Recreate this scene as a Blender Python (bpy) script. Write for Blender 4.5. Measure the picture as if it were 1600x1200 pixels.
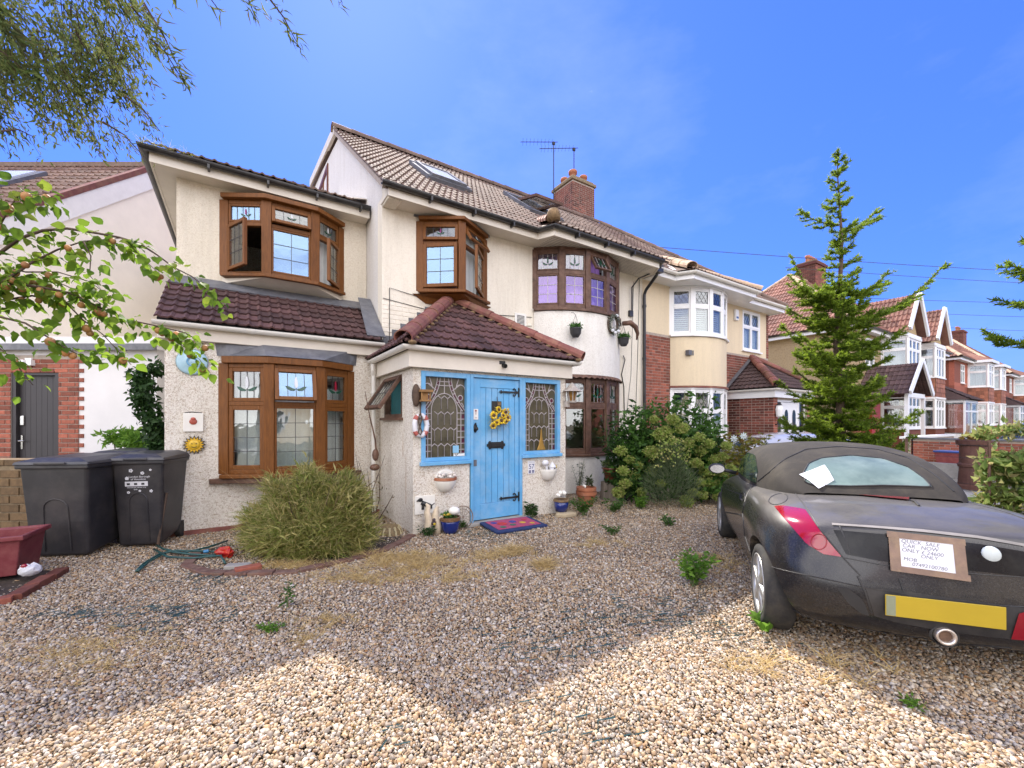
import bpy, bmesh, math, random
import numpy as np
from mathutils import Matrix, Vector, Quaternion
from mathutils.bvhtree import BVHTree

for o in list(bpy.data.objects):
    bpy.data.objects.remove(o)
SC = bpy.context.scene
COL = SC.collection
random.seed(7)
RNG = np.random.default_rng(11)
R = math.radians

# ------------------------------------------------------------ camera, sky, sun, exposure
cam = bpy.data.objects.new('camera', bpy.data.cameras.new('camera'))
COL.objects.link(cam)
cam.location = (0, 0, 1.45)
cam.rotation_euler = (R(90), 0, 0)
cam.data.sensor_width = 36
cam.data.lens = 36 * 650 / 1600
cam.data.shift_y = 0.0375
cam.data.clip_start = 0.05
cam.data.clip_end = 3000
SC.camera = cam

SUN_ELEV, SUN_AZ = R(48), R(-21.5)          # azimuth from +Y towards +X: behind the house, a little left
w = bpy.data.worlds.new('World')
SC.world = w
w.use_nodes = True
nt = w.node_tree
bg = nt.nodes['Background']
sky = nt.nodes.new('ShaderNodeTexSky')
sky.sky_type = 'NISHITA'
sky.sun_disc = False
sky.sun_elevation = SUN_ELEV
sky.sun_rotation = SUN_AZ
sky.altitude = 50
sky.air_density = 1.0
sky.dust_density = 0.35
sky.ozone_density = 3.0
# even out the glow round the sun and deepen the blue, over the whole sky alike
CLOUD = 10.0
SKY_K, SKY_TINT = 0.20, (0.215, 0.335, 0.76)
bw = nt.nodes.new('ShaderNodeRGBToBW'); nt.links.new(sky.outputs[0], bw.inputs[0])
ma = nt.nodes.new('ShaderNodeMath'); ma.operation = 'MULTIPLY_ADD'; ma.inputs[1].default_value = SKY_K; ma.inputs[2].default_value = 1.0
nt.links.new(bw.outputs[0], ma.inputs[0])
dv = nt.nodes.new('ShaderNodeVectorMath'); dv.operation = 'DIVIDE'
cb = nt.nodes.new('ShaderNodeCombineXYZ')
for k in range(3): nt.links.new(ma.outputs[0], cb.inputs[k])
nt.links.new(sky.outputs[0], dv.inputs[0]); nt.links.new(cb.outputs[0], dv.inputs[1])
hsv = nt.nodes.new('ShaderNodeMix'); hsv.data_type = 'RGBA'; hsv.blend_type = 'MULTIPLY'; hsv.inputs[0].default_value = 1.0
hsv.inputs[7].default_value = (*SKY_TINT, 1)
nt.links.new(dv.outputs[0], hsv.inputs[6])
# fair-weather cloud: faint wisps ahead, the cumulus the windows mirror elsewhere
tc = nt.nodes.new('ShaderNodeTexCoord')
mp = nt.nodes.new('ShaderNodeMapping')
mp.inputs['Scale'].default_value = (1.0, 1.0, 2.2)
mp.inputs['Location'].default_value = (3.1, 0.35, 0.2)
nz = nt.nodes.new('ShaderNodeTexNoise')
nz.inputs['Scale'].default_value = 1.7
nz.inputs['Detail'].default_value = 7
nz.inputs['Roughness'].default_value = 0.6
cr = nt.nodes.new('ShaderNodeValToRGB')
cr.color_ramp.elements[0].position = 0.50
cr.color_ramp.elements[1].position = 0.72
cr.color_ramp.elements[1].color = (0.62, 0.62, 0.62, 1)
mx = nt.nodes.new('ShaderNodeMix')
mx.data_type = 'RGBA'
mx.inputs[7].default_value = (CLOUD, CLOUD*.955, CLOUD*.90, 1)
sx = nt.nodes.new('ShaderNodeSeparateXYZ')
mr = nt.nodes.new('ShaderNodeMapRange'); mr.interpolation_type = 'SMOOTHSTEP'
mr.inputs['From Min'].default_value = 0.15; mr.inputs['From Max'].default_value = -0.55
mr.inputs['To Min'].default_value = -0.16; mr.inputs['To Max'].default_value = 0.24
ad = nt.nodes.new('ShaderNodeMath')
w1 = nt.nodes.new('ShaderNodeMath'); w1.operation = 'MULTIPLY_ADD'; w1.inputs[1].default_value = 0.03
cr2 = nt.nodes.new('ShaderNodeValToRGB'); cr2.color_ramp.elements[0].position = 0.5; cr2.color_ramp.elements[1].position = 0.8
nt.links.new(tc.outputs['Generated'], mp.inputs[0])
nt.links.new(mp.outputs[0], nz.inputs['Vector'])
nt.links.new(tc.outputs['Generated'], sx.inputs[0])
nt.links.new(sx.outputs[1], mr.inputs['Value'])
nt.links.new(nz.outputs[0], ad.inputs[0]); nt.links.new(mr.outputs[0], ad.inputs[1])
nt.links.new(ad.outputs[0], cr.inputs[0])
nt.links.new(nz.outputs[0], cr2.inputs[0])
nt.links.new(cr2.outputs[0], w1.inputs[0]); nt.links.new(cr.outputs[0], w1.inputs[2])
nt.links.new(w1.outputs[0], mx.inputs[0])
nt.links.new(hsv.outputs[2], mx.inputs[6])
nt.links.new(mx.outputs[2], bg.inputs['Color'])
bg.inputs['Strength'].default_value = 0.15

sun = bpy.data.objects.new('sun', bpy.data.lights.new('sun', 'SUN'))
COL.objects.link(sun)
sun.data.energy = 2.5
sun.data.angle = R(0.6)
sun.data.color = (1.0, 0.93, 0.82)
_d = Vector((math.sin(SUN_AZ) * math.cos(SUN_ELEV), math.cos(SUN_AZ) * math.cos(SUN_ELEV), math.sin(SUN_ELEV)))
sun.rotation_euler = _d.to_track_quat('Z', 'Y').to_euler()
sun.location = _d * 60

vs = SC.view_settings
vs.view_transform = 'Standard'
vs.look = 'None'
vs.exposure = 1.92
vs.gamma = 1.0
vs.use_curve_mapping = False
SC.cycles.use_denoising = True
SC.cycles.max_bounces = 8
SC.cycles.transparent_max_bounces = 24
SC.cycles.sample_clamp_indirect = 6

# ------------------------------------------------------------ mesh builder
class MB:
    def __init__(self):
        self.v, self.f, self.mi, self.cur = [], [], [], 0
    def add(self, vs, fs, M=None):
        n = len(self.v)
        if M is not None:
            vs = [tuple(M @ Vector(p)) for p in vs]
        self.v += [tuple(p) for p in vs]
        self.f += [tuple(i + n for i in f) for f in fs]
        self.mi += [self.cur] * len(fs)
        return self
    def box(self, a, b, M=None):
        x0, y0, z0 = a; x1, y1, z1 = b
        if x1 < x0: x0, x1 = x1, x0
        if y1 < y0: y0, y1 = y1, y0
        if z1 < z0: z0, z1 = z1, z0
        vs = [(x0,y0,z0),(x1,y0,z0),(x1,y1,z0),(x0,y1,z0),(x0,y0,z1),(x1,y0,z1),(x1,y1,z1),(x0,y1,z1)]
        return self.add(vs, [(0,3,2,1),(4,5,6,7),(0,1,5,4),(1,2,6,5),(2,3,7,6),(3,0,4,7)], M)
    def prism(self, poly, h0, h1, M=None):
        """polygon (x,y) extruded from z=h0 to h1"""
        n = len(poly)
        vs = [(x, y, h0) for x, y in poly] + [(x, y, h1) for x, y in poly]
        fs = [tuple(range(n))[::-1], tuple(range(n, 2*n))] + [(i, (i+1) % n, n+(i+1) % n, n+i) for i in range(n)]
        return self.add(vs, fs, M)
    def face(self, pts, M=None):
        return self.add(pts, [tuple(range(len(pts)))], M)
    def slab(self, pts, th):
        """planar polygon given thickness th along minus its normal"""
        p = [Vector(q) for q in pts]
        nrm = (p[1]-p[0]).cross(p[2]-p[0]).normalized()
        n = len(p)
        vs = p + [q - nrm*th for q in p]
        return self.add(vs, [tuple(range(n)), tuple(range(n, 2*n))[::-1]] + [(i, n+i, n+(i+1) % n, (i+1) % n) for i in range(n)])
    def tube(self, pts, r, n=8, caps=True, M=None):
        pts = [Vector(p) for p in pts]
        rr = r if isinstance(r, (list, tuple)) else [r]*len(pts)
        vs, fs = [], []
        up = None
        for i, p in enumerate(pts):
            d = (pts[min(i+1, len(pts)-1)] - pts[max(i-1, 0)])
            if d.length < 1e-9: d = Vector((0, 0, 1))
            d.normalize()
            if up is None:
                up = d.orthogonal().normalized()
            else:
                up = up - d*up.dot(d)
                up = up.normalized() if up.length > 1e-6 else d.orthogonal().normalized()
            b = d.cross(up)
            for k in range(n):
                a = 2*math.pi*k/n
                vs.append(p + (up*math.cos(a) + b*math.sin(a))*rr[i])
        for i in range(len(pts)-1):
            for k in range(n):
                k2 = (k+1) % n
                fs.append((i*n+k, i*n+k2, (i+1)*n+k2, (i+1)*n+k))
        if caps:
            fs.append(tuple(range(n))[::-1]); m = (len(pts)-1)*n
            fs.append(tuple(range(m, m+n)))
        return self.add(vs, fs, M)
    def lathe(self, prof, n=24, M=None, a0=0.0, a1=2*math.pi):
        """profile [(r,z)] about z"""
        full = abs(a1-a0-2*math.pi) < 1e-6
        cols = n if full else n+1
        vs = []
        for k in range(cols):
            a = a0 + (a1-a0)*k/n
            vs += [(r*math.cos(a), r*math.sin(a), z) for r, z in prof]
        m = len(prof); fs = []
        for k in range(n):
            k2 = (k+1) % cols
            for j in range(m-1):
                fs.append((k*m+j, k2*m+j, k2*m+j+1, k*m+j+1))
        return self.add(vs, fs, M)
    def ball(self, c, r, n=10, m=6, M=None):
        c = Vector(c); rx, ry, rz = r if isinstance(r, (tuple, list)) else (r, r, r)
        vs = [c + Vector((0, 0, -rz))]; fs = []
        for j in range(1, m):
            ph = -math.pi/2 + math.pi*j/m
            for k in range(n):
                a = 2*math.pi*k/n
                vs.append(c + Vector((rx*math.cos(a)*math.cos(ph), ry*math.sin(a)*math.cos(ph), rz*math.sin(ph))))
        vs.append(c + Vector((0, 0, rz)))
        for k in range(n):
            k2 = (k+1) % n
            fs.append((0, 1+k2, 1+k)); 
            for j in range(m-2):
                fs.append((1+j*n+k, 1+j*n+k2, 1+(j+1)*n+k2, 1+(j+1)*n+k))
            fs.append((1+(m-2)*n+k, 1+(m-2)*n+k2, len(vs)-1))
        return self.add(vs, fs, M)
    def mesh(self, name, mats, smooth=False):
        me = bpy.data.meshes.new(name)
        me.from_pydata([tuple(p) for p in self.v], [], self.f)
        for m in (mats if isinstance(mats, (list, tuple)) else [mats]):
            me.materials.append(m)
        if any(self.mi): me.polygons.foreach_set('material_index', self.mi)
        if smooth: me.polygons.foreach_set('use_smooth', [True]*len(me.polygons))
        me.update()
        return me
    def build(self, name, mats, parent=None, M=None, smooth=False, bevel=0, seg=2, sub=0, auto=None):
        return place(self.mesh(name, mats, smooth or auto is not None), name, parent, M, bevel, seg, sub, auto)

def place(me, name, parent=None, M=None, bevel=0, seg=2, sub=0, auto=None):
    o = bpy.data.objects.new(name, me)
    COL.objects.link(o)
    if parent is not None: o.parent = parent
    if M is not None: o.matrix_basis = M
    if bevel:
        b = o.modifiers.new('bevel', 'BEVEL'); b.width = bevel; b.segments = seg; b.limit_method = 'ANGLE'; b.angle_limit = R(40)
    if sub:
        s = o.modifiers.new('sub', 'SUBSURF'); s.levels = sub; s.render_levels = sub
    if auto is not None:
        sharp_by_angle(me, auto)
    return o

def sharp_by_angle(me, deg):
    bm = bmesh.new(); bm.from_mesh(me)
    for e in bm.edges:
        e.smooth = not (len(e.link_faces) == 2 and e.calc_face_angle(0) > R(deg))
    bm.to_mesh(me); bm.free()

def npmesh(name, V, Fc, mats, smooth=False):
    """numpy verts and equal-size faces -> mesh"""
    me = bpy.data.meshes.new(name)
    V = np.asarray(V, dtype=np.float32).reshape(-1, 3); Fc = np.asarray(Fc, dtype=np.int32)
    k = Fc.shape[1]
    me.vertices.add(len(V)); me.vertices.foreach_set('co', V.ravel())
    me.loops.add(Fc.size); me.loops.foreach_set('vertex_index', Fc.ravel())
    me.polygons.add(len(Fc)); me.polygons.foreach_set('loop_start', np.arange(0, Fc.size, k, dtype=np.int32))
    try: me.polygons.foreach_set('loop_total', np.full(len(Fc), k, dtype=np.int32))
    except Exception: pass
    for m in (mats if isinstance(mats, (list, tuple)) else [mats]): me.materials.append(m)
    if smooth: me.polygons.foreach_set('use_smooth', np.ones(len(Fc), dtype=bool))
    me.update(calc_edges=True); me.validate()
    return me

def tag(o, label=None, cat=None, group=None, kind=None):
    if label: o['label'] = label
    if cat: o['category'] = cat
    if group: o['group'] = group
    if kind: o['kind'] = kind
    return o

def thing(name, label, cat, loc=(0, 0, 0), rz=0, group=None, M=None):
    o = bpy.data.objects.new(name, None)
    o.empty_display_size = 0.2
    COL.objects.link(o)
    o.matrix_basis = M if M is not None else Matrix.Translation(loc) @ Matrix.Rotation(rz, 4, 'Z')
    return tag(o, label, cat, group)

def copy_tree(o, parent=None):
    c = o.copy(); COL.objects.link(c); c.parent = parent
    for ch in list(o.children): copy_tree(ch, c)
    return c

# street frame: s along the row of houses (away to the right), t into the houses, z up
HR = math.atan2(0.5454, 0.8382)
HM = Matrix.Rotation(HR, 4, 'Z')
def W(s, t, z=0.0): return HM @ Vector((s, t, z))
def HT(s=0, t=0, z=0): return HM @ Matrix.Translation((s, t, z))
CAMH = HM.inverted() @ Vector((0, 0, 1.45))
def facing(p, q, z=0):
    """frame with x from p to q in plan, y to the left of it (inward), z up"""
    a = math.atan2(q[1]-p[1], q[0]-p[0])
    return Matrix.Translation((p[0], p[1], z)) @ Matrix.Rotation(a, 4, 'Z')

# ------------------------------------------------------------ materials
def new_mat(name):
    m = bpy.data.materials.new(name); m.use_nodes = True
    n = m.node_tree
    return m, n, n.nodes['Principled BSDF']

def lin(c):
    return tuple(((x/255)/12.92 if x/255 <= 0.04045 else ((x/255+0.055)/1.055)**2.4) for x in c)

def coords(n, kind='pos', scale=None):
    if kind == 'obj':
        out = n.nodes.new('ShaderNodeTexCoord').outputs['Object']
    else:
        out = n.nodes.new('ShaderNodeNewGeometry').outputs['Position']
    if scale is not None:
        mp = n.nodes.new('ShaderNodeMapping'); mp.inputs['Scale'].default_value = scale
        n.links.new(out, mp.inputs[0]); out = mp.outputs[0]
    return out

def noise(n, vec, scale, detail=4, rough=0.55):
    t = n.nodes.new('ShaderNodeTexNoise'); t.inputs['Scale'].default_value = scale
    t.inputs['Detail'].default_value = detail; t.inputs['Roughness'].default_value = rough
    n.links.new(vec, t.inputs['Vector']); return t.outputs[0]

def ramp(n, val, stops):
    r = n.nodes.new('ShaderNodeValToRGB'); e = r.color_ramp.elements
    while len(e) < len(stops): e.new(0.5)
    for k, (p, c) in enumerate(stops):
        e[k].position = p; e[k].color = (*c[:3], 1) if hasattr(c, '__len__') else (c, c, c, 1)
    n.links.new(val, r.inputs[0]); return r.outputs[0]

def mixc(n, fac, a, b, mode='MIX'):
    m = n.nodes.new('ShaderNodeMix'); m.data_type = 'RGBA'; m.blend_type = mode
    for sock, v in ((0, fac), (6, a), (7, b)):
        if hasattr(v, 'is_linked') or isinstance(v, bpy.types.NodeSocket): n.links.new(v, m.inputs[sock])
        elif isinstance(v, (int, float)): m.inputs[sock].default_value = v
        else: m.inputs[sock].default_value = (*v[:3], 1)
    return m.outputs[2]

def bump(n, bs, h, strength=0.5, dist=0.01, prev=None):
    b = n.nodes.new('ShaderNodeBump'); b.inputs['Strength'].default_value = strength; b.inputs['Distance'].default_value = dist
    n.links.new(h, b.inputs['Height'])
    if prev: n.links.new(prev, b.inputs['Normal'])
    n.links.new(b.outputs[0], bs.inputs['Normal']); return b.outputs[0]

def mat(name, c, rough=0.6, var=0.15, scale=6.0, bs=0.0, bscale=60.0, bdist=0.004, metal=0.0, dirt=None, dirt_amt=0.5, dscale=2.5, rnd=0.0,
        sp=0.5, coat=0.0, crd='pos', stretch=None, island=0.0):
    """plain weathered surface: colour with two scales of noise, optional dirt blotches, per-object / per-island variation and fine relief"""
    m, n, b = new_mat(name)
    v = coords(n, crd, stretch)
    lo = tuple(x*(1-var) for x in c); hi = tuple(min(1, x*(1+var)) for x in c)
    col = ramp(n, noise(n, v, scale, 6, 0.65), [(0.3, lo), (0.7, hi)])
    if dirt:
        f = ramp(n, noise(n, coords(n, crd), dscale, 8, 0.7), [(0.45, 0.0), (0.75, dirt_amt)])
        col = mixc(n, f, col, dirt)
    if rnd:
        oi = n.nodes.new('ShaderNodeObjectInfo').outputs['Random']
        col = mixc(n, 1.0, col, ramp(n, oi, [(0, 1-rnd), (1, 1+rnd)]), 'MULTIPLY')
    if island:
        ri = n.nodes.new('ShaderNodeNewGeometry').outputs['Random Per Island']
        col = mixc(n, 1.0, col, ramp(n, ri, [(0, 1-island), (1, 1+island)]), 'MULTIPLY')
    n.links.new(col, b.inputs['Base Color'])
    b.inputs['Roughness'].default_value = rough; b.inputs['Metallic'].default_value = metal
    b.inputs['Specular IOR Level'].default_value = sp
    if coat: b.inputs['Coat Weight'].default_value = coat
    if bs: bump(n, b, noise(n, v, bscale, 5, 0.6), bs, bdist)
    return m

def pebbledash(name, base, speck, scale=70.0, amt=0.5, bs=0.9, dist=0.012, grime=(0.42, 0.37, 0.28), g=0.25):
    """render with small stones thrown on: cell relief, darker specks between"""
    m, n, b = new_mat(name)
    v = coords(n)
    vo = n.nodes.new('ShaderNodeTexVoronoi'); vo.inputs['Scale'].default_value = scale; n.links.new(v, vo.inputs['Vector'])
    spk = ramp(n, vo.outputs['Color'], [(0.3, 1.0), (0.6, 0.0)])
    big = ramp(n, noise(n, v, scale*0.35, 3), [(0.3, 0.0), (0.62, amt)])
    f = mixc(n, 1.0, spk, big, 'MULTIPLY')
    col = mixc(n, f, mixc(n, noise(n, v, 1.1, 6, 0.7), tuple(x*0.95 for x in base), base), speck)
    d = ramp(n, noise(n, coords(n, 'pos', (2.6, 2.6, 0.30)), 1.6, 8, 0.75), [(0.46, 0.0), (0.8, g*1.3)])
    col = mixc(n, d, col, grime)
    n.links.new(col, b.inputs['Base Color']); b.inputs['Roughness'].default_value = 0.9
    b.inputs['Specular IOR Level'].default_value = 0.2
    h = mixc(n, 0.5, ramp(n, vo.outputs['Distance'], [(0.0, 1.0), (0.7, 0.0)]), noise(n, v, scale*0.6, 3))
    bump(n, b, h, bs, dist)
    return m

def leaf_mat(name, cols, trans=0.45, rough=0.5, rnd='island'):
    m, n, b = new_mat(name)
    if rnd == 'island': val = n.nodes.new('ShaderNodeNewGeometry').outputs['Random Per Island']
    else: val = n.nodes.new('ShaderNodeObjectInfo').outputs['Random']
    k = len(cols)
    col = ramp(n, val, [(i/(max(1, k-1)), c) for i, c in enumerate(cols)])
    n.links.new(col, b.inputs['Base Color']); b.inputs['Roughness'].default_value = rough
    b.inputs['Specular IOR Level'].default_value = 0.25
    tr = n.nodes.new('ShaderNodeBsdfTranslucent'); n.links.new(mixc(n, 0.5, col, tuple(min(1, 1.3*x) for x in cols[-1])), tr.inputs['Color'])
    ms = n.nodes.new('ShaderNodeMixShader'); ms.inputs[0].default_value = trans
    n.links.new(b.outputs[0], ms.inputs[1]); n.links.new(tr.outputs[0], ms.inputs[2])
    n.links.new(ms.outputs[0], n.nodes['Material Output'].inputs['Surface'])
    return m

def glass_mat(name, tint=(0.75, 0.8, 0.8), refl=0.22, rough=0.015, wob=0.12, gc=(1, 1, 1)):
    """window pane: mirror mixed with see-through by angle, slightly wavy"""
    m, n, b = new_mat(name)
    n.nodes.remove(b)
    g = n.nodes.new('ShaderNodeBsdfGlossy'); g.inputs['Roughness'].default_value = rough; g.inputs['Color'].default_value = (*gc, 1)
    t = n.nodes.new('ShaderNodeBsdfTransparent'); t.inputs['Color'].default_value = (*tint, 1)
    lw = n.nodes.new('ShaderNodeLayerWeight'); lw.inputs['Blend'].default_value = 0.25
    fac = ramp(n, lw.outputs['Facing'], [(0.0, refl), (1.0, 1.0)])
    fr = n.nodes.new('ShaderNodeMath'); fr.operation = 'POWER'; fr.inputs[1].default_value = 3.0
    n.links.new(lw.outputs['Facing'], fr.inputs[0])
    f2 = ramp(n, fr.outputs[0], [(0.0, refl), (1.0, 0.95)])
    bm_ = n.nodes.new('ShaderNodeBump'); bm_.inputs['Strength'].default_value = wob; bm_.inputs['Distance'].default_value = 0.02
    n.links.new(noise(n, coords(n), 3.5, 2), bm_.inputs['Height']); n.links.new(bm_.outputs[0], g.inputs['Normal'])
    ms = n.nodes.new('ShaderNodeMixShader')
    n.links.new(f2, ms.inputs[0]); n.links.new(t.outputs[0], ms.inputs[1]); n.links.new(g.outputs[0], ms.inputs[2])
    n.links.new(ms.outputs[0], n.nodes['Material Output'].inputs['Surface'])
    return m

M_RENDER = pebbledash('pebbledash_cream', (0.86, 0.81, 0.72), (0.40, 0.29, 0.18), 95, 0.75, 1.0, 0.014, g=0.3)
M_RENDER_UP = pebbledash('pebbledash_upper', (0.80, 0.73, 0.60), (0.56, 0.46, 0.32), 95, 0.5, 0.9, 0.011, g=0.35)
M_RENDER_SMOOTH = pebbledash('painted_roughcast', (0.82, 0.76, 0.64), (0.66, 0.58, 0.46), 60, 0.4, 0.7, 0.009, g=0.32)
M_GABLE = pebbledash('grey_white_roughcast', (0.72, 0.69, 0.65), (0.55, 0.51, 0.47), 60, 0.5, 0.7, 0.008)
M_BAYWALL = pebbledash('white_roughcast', (0.82, 0.79, 0.73), (0.58, 0.54, 0.48), 55, 0.45, 0.8, 0.009)
M_CREAM = pebbledash('cream_roughcast', (0.72, 0.60, 0.42), (0.55, 0.45, 0.32), 60, 0.3, 0.5, 0.006)
M_TAN = pebbledash('tan_pebbledash', (0.40, 0.30, 0.17), (0.25, 0.18, 0.10), 45, 0.8, 0.9, 0.012)
M_WHITEWALL = mat('smooth_white_render', (0.86, 0.79, 0.67), 0.85, 0.05, 2.0, 0.2, 120, 0.002)
M_WPLASTIC = mat('white_plastic', (0.78, 0.76, 0.70), 0.35, 0.06, 3.0, dirt=(0.45, 0.40, 0.30), dirt_amt=0.35, dscale=3.0)
M_WFRAME = mat('white_upvc', (0.80, 0.80, 0.80), 0.3, 0.03, 3.0)
M_BGUTTER = mat('black_gutter', (0.02, 0.02, 0.022), 0.35, 0.3, 5.0, dirt=(0.10, 0.09, 0.07), dirt_amt=0.4)
M_WOOD = mat('brown_wood_frame', (0.152, 0.054, 0.010), 0.5, 0.3, 5.0, 0.15, 40, 0.002, sp=0.3, crd='obj', stretch=(9, 9, 1.2))
M_OLDWOOD = mat('weathered_brown_wood', (0.095, 0.045, 0.026), 0.6, 0.45, 6.0, 0.4, 50, 0.003, dirt=(0.22, 0.13, 0.09), dirt_amt=0.7, dscale=9, crd='obj')
M_BLUE = mat('sky_blue_paint', (0.12, 0.37, 0.64), 0.45, 0.10, 4.0, 0.12, 30, 0.002, dirt=(0.36, 0.52, 0.66), dirt_amt=0.75, dscale=3)
M_LEAD = mat('lead_flashing', (0.105, 0.11, 0.125), 0.5, 0.25, 8.0, 0.4, 25, 0.006, dirt=(0.25, 0.24, 0.24), dirt_amt=0.5, dscale=6)
M_CAME = mat('lead_cames', (0.05, 0.05, 0.055), 0.5, 0.1)
M_PALECAME = mat('pale_lead_cames', (0.42, 0.38, 0.38), 0.45, 0.1)
M_TILE = mat('plum_brown_roof_tile', (0.072, 0.034, 0.031), 0.75, 0.3, 14, 0.5, 90, 0.003, dirt=(0.11, 0.05, 0.04), dirt_amt=0.6, dscale=3, rnd=0.38, island=0.3)
M_TILE_MAIN = mat('brown_concrete_roof_tile', (0.135, 0.088, 0.066), 0.8, 0.3, 12, 0.5, 80, 0.003, dirt=(0.20, 0.15, 0.12), dirt_amt=0.6, dscale=2.2, rnd=0.25, island=0.25)
M_TILE_RED = mat('red_roof_tile', (0.18, 0.078, 0.055), 0.75, 0.25, 12, 0.4, 80, 0.003, dirt=(0.30, 0.17, 0.12), dirt_amt=0.5, dscale=2.0, rnd=0.3, island=0.3)
M_TILE_DARK = mat('dark_porch_tile', (0.062, 0.035, 0.032), 0.75, 0.3, 12, 0.4, 80, 0.003, rnd=0.25, island=0.25)
M_HIPTILE = mat('red_hip_tile', (0.17, 0.058, 0.045), 0.75, 0.3, 8, 0.5, 60, 0.004, dirt=(0.30, 0.20, 0.10), dirt_amt=0.5, dscale=5, rnd=0.25)
M_MORTAR_Y = mat('lichened_mortar', (0.20, 0.13, 0.065), 0.95, 0.4, 18, 0.8, 40, 0.01)
M_BRICK = mat('red_brick', (0.25, 0.075, 0.045), 0.85, 0.25, 20, 0.5, 90, 0.003, rnd=0.42, island=0.4)
M_BRICK_DK = mat('dark_red_brick', (0.16, 0.048, 0.034), 0.85, 0.3, 18, 0.5, 90, 0.003, rnd=0.45, island=0.4)
M_BRICK_CH = mat('chimney_brick', (0.155, 0.052, 0.035), 0.9, 0.3, 18, 0.5, 90, 0.003, rnd=0.5, dirt=(0.07, 0.035, 0.03), dirt_amt=0.6, dscale=5)
M_BRICK_YEL = mat('sooty_stock_brick', (0.12, 0.075, 0.035), 0.9, 0.35, 18, 0.6, 60, 0.006, rnd=0.4)
M_MORTAR = mat('mortar', (0.36, 0.30, 0.25), 0.95, 0.2, 15, 0.5, 80, 0.003)
M_MORTAR_DK = mat('dark_mortar', (0.20, 0.15, 0.09), 0.95, 0.3, 15, 0.5, 80, 0.003)
M_DARK = mat('dark_interior', (0.03, 0.028, 0.026), 0.9, 0.2)
M_INTERIOR = mat('room_plaster', (0.45, 0.40, 0.34), 0.9, 0.05)
M_NET = mat('net_curtain', (0.72, 0.72, 0.70), 0.9, 0.06, 8)
M_PURPLE = mat('reflection_purple_curtain', (0.34, 0.17, 0.50), 0.9, 0.35, 3)  # purple of the bay pane reflection, painted onto the curtain cloth
M_GLASS = glass_mat('window_glass', (0.8, 0.84, 0.84), 0.11)
M_GLASS_SKY = glass_mat('mirror_like_glass', (0.6, 0.65, 0.7), 0.25, gc=(.52, .74, 1.0))  # blue of the mirrored sky put into the gloss colour
M_GLASS_BAY = glass_mat('violet_reflection_glass', (0.72, 0.62, 0.86), 0.13, gc=(.85, .74, 1.0))  # violet of the bay reflection painted into tint and gloss colour
M_GLASS_DK = glass_mat('stained_dark_glass', (0.16, 0.13, 0.09), 0.10, 0.05)
M_BLACKMETAL = mat('black_ironwork', (0.012, 0.012, 0.013), 0.45, 0.3)
M_TERRA = mat('terracotta', (0.33, 0.115, 0.055), 0.8, 0.2, 8, 0.2, 60, dirt=(0.45, 0.30, 0.22), dirt_amt=0.4, dscale=6)
M_SOIL = mat('soil', (0.045, 0.032, 0.022), 0.95, 0.4, 20, 0.8, 40, 0.01)
M_BARK = mat('bark', (0.085, 0.055, 0.038), 0.9, 0.35, 20, 0.8, 50, 0.006)
M_WHITE = mat('white_paint', (0.78, 0.76, 0.72), 0.5, 0.05)
M_SOFFIT = mat('cream_soffit_board', (0.70, 0.64, 0.54), 0.6, 0.05, 3, dirt=(0.4, 0.35, 0.28), dirt_amt=0.3, dscale=2)
# ------------------------------------------------------------ generic builders
OFF = {}
def hthing(name, label, cat, s, t, group=None):
    o = thing(name, label, cat, group=group, M=HT(s, t, 0)); OFF[o.name] = Matrix.Translation((-s, -t, 0)); return o
def off(root): return OFF.get(root.name, Matrix.Identity(4))
def hp(mb, name, m, root, M=None, **k):
    return mb.build(name, m, root, off(root) @ (M if M is not None else Matrix.Identity(4)), **k)

def wall(mb, M, w, z0, z1, th, openings=()):
    """wall w long (x), th thick (+y), with rectangular openings (x0,z0,x1,z1)"""
    xs = sorted({0.0, w, *[a for o in openings for a in (o[0], o[2])]}); zs = sorted({z0, z1, *[a for o in openings for a in (o[1], o[3])]})
    def solid(i, j):
        if i < 0 or j < 0 or i >= len(xs)-1 or j >= len(zs)-1: return False
        cx, cz = (xs[i]+xs[i+1])/2, (zs[j]+zs[j+1])/2
        return not any(o[0] < cx < o[2] and o[1] < cz < o[3] for o in openings)
    for i in range(len(xs)-1):
        for j in range(len(zs)-1):
            if not solid(i, j): continue
            a, b, c, d = xs[i], xs[i+1], zs[j], zs[j+1]
            mb.face([(a,0,c),(b,0,c),(b,0,d),(a,0,d)], M); mb.face([(a,th,c),(a,th,d),(b,th,d),(b,th,c)], M)
            if not solid(i-1, j): mb.face([(a,0,c),(a,0,d),(a,th,d),(a,th,c)], M)
            if not solid(i+1, j): mb.face([(b,0,c),(b,th,c),(b,th,d),(b,0,d)], M)
            if not solid(i, j-1): mb.face([(a,0,c),(a,th,c),(b,th,c),(b,0,c)], M)
            if not solid(i, j+1): mb.face([(a,0,d),(b,0,d),(b,th,d),(a,th,d)], M)

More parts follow.
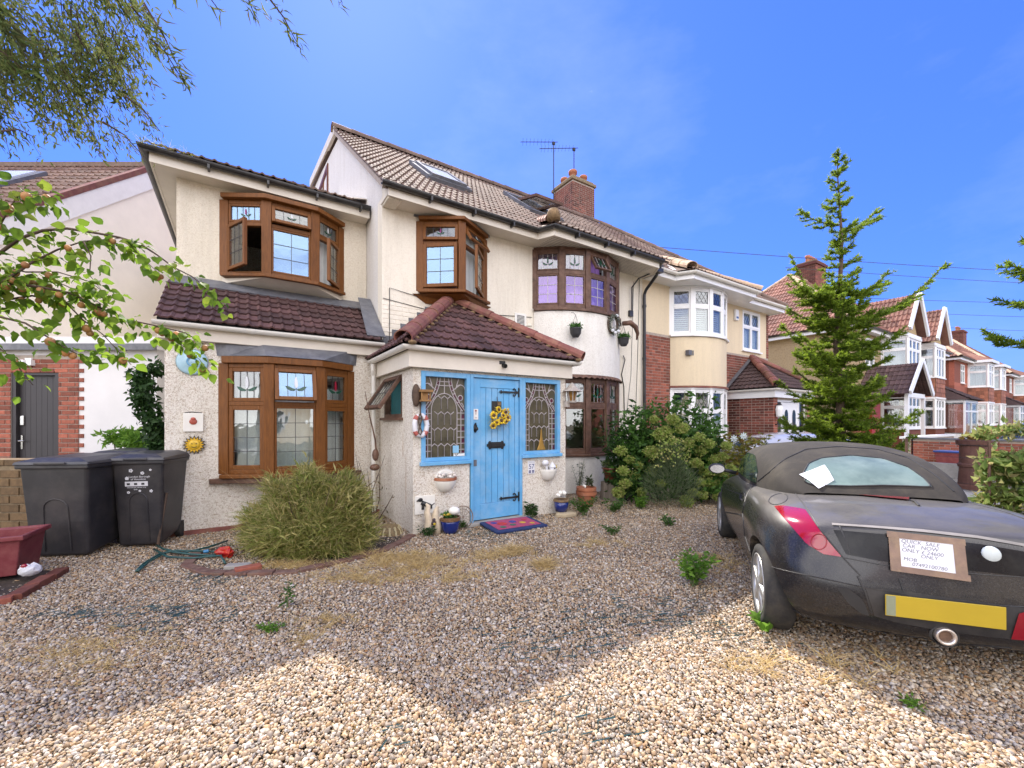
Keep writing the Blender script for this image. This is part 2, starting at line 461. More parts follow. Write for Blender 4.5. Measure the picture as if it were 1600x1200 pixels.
def sweep(mb, path, prof, M=None):
    """closed profile [(offset to the right, z)] along a plan polyline [(x,y)] or [(x,y,z)], mitred"""
    P = [Vector((p[0], p[1], p[2] if len(p) > 2 else 0)) for p in path]
    n, k = len(P), len(prof); vs, fs = [], []
    for i, p in enumerate(P):
        d0 = (P[i]-P[i-1]) if i else (P[1]-P[0]); d1 = (P[i+1]-P[i]) if i < n-1 else d0
        d0.z = d1.z = 0; d0.normalize(); d1.normalize()
        n0, n1 = Vector((d0.y, -d0.x, 0)), Vector((d1.y, -d1.x, 0)); m = (n0+n1)
        m = m.normalized() if m.length > 1e-6 else n0
        m = m / max(0.4, m.dot(n0))
        vs += [p + m*o + Vector((0, 0, z)) for o, z in prof]
    for i in range(n-1):
        for j in range(k):
            j2 = (j+1) % k
            fs.append((i*k+j, (i+1)*k+j, (i+1)*k+j2, i*k+j2))
    fs += [tuple(range(k)), tuple(range((n-1)*k, n*k))[::-1]]
    mb.add(vs, fs, M)

def gutter_prof(r=0.055, c=0.075):
    o = [(c + r*math.cos(a), r*math.sin(a)) for a in np.linspace(math.pi, 2*math.pi, 9)]
    i = [(c + (r-.006)*math.cos(a), (r-.006)*math.sin(a)) for a in np.linspace(2*math.pi, math.pi, 9)]
    return o + i
def rect_prof(o0, z0, o1, z1): return [(o0, z0), (o1, z0), (o1, z1), (o0, z1)]

def tile_bm(w, l, th=0.016, rolls=2, rh=0.022):
    us = []; seg = w/rolls
    for r in range(rolls):
        for a, h in ((0.0, 0.0), (0.10, 0.55), (0.22, 1.0), (0.34, 0.55), (0.46, 0.0), (0.75, 0.06)):
            us.append(((r+a)*seg, h*rh))
    us.append((w, 0.0))
    vs, fs = [], []
    for u, h in us:
        vs += [(u, -0.035, 0.034+h), (u, l, 0.006+h), (u, -0.035, 0.034+h*0.8-th-0.004)]
    for i in range(len(us)-1):
        a, b = i*3, (i+1)*3
        fs += [(a, b, b+1, a+1), (a, a+2, b+2, b)]
    fs += [(0, 1, 2), (len(vs)-3, len(vs)-1, len(vs)-2)]
    return vs, fs

def inside(poly, u, v, eps=1e-6):
    n = len(poly)
    for i in range(n):
        (x0, y0), (x1, y1) = poly[i], poly[(i+1) % n]
        if (x1-x0)*(v-y0) - (y1-y0)*(u-x0) < -eps: return False
    return True

def tile_roof(root, P0, xd, yd, poly, m, w=0.30, l=0.30, nmax=300, name='roof_tile', holes=(), rolls=2, rh=0.022, rest='roof_tiles', jit=0.004, cut=True):
    """interlocking tiles over a convex (counter-clockwise) polygon in the plane at P0 with axes xd (along eaves) and yd (up the slope)"""
    xd = Vector(xd).normalized(); yd = Vector(yd).normalized(); zd = xd.cross(yd); P0 = Vector(P0)
    Mp = Matrix((( xd.x, yd.x, zd.x, P0.x), (xd.y, yd.y, zd.y, P0.y), (xd.z, yd.z, zd.z, P0.z), (0, 0, 0, 1)))
    O = off(root); vs, fs = tile_bm(w, l, rolls=rolls, rh=rh)
    full = npq = None
    us = [p[0] for p in poly]; vv = [p[1] for p in poly]
    todo = []
    for j in range(int(math.floor(min(vv)/l)), int(math.ceil(max(vv)/l))):
        for i in range(int(math.floor(min(us)/w)), int(math.ceil(max(us)/w))):
            u, v = i*w, j*l
            cs = [inside(poly, a, b) for a, b in ((u+.002, v+.002), (u+w-.002, v+.002), (u+w-.002, v+l-.002), (u+.002, v+l-.002))]
            if not (any(cs) or inside(poly, u+w/2, v+l/2)): continue
            if any(h[0] < u+w/2 < h[2] and h[1] < v+l/2 < h[3] for h in holes): continue
            c = Mp @ Vector((u+w/2, v+l/2, 0))
            todo.append(((c-CAMH).length, u, v, all(cs)))
    todo.sort()
    me0 = None; mv, mf = [], []
    for k, (d, u, v, whole) in enumerate(todo):
        J = Matrix.Translation((u, v, random.uniform(-jit, jit)*.6)) @ Matrix.Rotation(random.uniform(-1, 1)*jit*1.5, 4, 'Z')
        if whole or not cut:
            tv, tf = vs, fs
        else:
            bm = bmesh.new(); bv = [bm.verts.new((p[0]+u, p[1]+v, p[2])) for p in vs]
            for f in fs: bm.faces.new([bv[q] for q in f])
            n = len(poly)
            for q in range(n):
                (x0, y0), (x1, y1) = poly[q], poly[(q+1) % n]
                if abs(y1-y0) < 1e-6 and x1 > x0: continue      # leave the eaves edge alone
                bmesh.ops.bisect_plane(bm, geom=bm.verts[:]+bm.edges[:]+bm.faces[:], plane_co=(x0, y0, 0), plane_no=(y1-y0, -(x1-x0), 0), clear_outer=True)
            bm.verts.index_update()
            tv = [(p.co.x-u, p.co.y-v, p.co.z) for p in bm.verts]; tf = [tuple(q.index for q in f.verts) for f in bm.faces]
            bm.free()
            if not tf: continue
        if k < nmax:
            if tv is vs:
                if me0 is None: me0 = MB().add(vs, fs).mesh(name, m)
                me = me0
            else: me = MB().add(tv, tf).mesh(name, m)
            place(me, name, root, O @ Mp @ J)
        else:
            b = len(mv); mv += [tuple(Mp @ J @ Vector(p)) for p in tv]; mf += [tuple(q+b for q in f) for f in tf]
    if mf:
        q = MB(); q.v, q.f, q.mi = mv, mf, [0]*len(mf)
        tag(q.build(rest, m, root, O), kind='stuff')
    return Mp

def caps(root, p, q, m, r=0.11, seg=0.42, name='hip_tile', tilt=0.012, half=True):
    """row of half-round ridge or hip tiles from p to q"""
    p, q = Vector(p), Vector(q); d = q-p; n = max(1, round(d.length/seg)); L = d.length/n
    x = d.normalized(); y = Vector((0, 0, 1)).cross(x)
    y = y.normalized() if y.length > 1e-4 else Vector((0, 1, 0)); z = x.cross(y)
    Ms = Matrix(((x.x, y.x, z.x, 0), (x.y, y.y, z.y, 0), (x.z, y.z, z.z, 0), (0, 0, 0, 1)))
    b = MB(); vs = []; fs = []; A = np.linspace(-0.12*math.pi, 1.12*math.pi, 9)
    for xx, k in ((-0.01, 1.06), (L+0.012, 0.95)):
        for a in A: vs.append((xx, r*k*math.cos(a), r*k*math.sin(a)*0.8))
        for a in A: vs.append((xx, (r*k-.016)*math.cos(a), (r*k-.016)*math.sin(a)*0.8))
    n9 = len(A)
    for i in range(n9-1):
        fs += [(i, i+1, 2*n9+i+1, 2*n9+i), (n9+i, 3*n9+i, 3*n9+i+1, n9+i+1), (i, n9+i, n9+i+1, i+1), (2*n9+i, 2*n9+i+1, 3*n9+i+1, 3*n9+i)]
    me = b.add(vs, fs).mesh(name, m, smooth=False)
    for i in range(n):
        place(me, name, root, off(root) @ Matrix.Translation(p + x*L*i + Vector((0, 0, random.uniform(-.003, .003)))) @ Ms @ Matrix.Rotation(random.uniform(-.02, .02), 4, 'X'))

_bm = {}
def brick_mesh(L, H, D, m, name='brick'):
    k = (round(L, 3), round(H, 3), round(D, 3), m.name)
    if k not in _bm:
        c = 0.004
        vs = [(c,-D,c),(L-c,-D,c),(L-c,-D,H-c),(c,-D,H-c),(0,0,0),(L,0,0),(L,0,H),(0,0,H)]
        _bm[k] = MB().add(vs, [(0,1,2,3),(4,5,1,0),(5,6,2,1),(6,7,3,2),(7,4,0,3)]).mesh(name, m)
    return _bm[k]

def brickwork(par, M, w, z0, z1, m, bond='stretcher', bl=0.215, bh=0.065, j=0.010, proud=0.006, nmax=300, name='brick', rest='brickwork', hole=None, depth_in=0.0):
    """courses of separate bricks standing proud of a mortar face at y=0 of frame M (x along the wall)"""
    todo = []; nz = int((z1-z0+j*.5)/(bh+j))
    hd = (bl-j)/2
    for r in range(nz):
        z = z0 + r*(bh+j); x = 0.0
        if bond == 'flemish': seq = [bl, hd] if r % 2 == 0 else [hd, bl]
        elif bond == 'english': seq = [bl] if r % 2 else [hd]
        else: seq = [bl]
        first = True; k = 0
        while x < w-0.02:
            L = seq[k % len(seq)]; k += 1
            if first and bond == 'stretcher' and r % 2: L = hd
            if first and bond == 'flemish' and r % 2: L = hd
            first = False
            if x+L > w-0.03: L = w-x
            todo.append((x, z, L)); x += L+j
    items = []
    for x, z, L in todo:
        segs = [(x, x+L)]
        for h in hole or ():                                 # trim against the opening
            if h[1]-.02 < z+bh/2 < h[3]: segs = [q for a, c in segs for q in ((a, min(c, h[0])), (max(a, h[2]), c))]
        for a, c in segs:
            if c-a < .03: continue
            T = M @ Matrix.Translation((a, random.uniform(-.0015, .0015), z))
            items.append(((par_world(par) @ T @ Vector(((c-a)/2, 0, bh/2)) - cam.location).length, T, c-a))
    items.sort(key=lambda q: q[0])
    mv, mf = [], []
    for i, (d, T, L) in enumerate(items):
        if i < nmax: place(brick_mesh(L, bh, proud, m, name), name, par, T)
        else:
            me = brick_mesh(L, bh, proud, m, name); b = len(mv)
            mv += [tuple(T @ v.co) for v in me.vertices]; mf += [tuple(q+b for q in p.vertices) for p in me.polygons]
    if mf:
        q = MB(); q.v, q.f, q.mi = mv, mf, [0]*len(mf)
        tag(q.build(rest, m, par), kind='stuff')

def par_world(o):
    Mx = o.matrix_basis.copy()
    while o.parent: o = o.parent; Mx = o.matrix_basis @ Mx
    return Mx

# ---- windows
def motif(par, M, cx, cz, sc, cf, y=0.008):
    b = MB(); h = .5*sc
    b.prism([(cx+.16*h*math.sin(a)*(1+.3*math.cos(a)), cz+.05*sc+.62*h*-math.cos(a)) for a in np.linspace(0, 2*math.pi, 13)[:-1]], 0, 0.006, Matrix.Translation((0, y, 0)) @ Matrix.Rotation(R(90), 4, 'X'))
    b.build('flower_motif', cf, par, M)
    b = MB()
    for sg in (-1, 1):
        p = [(cx+sg*sc*x, cz-.28*sc+sc*z) for x, z in ((.02, -.05), (.2, .02), (.34, .10), (.5, .12), (.42, -.02), (.28, -.12), (.1, -.12))]
        b.prism(p if sg > 0 else p[::-1], 0, 0.006, Matrix.Translation((0, y, 0)) @ Matrix.Rotation(R(90), 4, 'X'))
    b.build('leaf_motif', M_GREENGLASS, par, M)

def light(par, M, x0, z0, x1, z1, mf, fw=0.05, leads=(2, 3), lm=None, opn=None, pane=None, mot=None, fy=0.0, fd=0.05, lw=0.008, diamond=False, nm='casement', bv=0.006):
    """one glazed light: frame, pane, leading, optional flower; opn = (hinge 'L','R','T', degrees) swings outward"""
    lm = lm or M_CAME; pane = pane or M_GLASS
    H = Matrix.Identity(4)
    if opn:
        s, a = opn; a = R(a)
        if s == 'L': H = Matrix.Translation((x0, fy, 0)) @ Matrix.Rotation(-a, 4, 'Z') @ Matrix.Translation((-x0, -fy, 0))
        if s == 'R': H = Matrix.Translation((x1, fy, 0)) @ Matrix.Rotation(a, 4, 'Z') @ Matrix.Translation((-x1, -fy, 0))
        if s == 'T': H = Matrix.Translation((0, fy, z1)) @ Matrix.Rotation(-a, 4, 'X') @ Matrix.Translation((0, -fy, -z1))
        fy -= 0.02
    Mx = M @ H
    b = MB()
    b.box((x0, fy, z0), (x0+fw, fy+fd, z1)); b.box((x1-fw, fy, z0), (x1, fy+fd, z1))
    b.box((x0+fw, fy, z0), (x1-fw, fy+fd, z0+fw)); b.box((x0+fw, fy, z1-fw), (x1-fw, fy+fd, z1))
    b.build(nm, mf, par, Mx, bevel=bv, seg=2)
    ax, bx, az, bz = x0+fw, x1-fw, z0+fw, z1-fw
    MB().box((ax, fy+.022, az), (bx, fy+.028, bz)).build('pane', pane, par, Mx)
    if leads or diamond:
        b = MB(); y0, y1 = fy+.017, fy+.0215
        if diamond:
            n = max(2, round((bx-ax)/0.14)); dx = (bx-ax)/n; dz = dx*1.5
            k = -int((bz-az)/dz)-1
            for sg in (1, -1):
                for i in range(k*2, n*2+int((bz-az)/dz)+2):
                    X = ax + i*dx
                    # line x = X + sg*(z-az)*dx/dz clipped to the pane
                    za, zb = az, bz; pts = []
                    f = lambda z: X + sg*(z-az)*dx/dz
                    zs_ = sorted([az, bz, az+(ax-X)*sg*dz/dx, az+(bx-X)*sg*dz/dx])
                    for q in range(3):
                        zm = (zs_[q]+zs_[q+1])/2
                        if az <= zm <= bz and ax <= f(zm) <= bx and zs_[q+1]-zs_[q] > .01:
                            b.tube([(f(zs_[q]), y0+.002, zs_[q]), (f(zs_[q+1]), y0+.002, zs_[q+1])], lw*.45, 4)
        else:
            for i in range(1, leads[0]): 
                x = ax+(bx-ax)*i/leads[0]; b.box((x-lw/2, y0, az), (x+lw/2, y1, bz))
            for i in range(1, leads[1]):
                z = az+(bz-az)*i/leads[1]; b.box((ax, y0-.001, z-lw/2), (bx, y1-.001, z+lw/2))
        if b.f: b.build('leading', lm, par, Mx)
    if mot: motif(par, Mx, (ax+bx)/2, (az+bz)/2+.02, min(bx-ax, bz-az)*.75, mot, fy+.020)

def bay(root, name, pts, z0, z1, zt, mf, spec, post=0.09, sill=0.09, head=0.06, rail=0.06, curtain=None, sill_h=0.05, head_h=0.09, hm=None, cur_z=None, label=None):
    """window following the plan polyline pts (left to right seen from outside); spec per facet: dict(up=..., lo=..., n=...)"""
    b = MB()
    for i, p in enumerate(pts):
        q0, q1 = pts[max(i-1, 0)], pts[min(i+1, len(pts)-1)]
        Mx = facing(q0, q1); Mx.translation = Vector((p[0], p[1], 0))
        b.box((-post/2, -.012, z0), (post/2, .08, z1), Mx)
    for i in range(len(pts)-1):
        p, q = pts[i], pts[i+1]; L = math.dist(p, q); Mx = facing(p, q)
        for a, c in ((z0, z0+rail), (zt-rail/2, zt+rail/2), (z1-rail, z1)):
            b.box((post/2, 0, a), (L-post/2, .075, c), Mx)
        n = spec[i].get('n', 1)
        for k in range(1, n):
            x = post/2+(L-post)*k/n; b.box((x-.03, .001, z0+rail), (x+.03, .074, z1-rail), Mx)
    part = hp(b, name, mf, root, bevel=0.008)
    if label: part['label'] = label
    b = MB(); sweep(b, pts, rect_prof(-.06, z0-sill_h, sill, z0+.002)); b.build('sill', mf, part, bevel=0.008)
    b = MB(); sweep(b, pts, rect_prof(-.06, z1-.001, head, z1+head_h)); b.build('head_board', hm or mf, part, bevel=0.008)
    for i in range(len(pts)-1):
        p, q = pts[i], pts[i+1]; L = math.dist(p, q); Mx = facing(p, q); n = spec[i].get('n', 1)
        for k in range(n):
            a = post/2+(L-post)*k/n + (.03 if k else 0); c = post/2+(L-post)*(k+1)/n - (.03 if k < n-1 else 0)
            for key, za, zb in (('lo', z0+rail, zt-rail/2), ('up', zt+rail/2, z1-rail)):
                sp = spec[i].get(key)
                if sp is None: continue
                sp = dict(sp[k] if isinstance(sp, (list, tuple)) else sp); sp.setdefault('mf', mf); light(part, Mx, a, za, c, zb, **sp)
    if curtain:
        cz0, cz1 = cur_z or (z0, z1)
        for i in range(len(pts)-1):
            p, q = pts[i], pts[i+1]; L = math.dist(p, q); Mx = facing(p, q)
            cm = curtain[i] if isinstance(curtain, (list, tuple)) else curtain
            if cm is None: continue
            n = max(8, int(L/.025)); vs = []
            for k in range(n+1):
                x = post/2 + (L-post)*k/n; y = .17+.012*math.sin(x*48+i)+.008*math.sin(x*111)
                vs += [(x, y, cz0), (x, y+.004*math.sin(x*30), cz1)]
            MB().add(vs, [(2*k, 2*k+2, 2*k+3, 2*k+1) for k in range(n)]).build('net_curtain', cm, part, Mx, smooth=True)
    return part

def bow(sc, t0, chord, depth, n):
    Rr = (chord*chord/4+depth*depth)/(2*depth); a = math.asin(chord/2/Rr)
    return [(sc+Rr*math.sin(x), t0+Rr*math.cos(a)-Rr*math.cos(x)) for x in np.linspace(-a, a, n+1)]

def flatwin(root, name, M, x0, z0, x1, z1, mf, cols=2, zt=None, diamond=False, fw=.05, pane=None, sill=True, depth=.07, upl=None, lol=None, fwl=.035):
    """plain casement window in frame M (x along the wall, y inward)"""
    b = MB(); zt_ = zt if zt else None
    b.box((x0, -.01, z0), (x0+fw, depth, z1), M); b.box((x1-fw, -.01, z0), (x1, depth, z1), M)
    b.box((x0+fw, -.01, z0), (x1-fw, depth, z0+fw), M); b.box((x0+fw, -.01, z1-fw), (x1-fw, depth, z1), M)
    xs = [x0+fw+(x1-x0-2*fw)*k/cols for k in range(cols+1)]
    for x in xs[1:-1]: b.box((x-.02, -.009, z0+fw), (x+.02, depth-.002, z1-fw), M)
    if zt: b.box((x0+fw, -.008, zt-.02), (x1-fw, depth-.004, zt+.02), M)
    part = hp(b, name, mf, root)
    if sill: MB().box((x0-.05, -.07, z0-.04), (x1+.05, .05, z0-.001)).build('sill', mf, part, M)
    for k in range(cols):
        a = xs[k]+(.02 if k else 0); c = xs[k+1]-(.02 if k < cols-1 else 0)
        if zt:
            light(part, M, a, z0+fw, c, zt-.02, mf, fw=fwl, leads=lol, pane=pane, bv=0)
            light(part, M, a, zt+.02, c, z1-fw, mf, fw=fwl, leads=upl, diamond=diamond, pane=pane, bv=0)
        else: light(part, M, a, z0+fw, c, z1-fw, mf, fw=fwl, leads=lol, diamond=diamond, pane=pane, bv=0)
    return part

M_GREENGLASS = mat('green_glass', (0.008, 0.06, 0.035), 0.25, 0.2)
M_VIOLET = mat('violet_glass', (0.22, 0.03, 0.16), 0.25, 0.3)
M_REDGLASS = mat('red_glass', (0.24, 0.01, 0.03), 0.25, 0.3)
M_PALEGLASS = mat('pale_glass', (0.55, 0.57, 0.60), 0.2, 0.1)

# ------------------------------------------------------------ the ground
def gravel_mat(name, scale, dark=1.0):
    m, n, b = new_mat(name)
    v = coords(n)
    vo = n.nodes.new('ShaderNodeTexVoronoi'); vo.inputs['Scale'].default_value = scale; n.links.new(v, vo.inputs['Vector'])
    sep = n.nodes.new('ShaderNodeSeparateColor'); n.links.new(vo.outputs['Color'], sep.inputs[0])
    col = ramp(n, sep.outputs[0], [(p, tuple(x*dark for x in c)) for p, c in STONES])
    gap = ramp(n, vo.outputs['Distance'], [(0.35, 1.0), (0.62, 0.25)])
    col = mixc(n, 1.0, col, gap, 'MULTIPLY')
    n.links.new(col, b.inputs['Base Color']); b.inputs['Roughness'].default_value = 0.8
    bump(n, b, ramp(n, vo.outputs['Distance'], [(0.0, 1.0), (0.75, 0.0)]), 1.0, 0.015)
    return m
STONES = [(0.0, (0.475, 0.389, 0.281)), (0.10, (0.292, 0.167, 0.070)), (0.20, (0.605, 0.540, 0.443)), (0.32, (0.108, 0.081, 0.059)), (0.42, (0.432, 0.270, 0.124)),
          (0.52, (0.324, 0.292, 0.254)), (0.62, (0.562, 0.432, 0.259)), (0.74, (0.205, 0.108, 0.054)), (0.83, (0.670, 0.616, 0.529)), (0.92, (0.151, 0.140, 0.135)), (1.0, (0.443, 0.313, 0.178))]
M_GRAVEL = gravel_mat('pea_shingle_sheet', 75, 0.7)
M_ASPHALT = mat('asphalt', (0.06, 0.058, 0.055), 0.9, 0.25, 3, 0.5, 90, 0.004)
M_PAVE = mat('concrete_paving', (0.33, 0.31, 0.28), 0.9, 0.15, 2, 0.4, 60, 0.003, dirt=(0.2, 0.18, 0.15), dirt_amt=0.5)
M_EARTH = mat('garden_earth', (0.15, 0.125, 0.08), 0.95, 0.4, 1.5, 0.6, 20, 0.02, dirt=(0.10, 0.12, 0.04), dirt_amt=0.8, dscale=0.8)

b = MB(); b.face([(-600, -600, -0.06), (600, -600, -0.06), (600, 600, -0.06), (-600, 600, -0.06)])
tag(b.build('ground', M_EARTH), kind='structure')
b = MB(); b.face([(-3.2, -2.2, -0.012), (8.3, -2.2, -0.012), (8.3, 9.0, -0.012), (-3.2, 9.0, -0.012)])
tag(b.build('gravel_drive', M_GRAVEL, M=HM), kind='structure')
b = MB(); b.face([(-60, -4.4, -0.02), (120, -4.4, -0.02), (120, -2.2, -0.02), (-60, -2.2, -0.02)])
tag(b.build('pavement', M_PAVE, M=HM), kind='structure')
b = MB(); b.box((-60, -4.55, -0.14), (120, -4.4, -0.016))
tag(b.build('kerb', M_PAVE, M=HM), kind='structure')
b = MB(); b.face([(-60, -11, -0.05), (120, -11, -0.05), (120, -4.55, -0.05), (-60, -4.55, -0.05)])
tag(b.build('road', M_ASPHALT, M=HM), kind='structure')

def gravel():
    """pea shingle: separate stones scattered by geometry nodes over a jittered grid"""
    pts = []
    def fill(y0, y1, sp, keep):
        y = y0
        while y < y1:
            hw = 1.27*y+0.8
            xs = np.arange(-hw, hw, sp)
            pts.append(np.stack([xs, np.full_like(xs, y), np.zeros_like(xs)], 1)); y += sp
    fill(1.2, 2.8, 0.0115, 1); fill(2.8, 4.4, 0.0142, 1); fill(4.4, 6.2, 0.018, 1); fill(6.2, 9.0, 0.024, 1)
    P = np.concatenate(pts); n = len(P)
    P[:, :2] += RNG.uniform(-.008, .008, (n, 2))
    s = P[:, 0]*.8382+P[:, 1]*.5454; t = -P[:, 0]*.5454+P[:, 1]*.8382
    ok = (s < 8.2) & (s > -3.1) & ~((s > -.8) & (t > 6.8)) & ~((s > 1.9) & (s < 4.4) & (t > 5.25)) & (t < 6.9)
    P = P[ok]; n = len(P)
    s = s[ok]; t = t[ok]
    P[:, 2] = RNG.uniform(-.008, .006, n) + .010*np.sin(P[:, 0]*3.1+1)*np.sin(P[:, 1]*2.3)
    me = bpy.data.meshes.new('gravel'); me.vertices.add(n); me.vertices.foreach_set('co', P.astype(np.float32).ravel())
    for nm, tp, arr in (('rot', 'FLOAT_VECTOR', RNG.uniform(0, 6.28, (n, 3))*np.array([.12, .12, 1])),
                        ('scl', 'FLOAT_VECTOR', (np.clip(RNG.lognormal(0, .34, (n, 1)), .5, 2.3)*.0064)*RNG.uniform(.75, 1.25, (n, 3))*np.array([1.15, .95, .72])),
                        ('vi', 'INT', RNG.integers(0, 5, n))):
        a = me.attributes.new(nm, tp, 'POINT')
        a.data.foreach_set('vector' if tp == 'FLOAT_VECTOR' else 'value', np.asarray(arr).astype(np.float32 if tp != 'INT' else np.int32).ravel())
    o = bpy.data.objects.new('gravel', me); COL.objects.link(o); tag(o, 'pea shingle of white, tan and brown stones covering the whole drive', 'gravel', kind='stuff')
    m, nn, bs = new_mat('pea_shingle')
    rnd = nn.nodes.new('ShaderNodeObjectInfo').outputs['Random']
    col = ramp(nn, rnd, STONES)
    col = mixc(nn, ramp(nn, noise(nn, coords(nn), 160, 3), [(.4, 0), (.7, .45)]), col, (0.34, 0.25, 0.165))
    nn.links.new(col, bs.inputs['Base Color']); bs.inputs['Roughness'].default_value = 0.6; bs.inputs['Specular IOR Level'].default_value = 0.35
    g = bpy.data.node_groups.new('shingle', 'GeometryNodeTree')
    g.interface.new_socket('Geometry', in_out='INPUT', socket_type='NodeSocketGeometry'); g.interface.new_socket('Geometry', in_out='OUTPUT', socket_type='NodeSocketGeometry')
    N, L = g.nodes, g.links
    gi, go = N.new('NodeGroupInput'), N.new('NodeGroupOutput')
    join = N.new('GeometryNodeGeometryToInstance')
    for k in range(5):
        ico = N.new('GeometryNodeMeshIcoSphere'); ico.inputs['Radius'].default_value = 1; ico.inputs['Subdivisions'].default_value = 2
        sp = N.new('GeometryNodeSetPosition'); nz_ = N.new('ShaderNodeTexNoise'); nz_.noise_dimensions = '4D'; nz_.inputs['W'].default_value = k*7.3
        nz_.inputs['Scale'].default_value = 0.9; nz_.inputs['Detail'].default_value = 1
        v1 = N.new('ShaderNodeVectorMath'); v1.operation = 'SUBTRACT'; v1.inputs[1].default_value = (.5, .5, .5)
        v2 = N.new('ShaderNodeVectorMath'); v2.operation = 'SCALE'; v2.inputs['Scale'].default_value = 1.5
        L.new(nz_.outputs['Color'], v1.inputs[0]); L.new(v1.outputs[0], v2.inputs[0]); L.new(v2.outputs[0], sp.inputs['Offset'])
        L.new(ico.outputs[0], sp.inputs['Geometry'])
        sm = N.new('GeometryNodeSetMaterial'); sm.inputs['Material'].default_value = m
        L.new(sp.outputs[0], sm.inputs['Geometry']); ss = N.new('GeometryNodeSetShadeSmooth'); L.new(sm.outputs[0], ss.inputs['Geometry'])
        L.new(ss.outputs[0], join.inputs[0])
    iop = N.new('GeometryNodeInstanceOnPoints'); iop.inputs['Pick Instance'].default_value = True
    def attr(nm, dt):
        a = N.new('GeometryNodeInputNamedAttribute'); a.data_type = dt; a.inputs[0].default_value = nm
        return [q for q in a.outputs if q.enabled][0]
    L.new(gi.outputs[0], iop.inputs['Points']); L.new(join.outputs[0], iop.inputs['Instance'])
    L.new(attr('vi', 'INT'), iop.inputs['Instance Index']); L.new(attr('scl', 'FLOAT_VECTOR'), iop.inputs['Scale'])
    e = N.new('FunctionNodeEulerToRotation'); L.new(attr('rot', 'FLOAT_VECTOR'), e.inputs[0]); L.new(e.outputs[0], iop.inputs['Rotation'])
    L.new(iop.outputs[0], go.inputs[0])
    md = o.modifiers.new('shingle', 'NODES'); md.node_group = g
gravel()
# ------------------------------------------------------------ number 57: extension, main house, porch
S0, S1, S2, S3 = -0.81, 1.945, 8.38, 14.6
TE, TU, TM = 6.77, 7.92, 6.92
D2 = dict(leads=(2, 3))
TOP = dict(leads=(4, 1), lw=0.007)

M_OLIVE = mat('textured_olive_glass', (0.075, 0.065, 0.038), 0.2, 0.4, 7, 0.4, 45, 0.004)
M_MAROON = mat('maroon_glass', (0.075, 0.012, 0.03), 0.2, 0.4, 9)
# ---- two-storey extension on the left
ext = hthing('house_extension', 'two storey pebbledashed extension with brown bay windows left of the blue porch', 'house', S0, TE)
b = MB()
wall(b, Matrix.Translation((S0, TE, 0)), S1-S0, 0, 2.62, 0.2, [(-.2-S0, .74, 1.42-S0, 2.3)])
b0 = b; b = MB(); wall(b, Matrix.Translation((S0, TU, 0)), S1-S0-.004, 2.63, 5.2, 0.2, [(-.23-S0, 3.74, 1.5-S0, 5.0)])
hp(b, 'upper_wall', M_RENDER_UP, ext); b = b0
b.prism([(TE+.2, 0), (14, 0), (14, 5.2), (TU+.2, 5.2), (TU+.2, 3.5), (TE+.2, 2.62)], -S0-.22, -S0, Matrix(((0,0,-1,0),(1,0,0,0),(0,1,0,0),(0,0,0,1))))
b.box((S0, 13.8, 0), (S1, 14, 5.2)); b.box((S0+.2, TU+.2, 2.6), (S1, 13.8, 2.75)); b.box((S0+.2, TE+.2, 2.5), (S1, TU+.21, 2.6))
b.box((S0+.2, 10.5, 0), (S1, 10.6, 2.6)); b.box((S0+.2, 10.5, 2.75), (S1, 10.6, 5.2))
hp(b, 'wall', M_RENDER, ext)
hp(MB().box((S0, TE-.012, 0), (S1, TE-.001, .06)), 'plinth', M_HIPTILE, ext)
# lower bay
pts = [(-.2, TE-.02), (.31, 6.46), (.95, 6.46), (1.42, TE-.02)]
lb = bay(ext, 'bay_window', pts, .76, 2.24, 1.70, M_WOOD,
    [dict(lo=dict(leads=(2, 4), mot=None, fw=.055), up=dict(TOP, mot=M_PALEGLASS)), dict(lo=dict(leads=(2, 4), fw=.03), up=dict(TOP, mot=M_PALEGLASS, opn=('T', 17), pane=M_GLASS_SKY)), dict(lo=dict(leads=(2, 4), fw=.055), up=dict(TOP, leads=(3, 1), mot=M_REDGLASS))],
    post=.13, curtain=M_NET, sill=.10, head=.05, cur_z=(.8, 1.95), label='lower bay window with net curtains')
hp(MB().prism([(-.36, TE-.001), (-.34, TE-.07), (-.2, TE-.09), (.3, 6.37), (.96, 6.37), (1.42, TE-.09), (1.56, TE-.07), (1.58, TE-.001)], .64, .705), 'stone_sill', M_OLDWOOD, ext, bevel=.008)
b = MB(); hd = [(-.27, TE), (-.16, 6.70), (.28, 6.40), (.98, 6.40), (1.40, 6.70), (1.5, TE)]
n = len(hd); lo = [(s, t, 2.335) for s, t in hd]; up = [(-.3, TE-.002, 2.56), (-.17, TE-.03, 2.56), (.25, 6.70, 2.53), (1.0, 6.70, 2.53), (1.42, TE-.03, 2.56), (1.52, TE-.002, 2.56)]
b.add(lo+up, [(i, i+1, n+i+1, n+i) for i in range(n-1)] + [tuple(range(n, 2*n)), tuple(range(n))[::-1]])
hp(b, 'lead_hood', M_LEAD, ext)
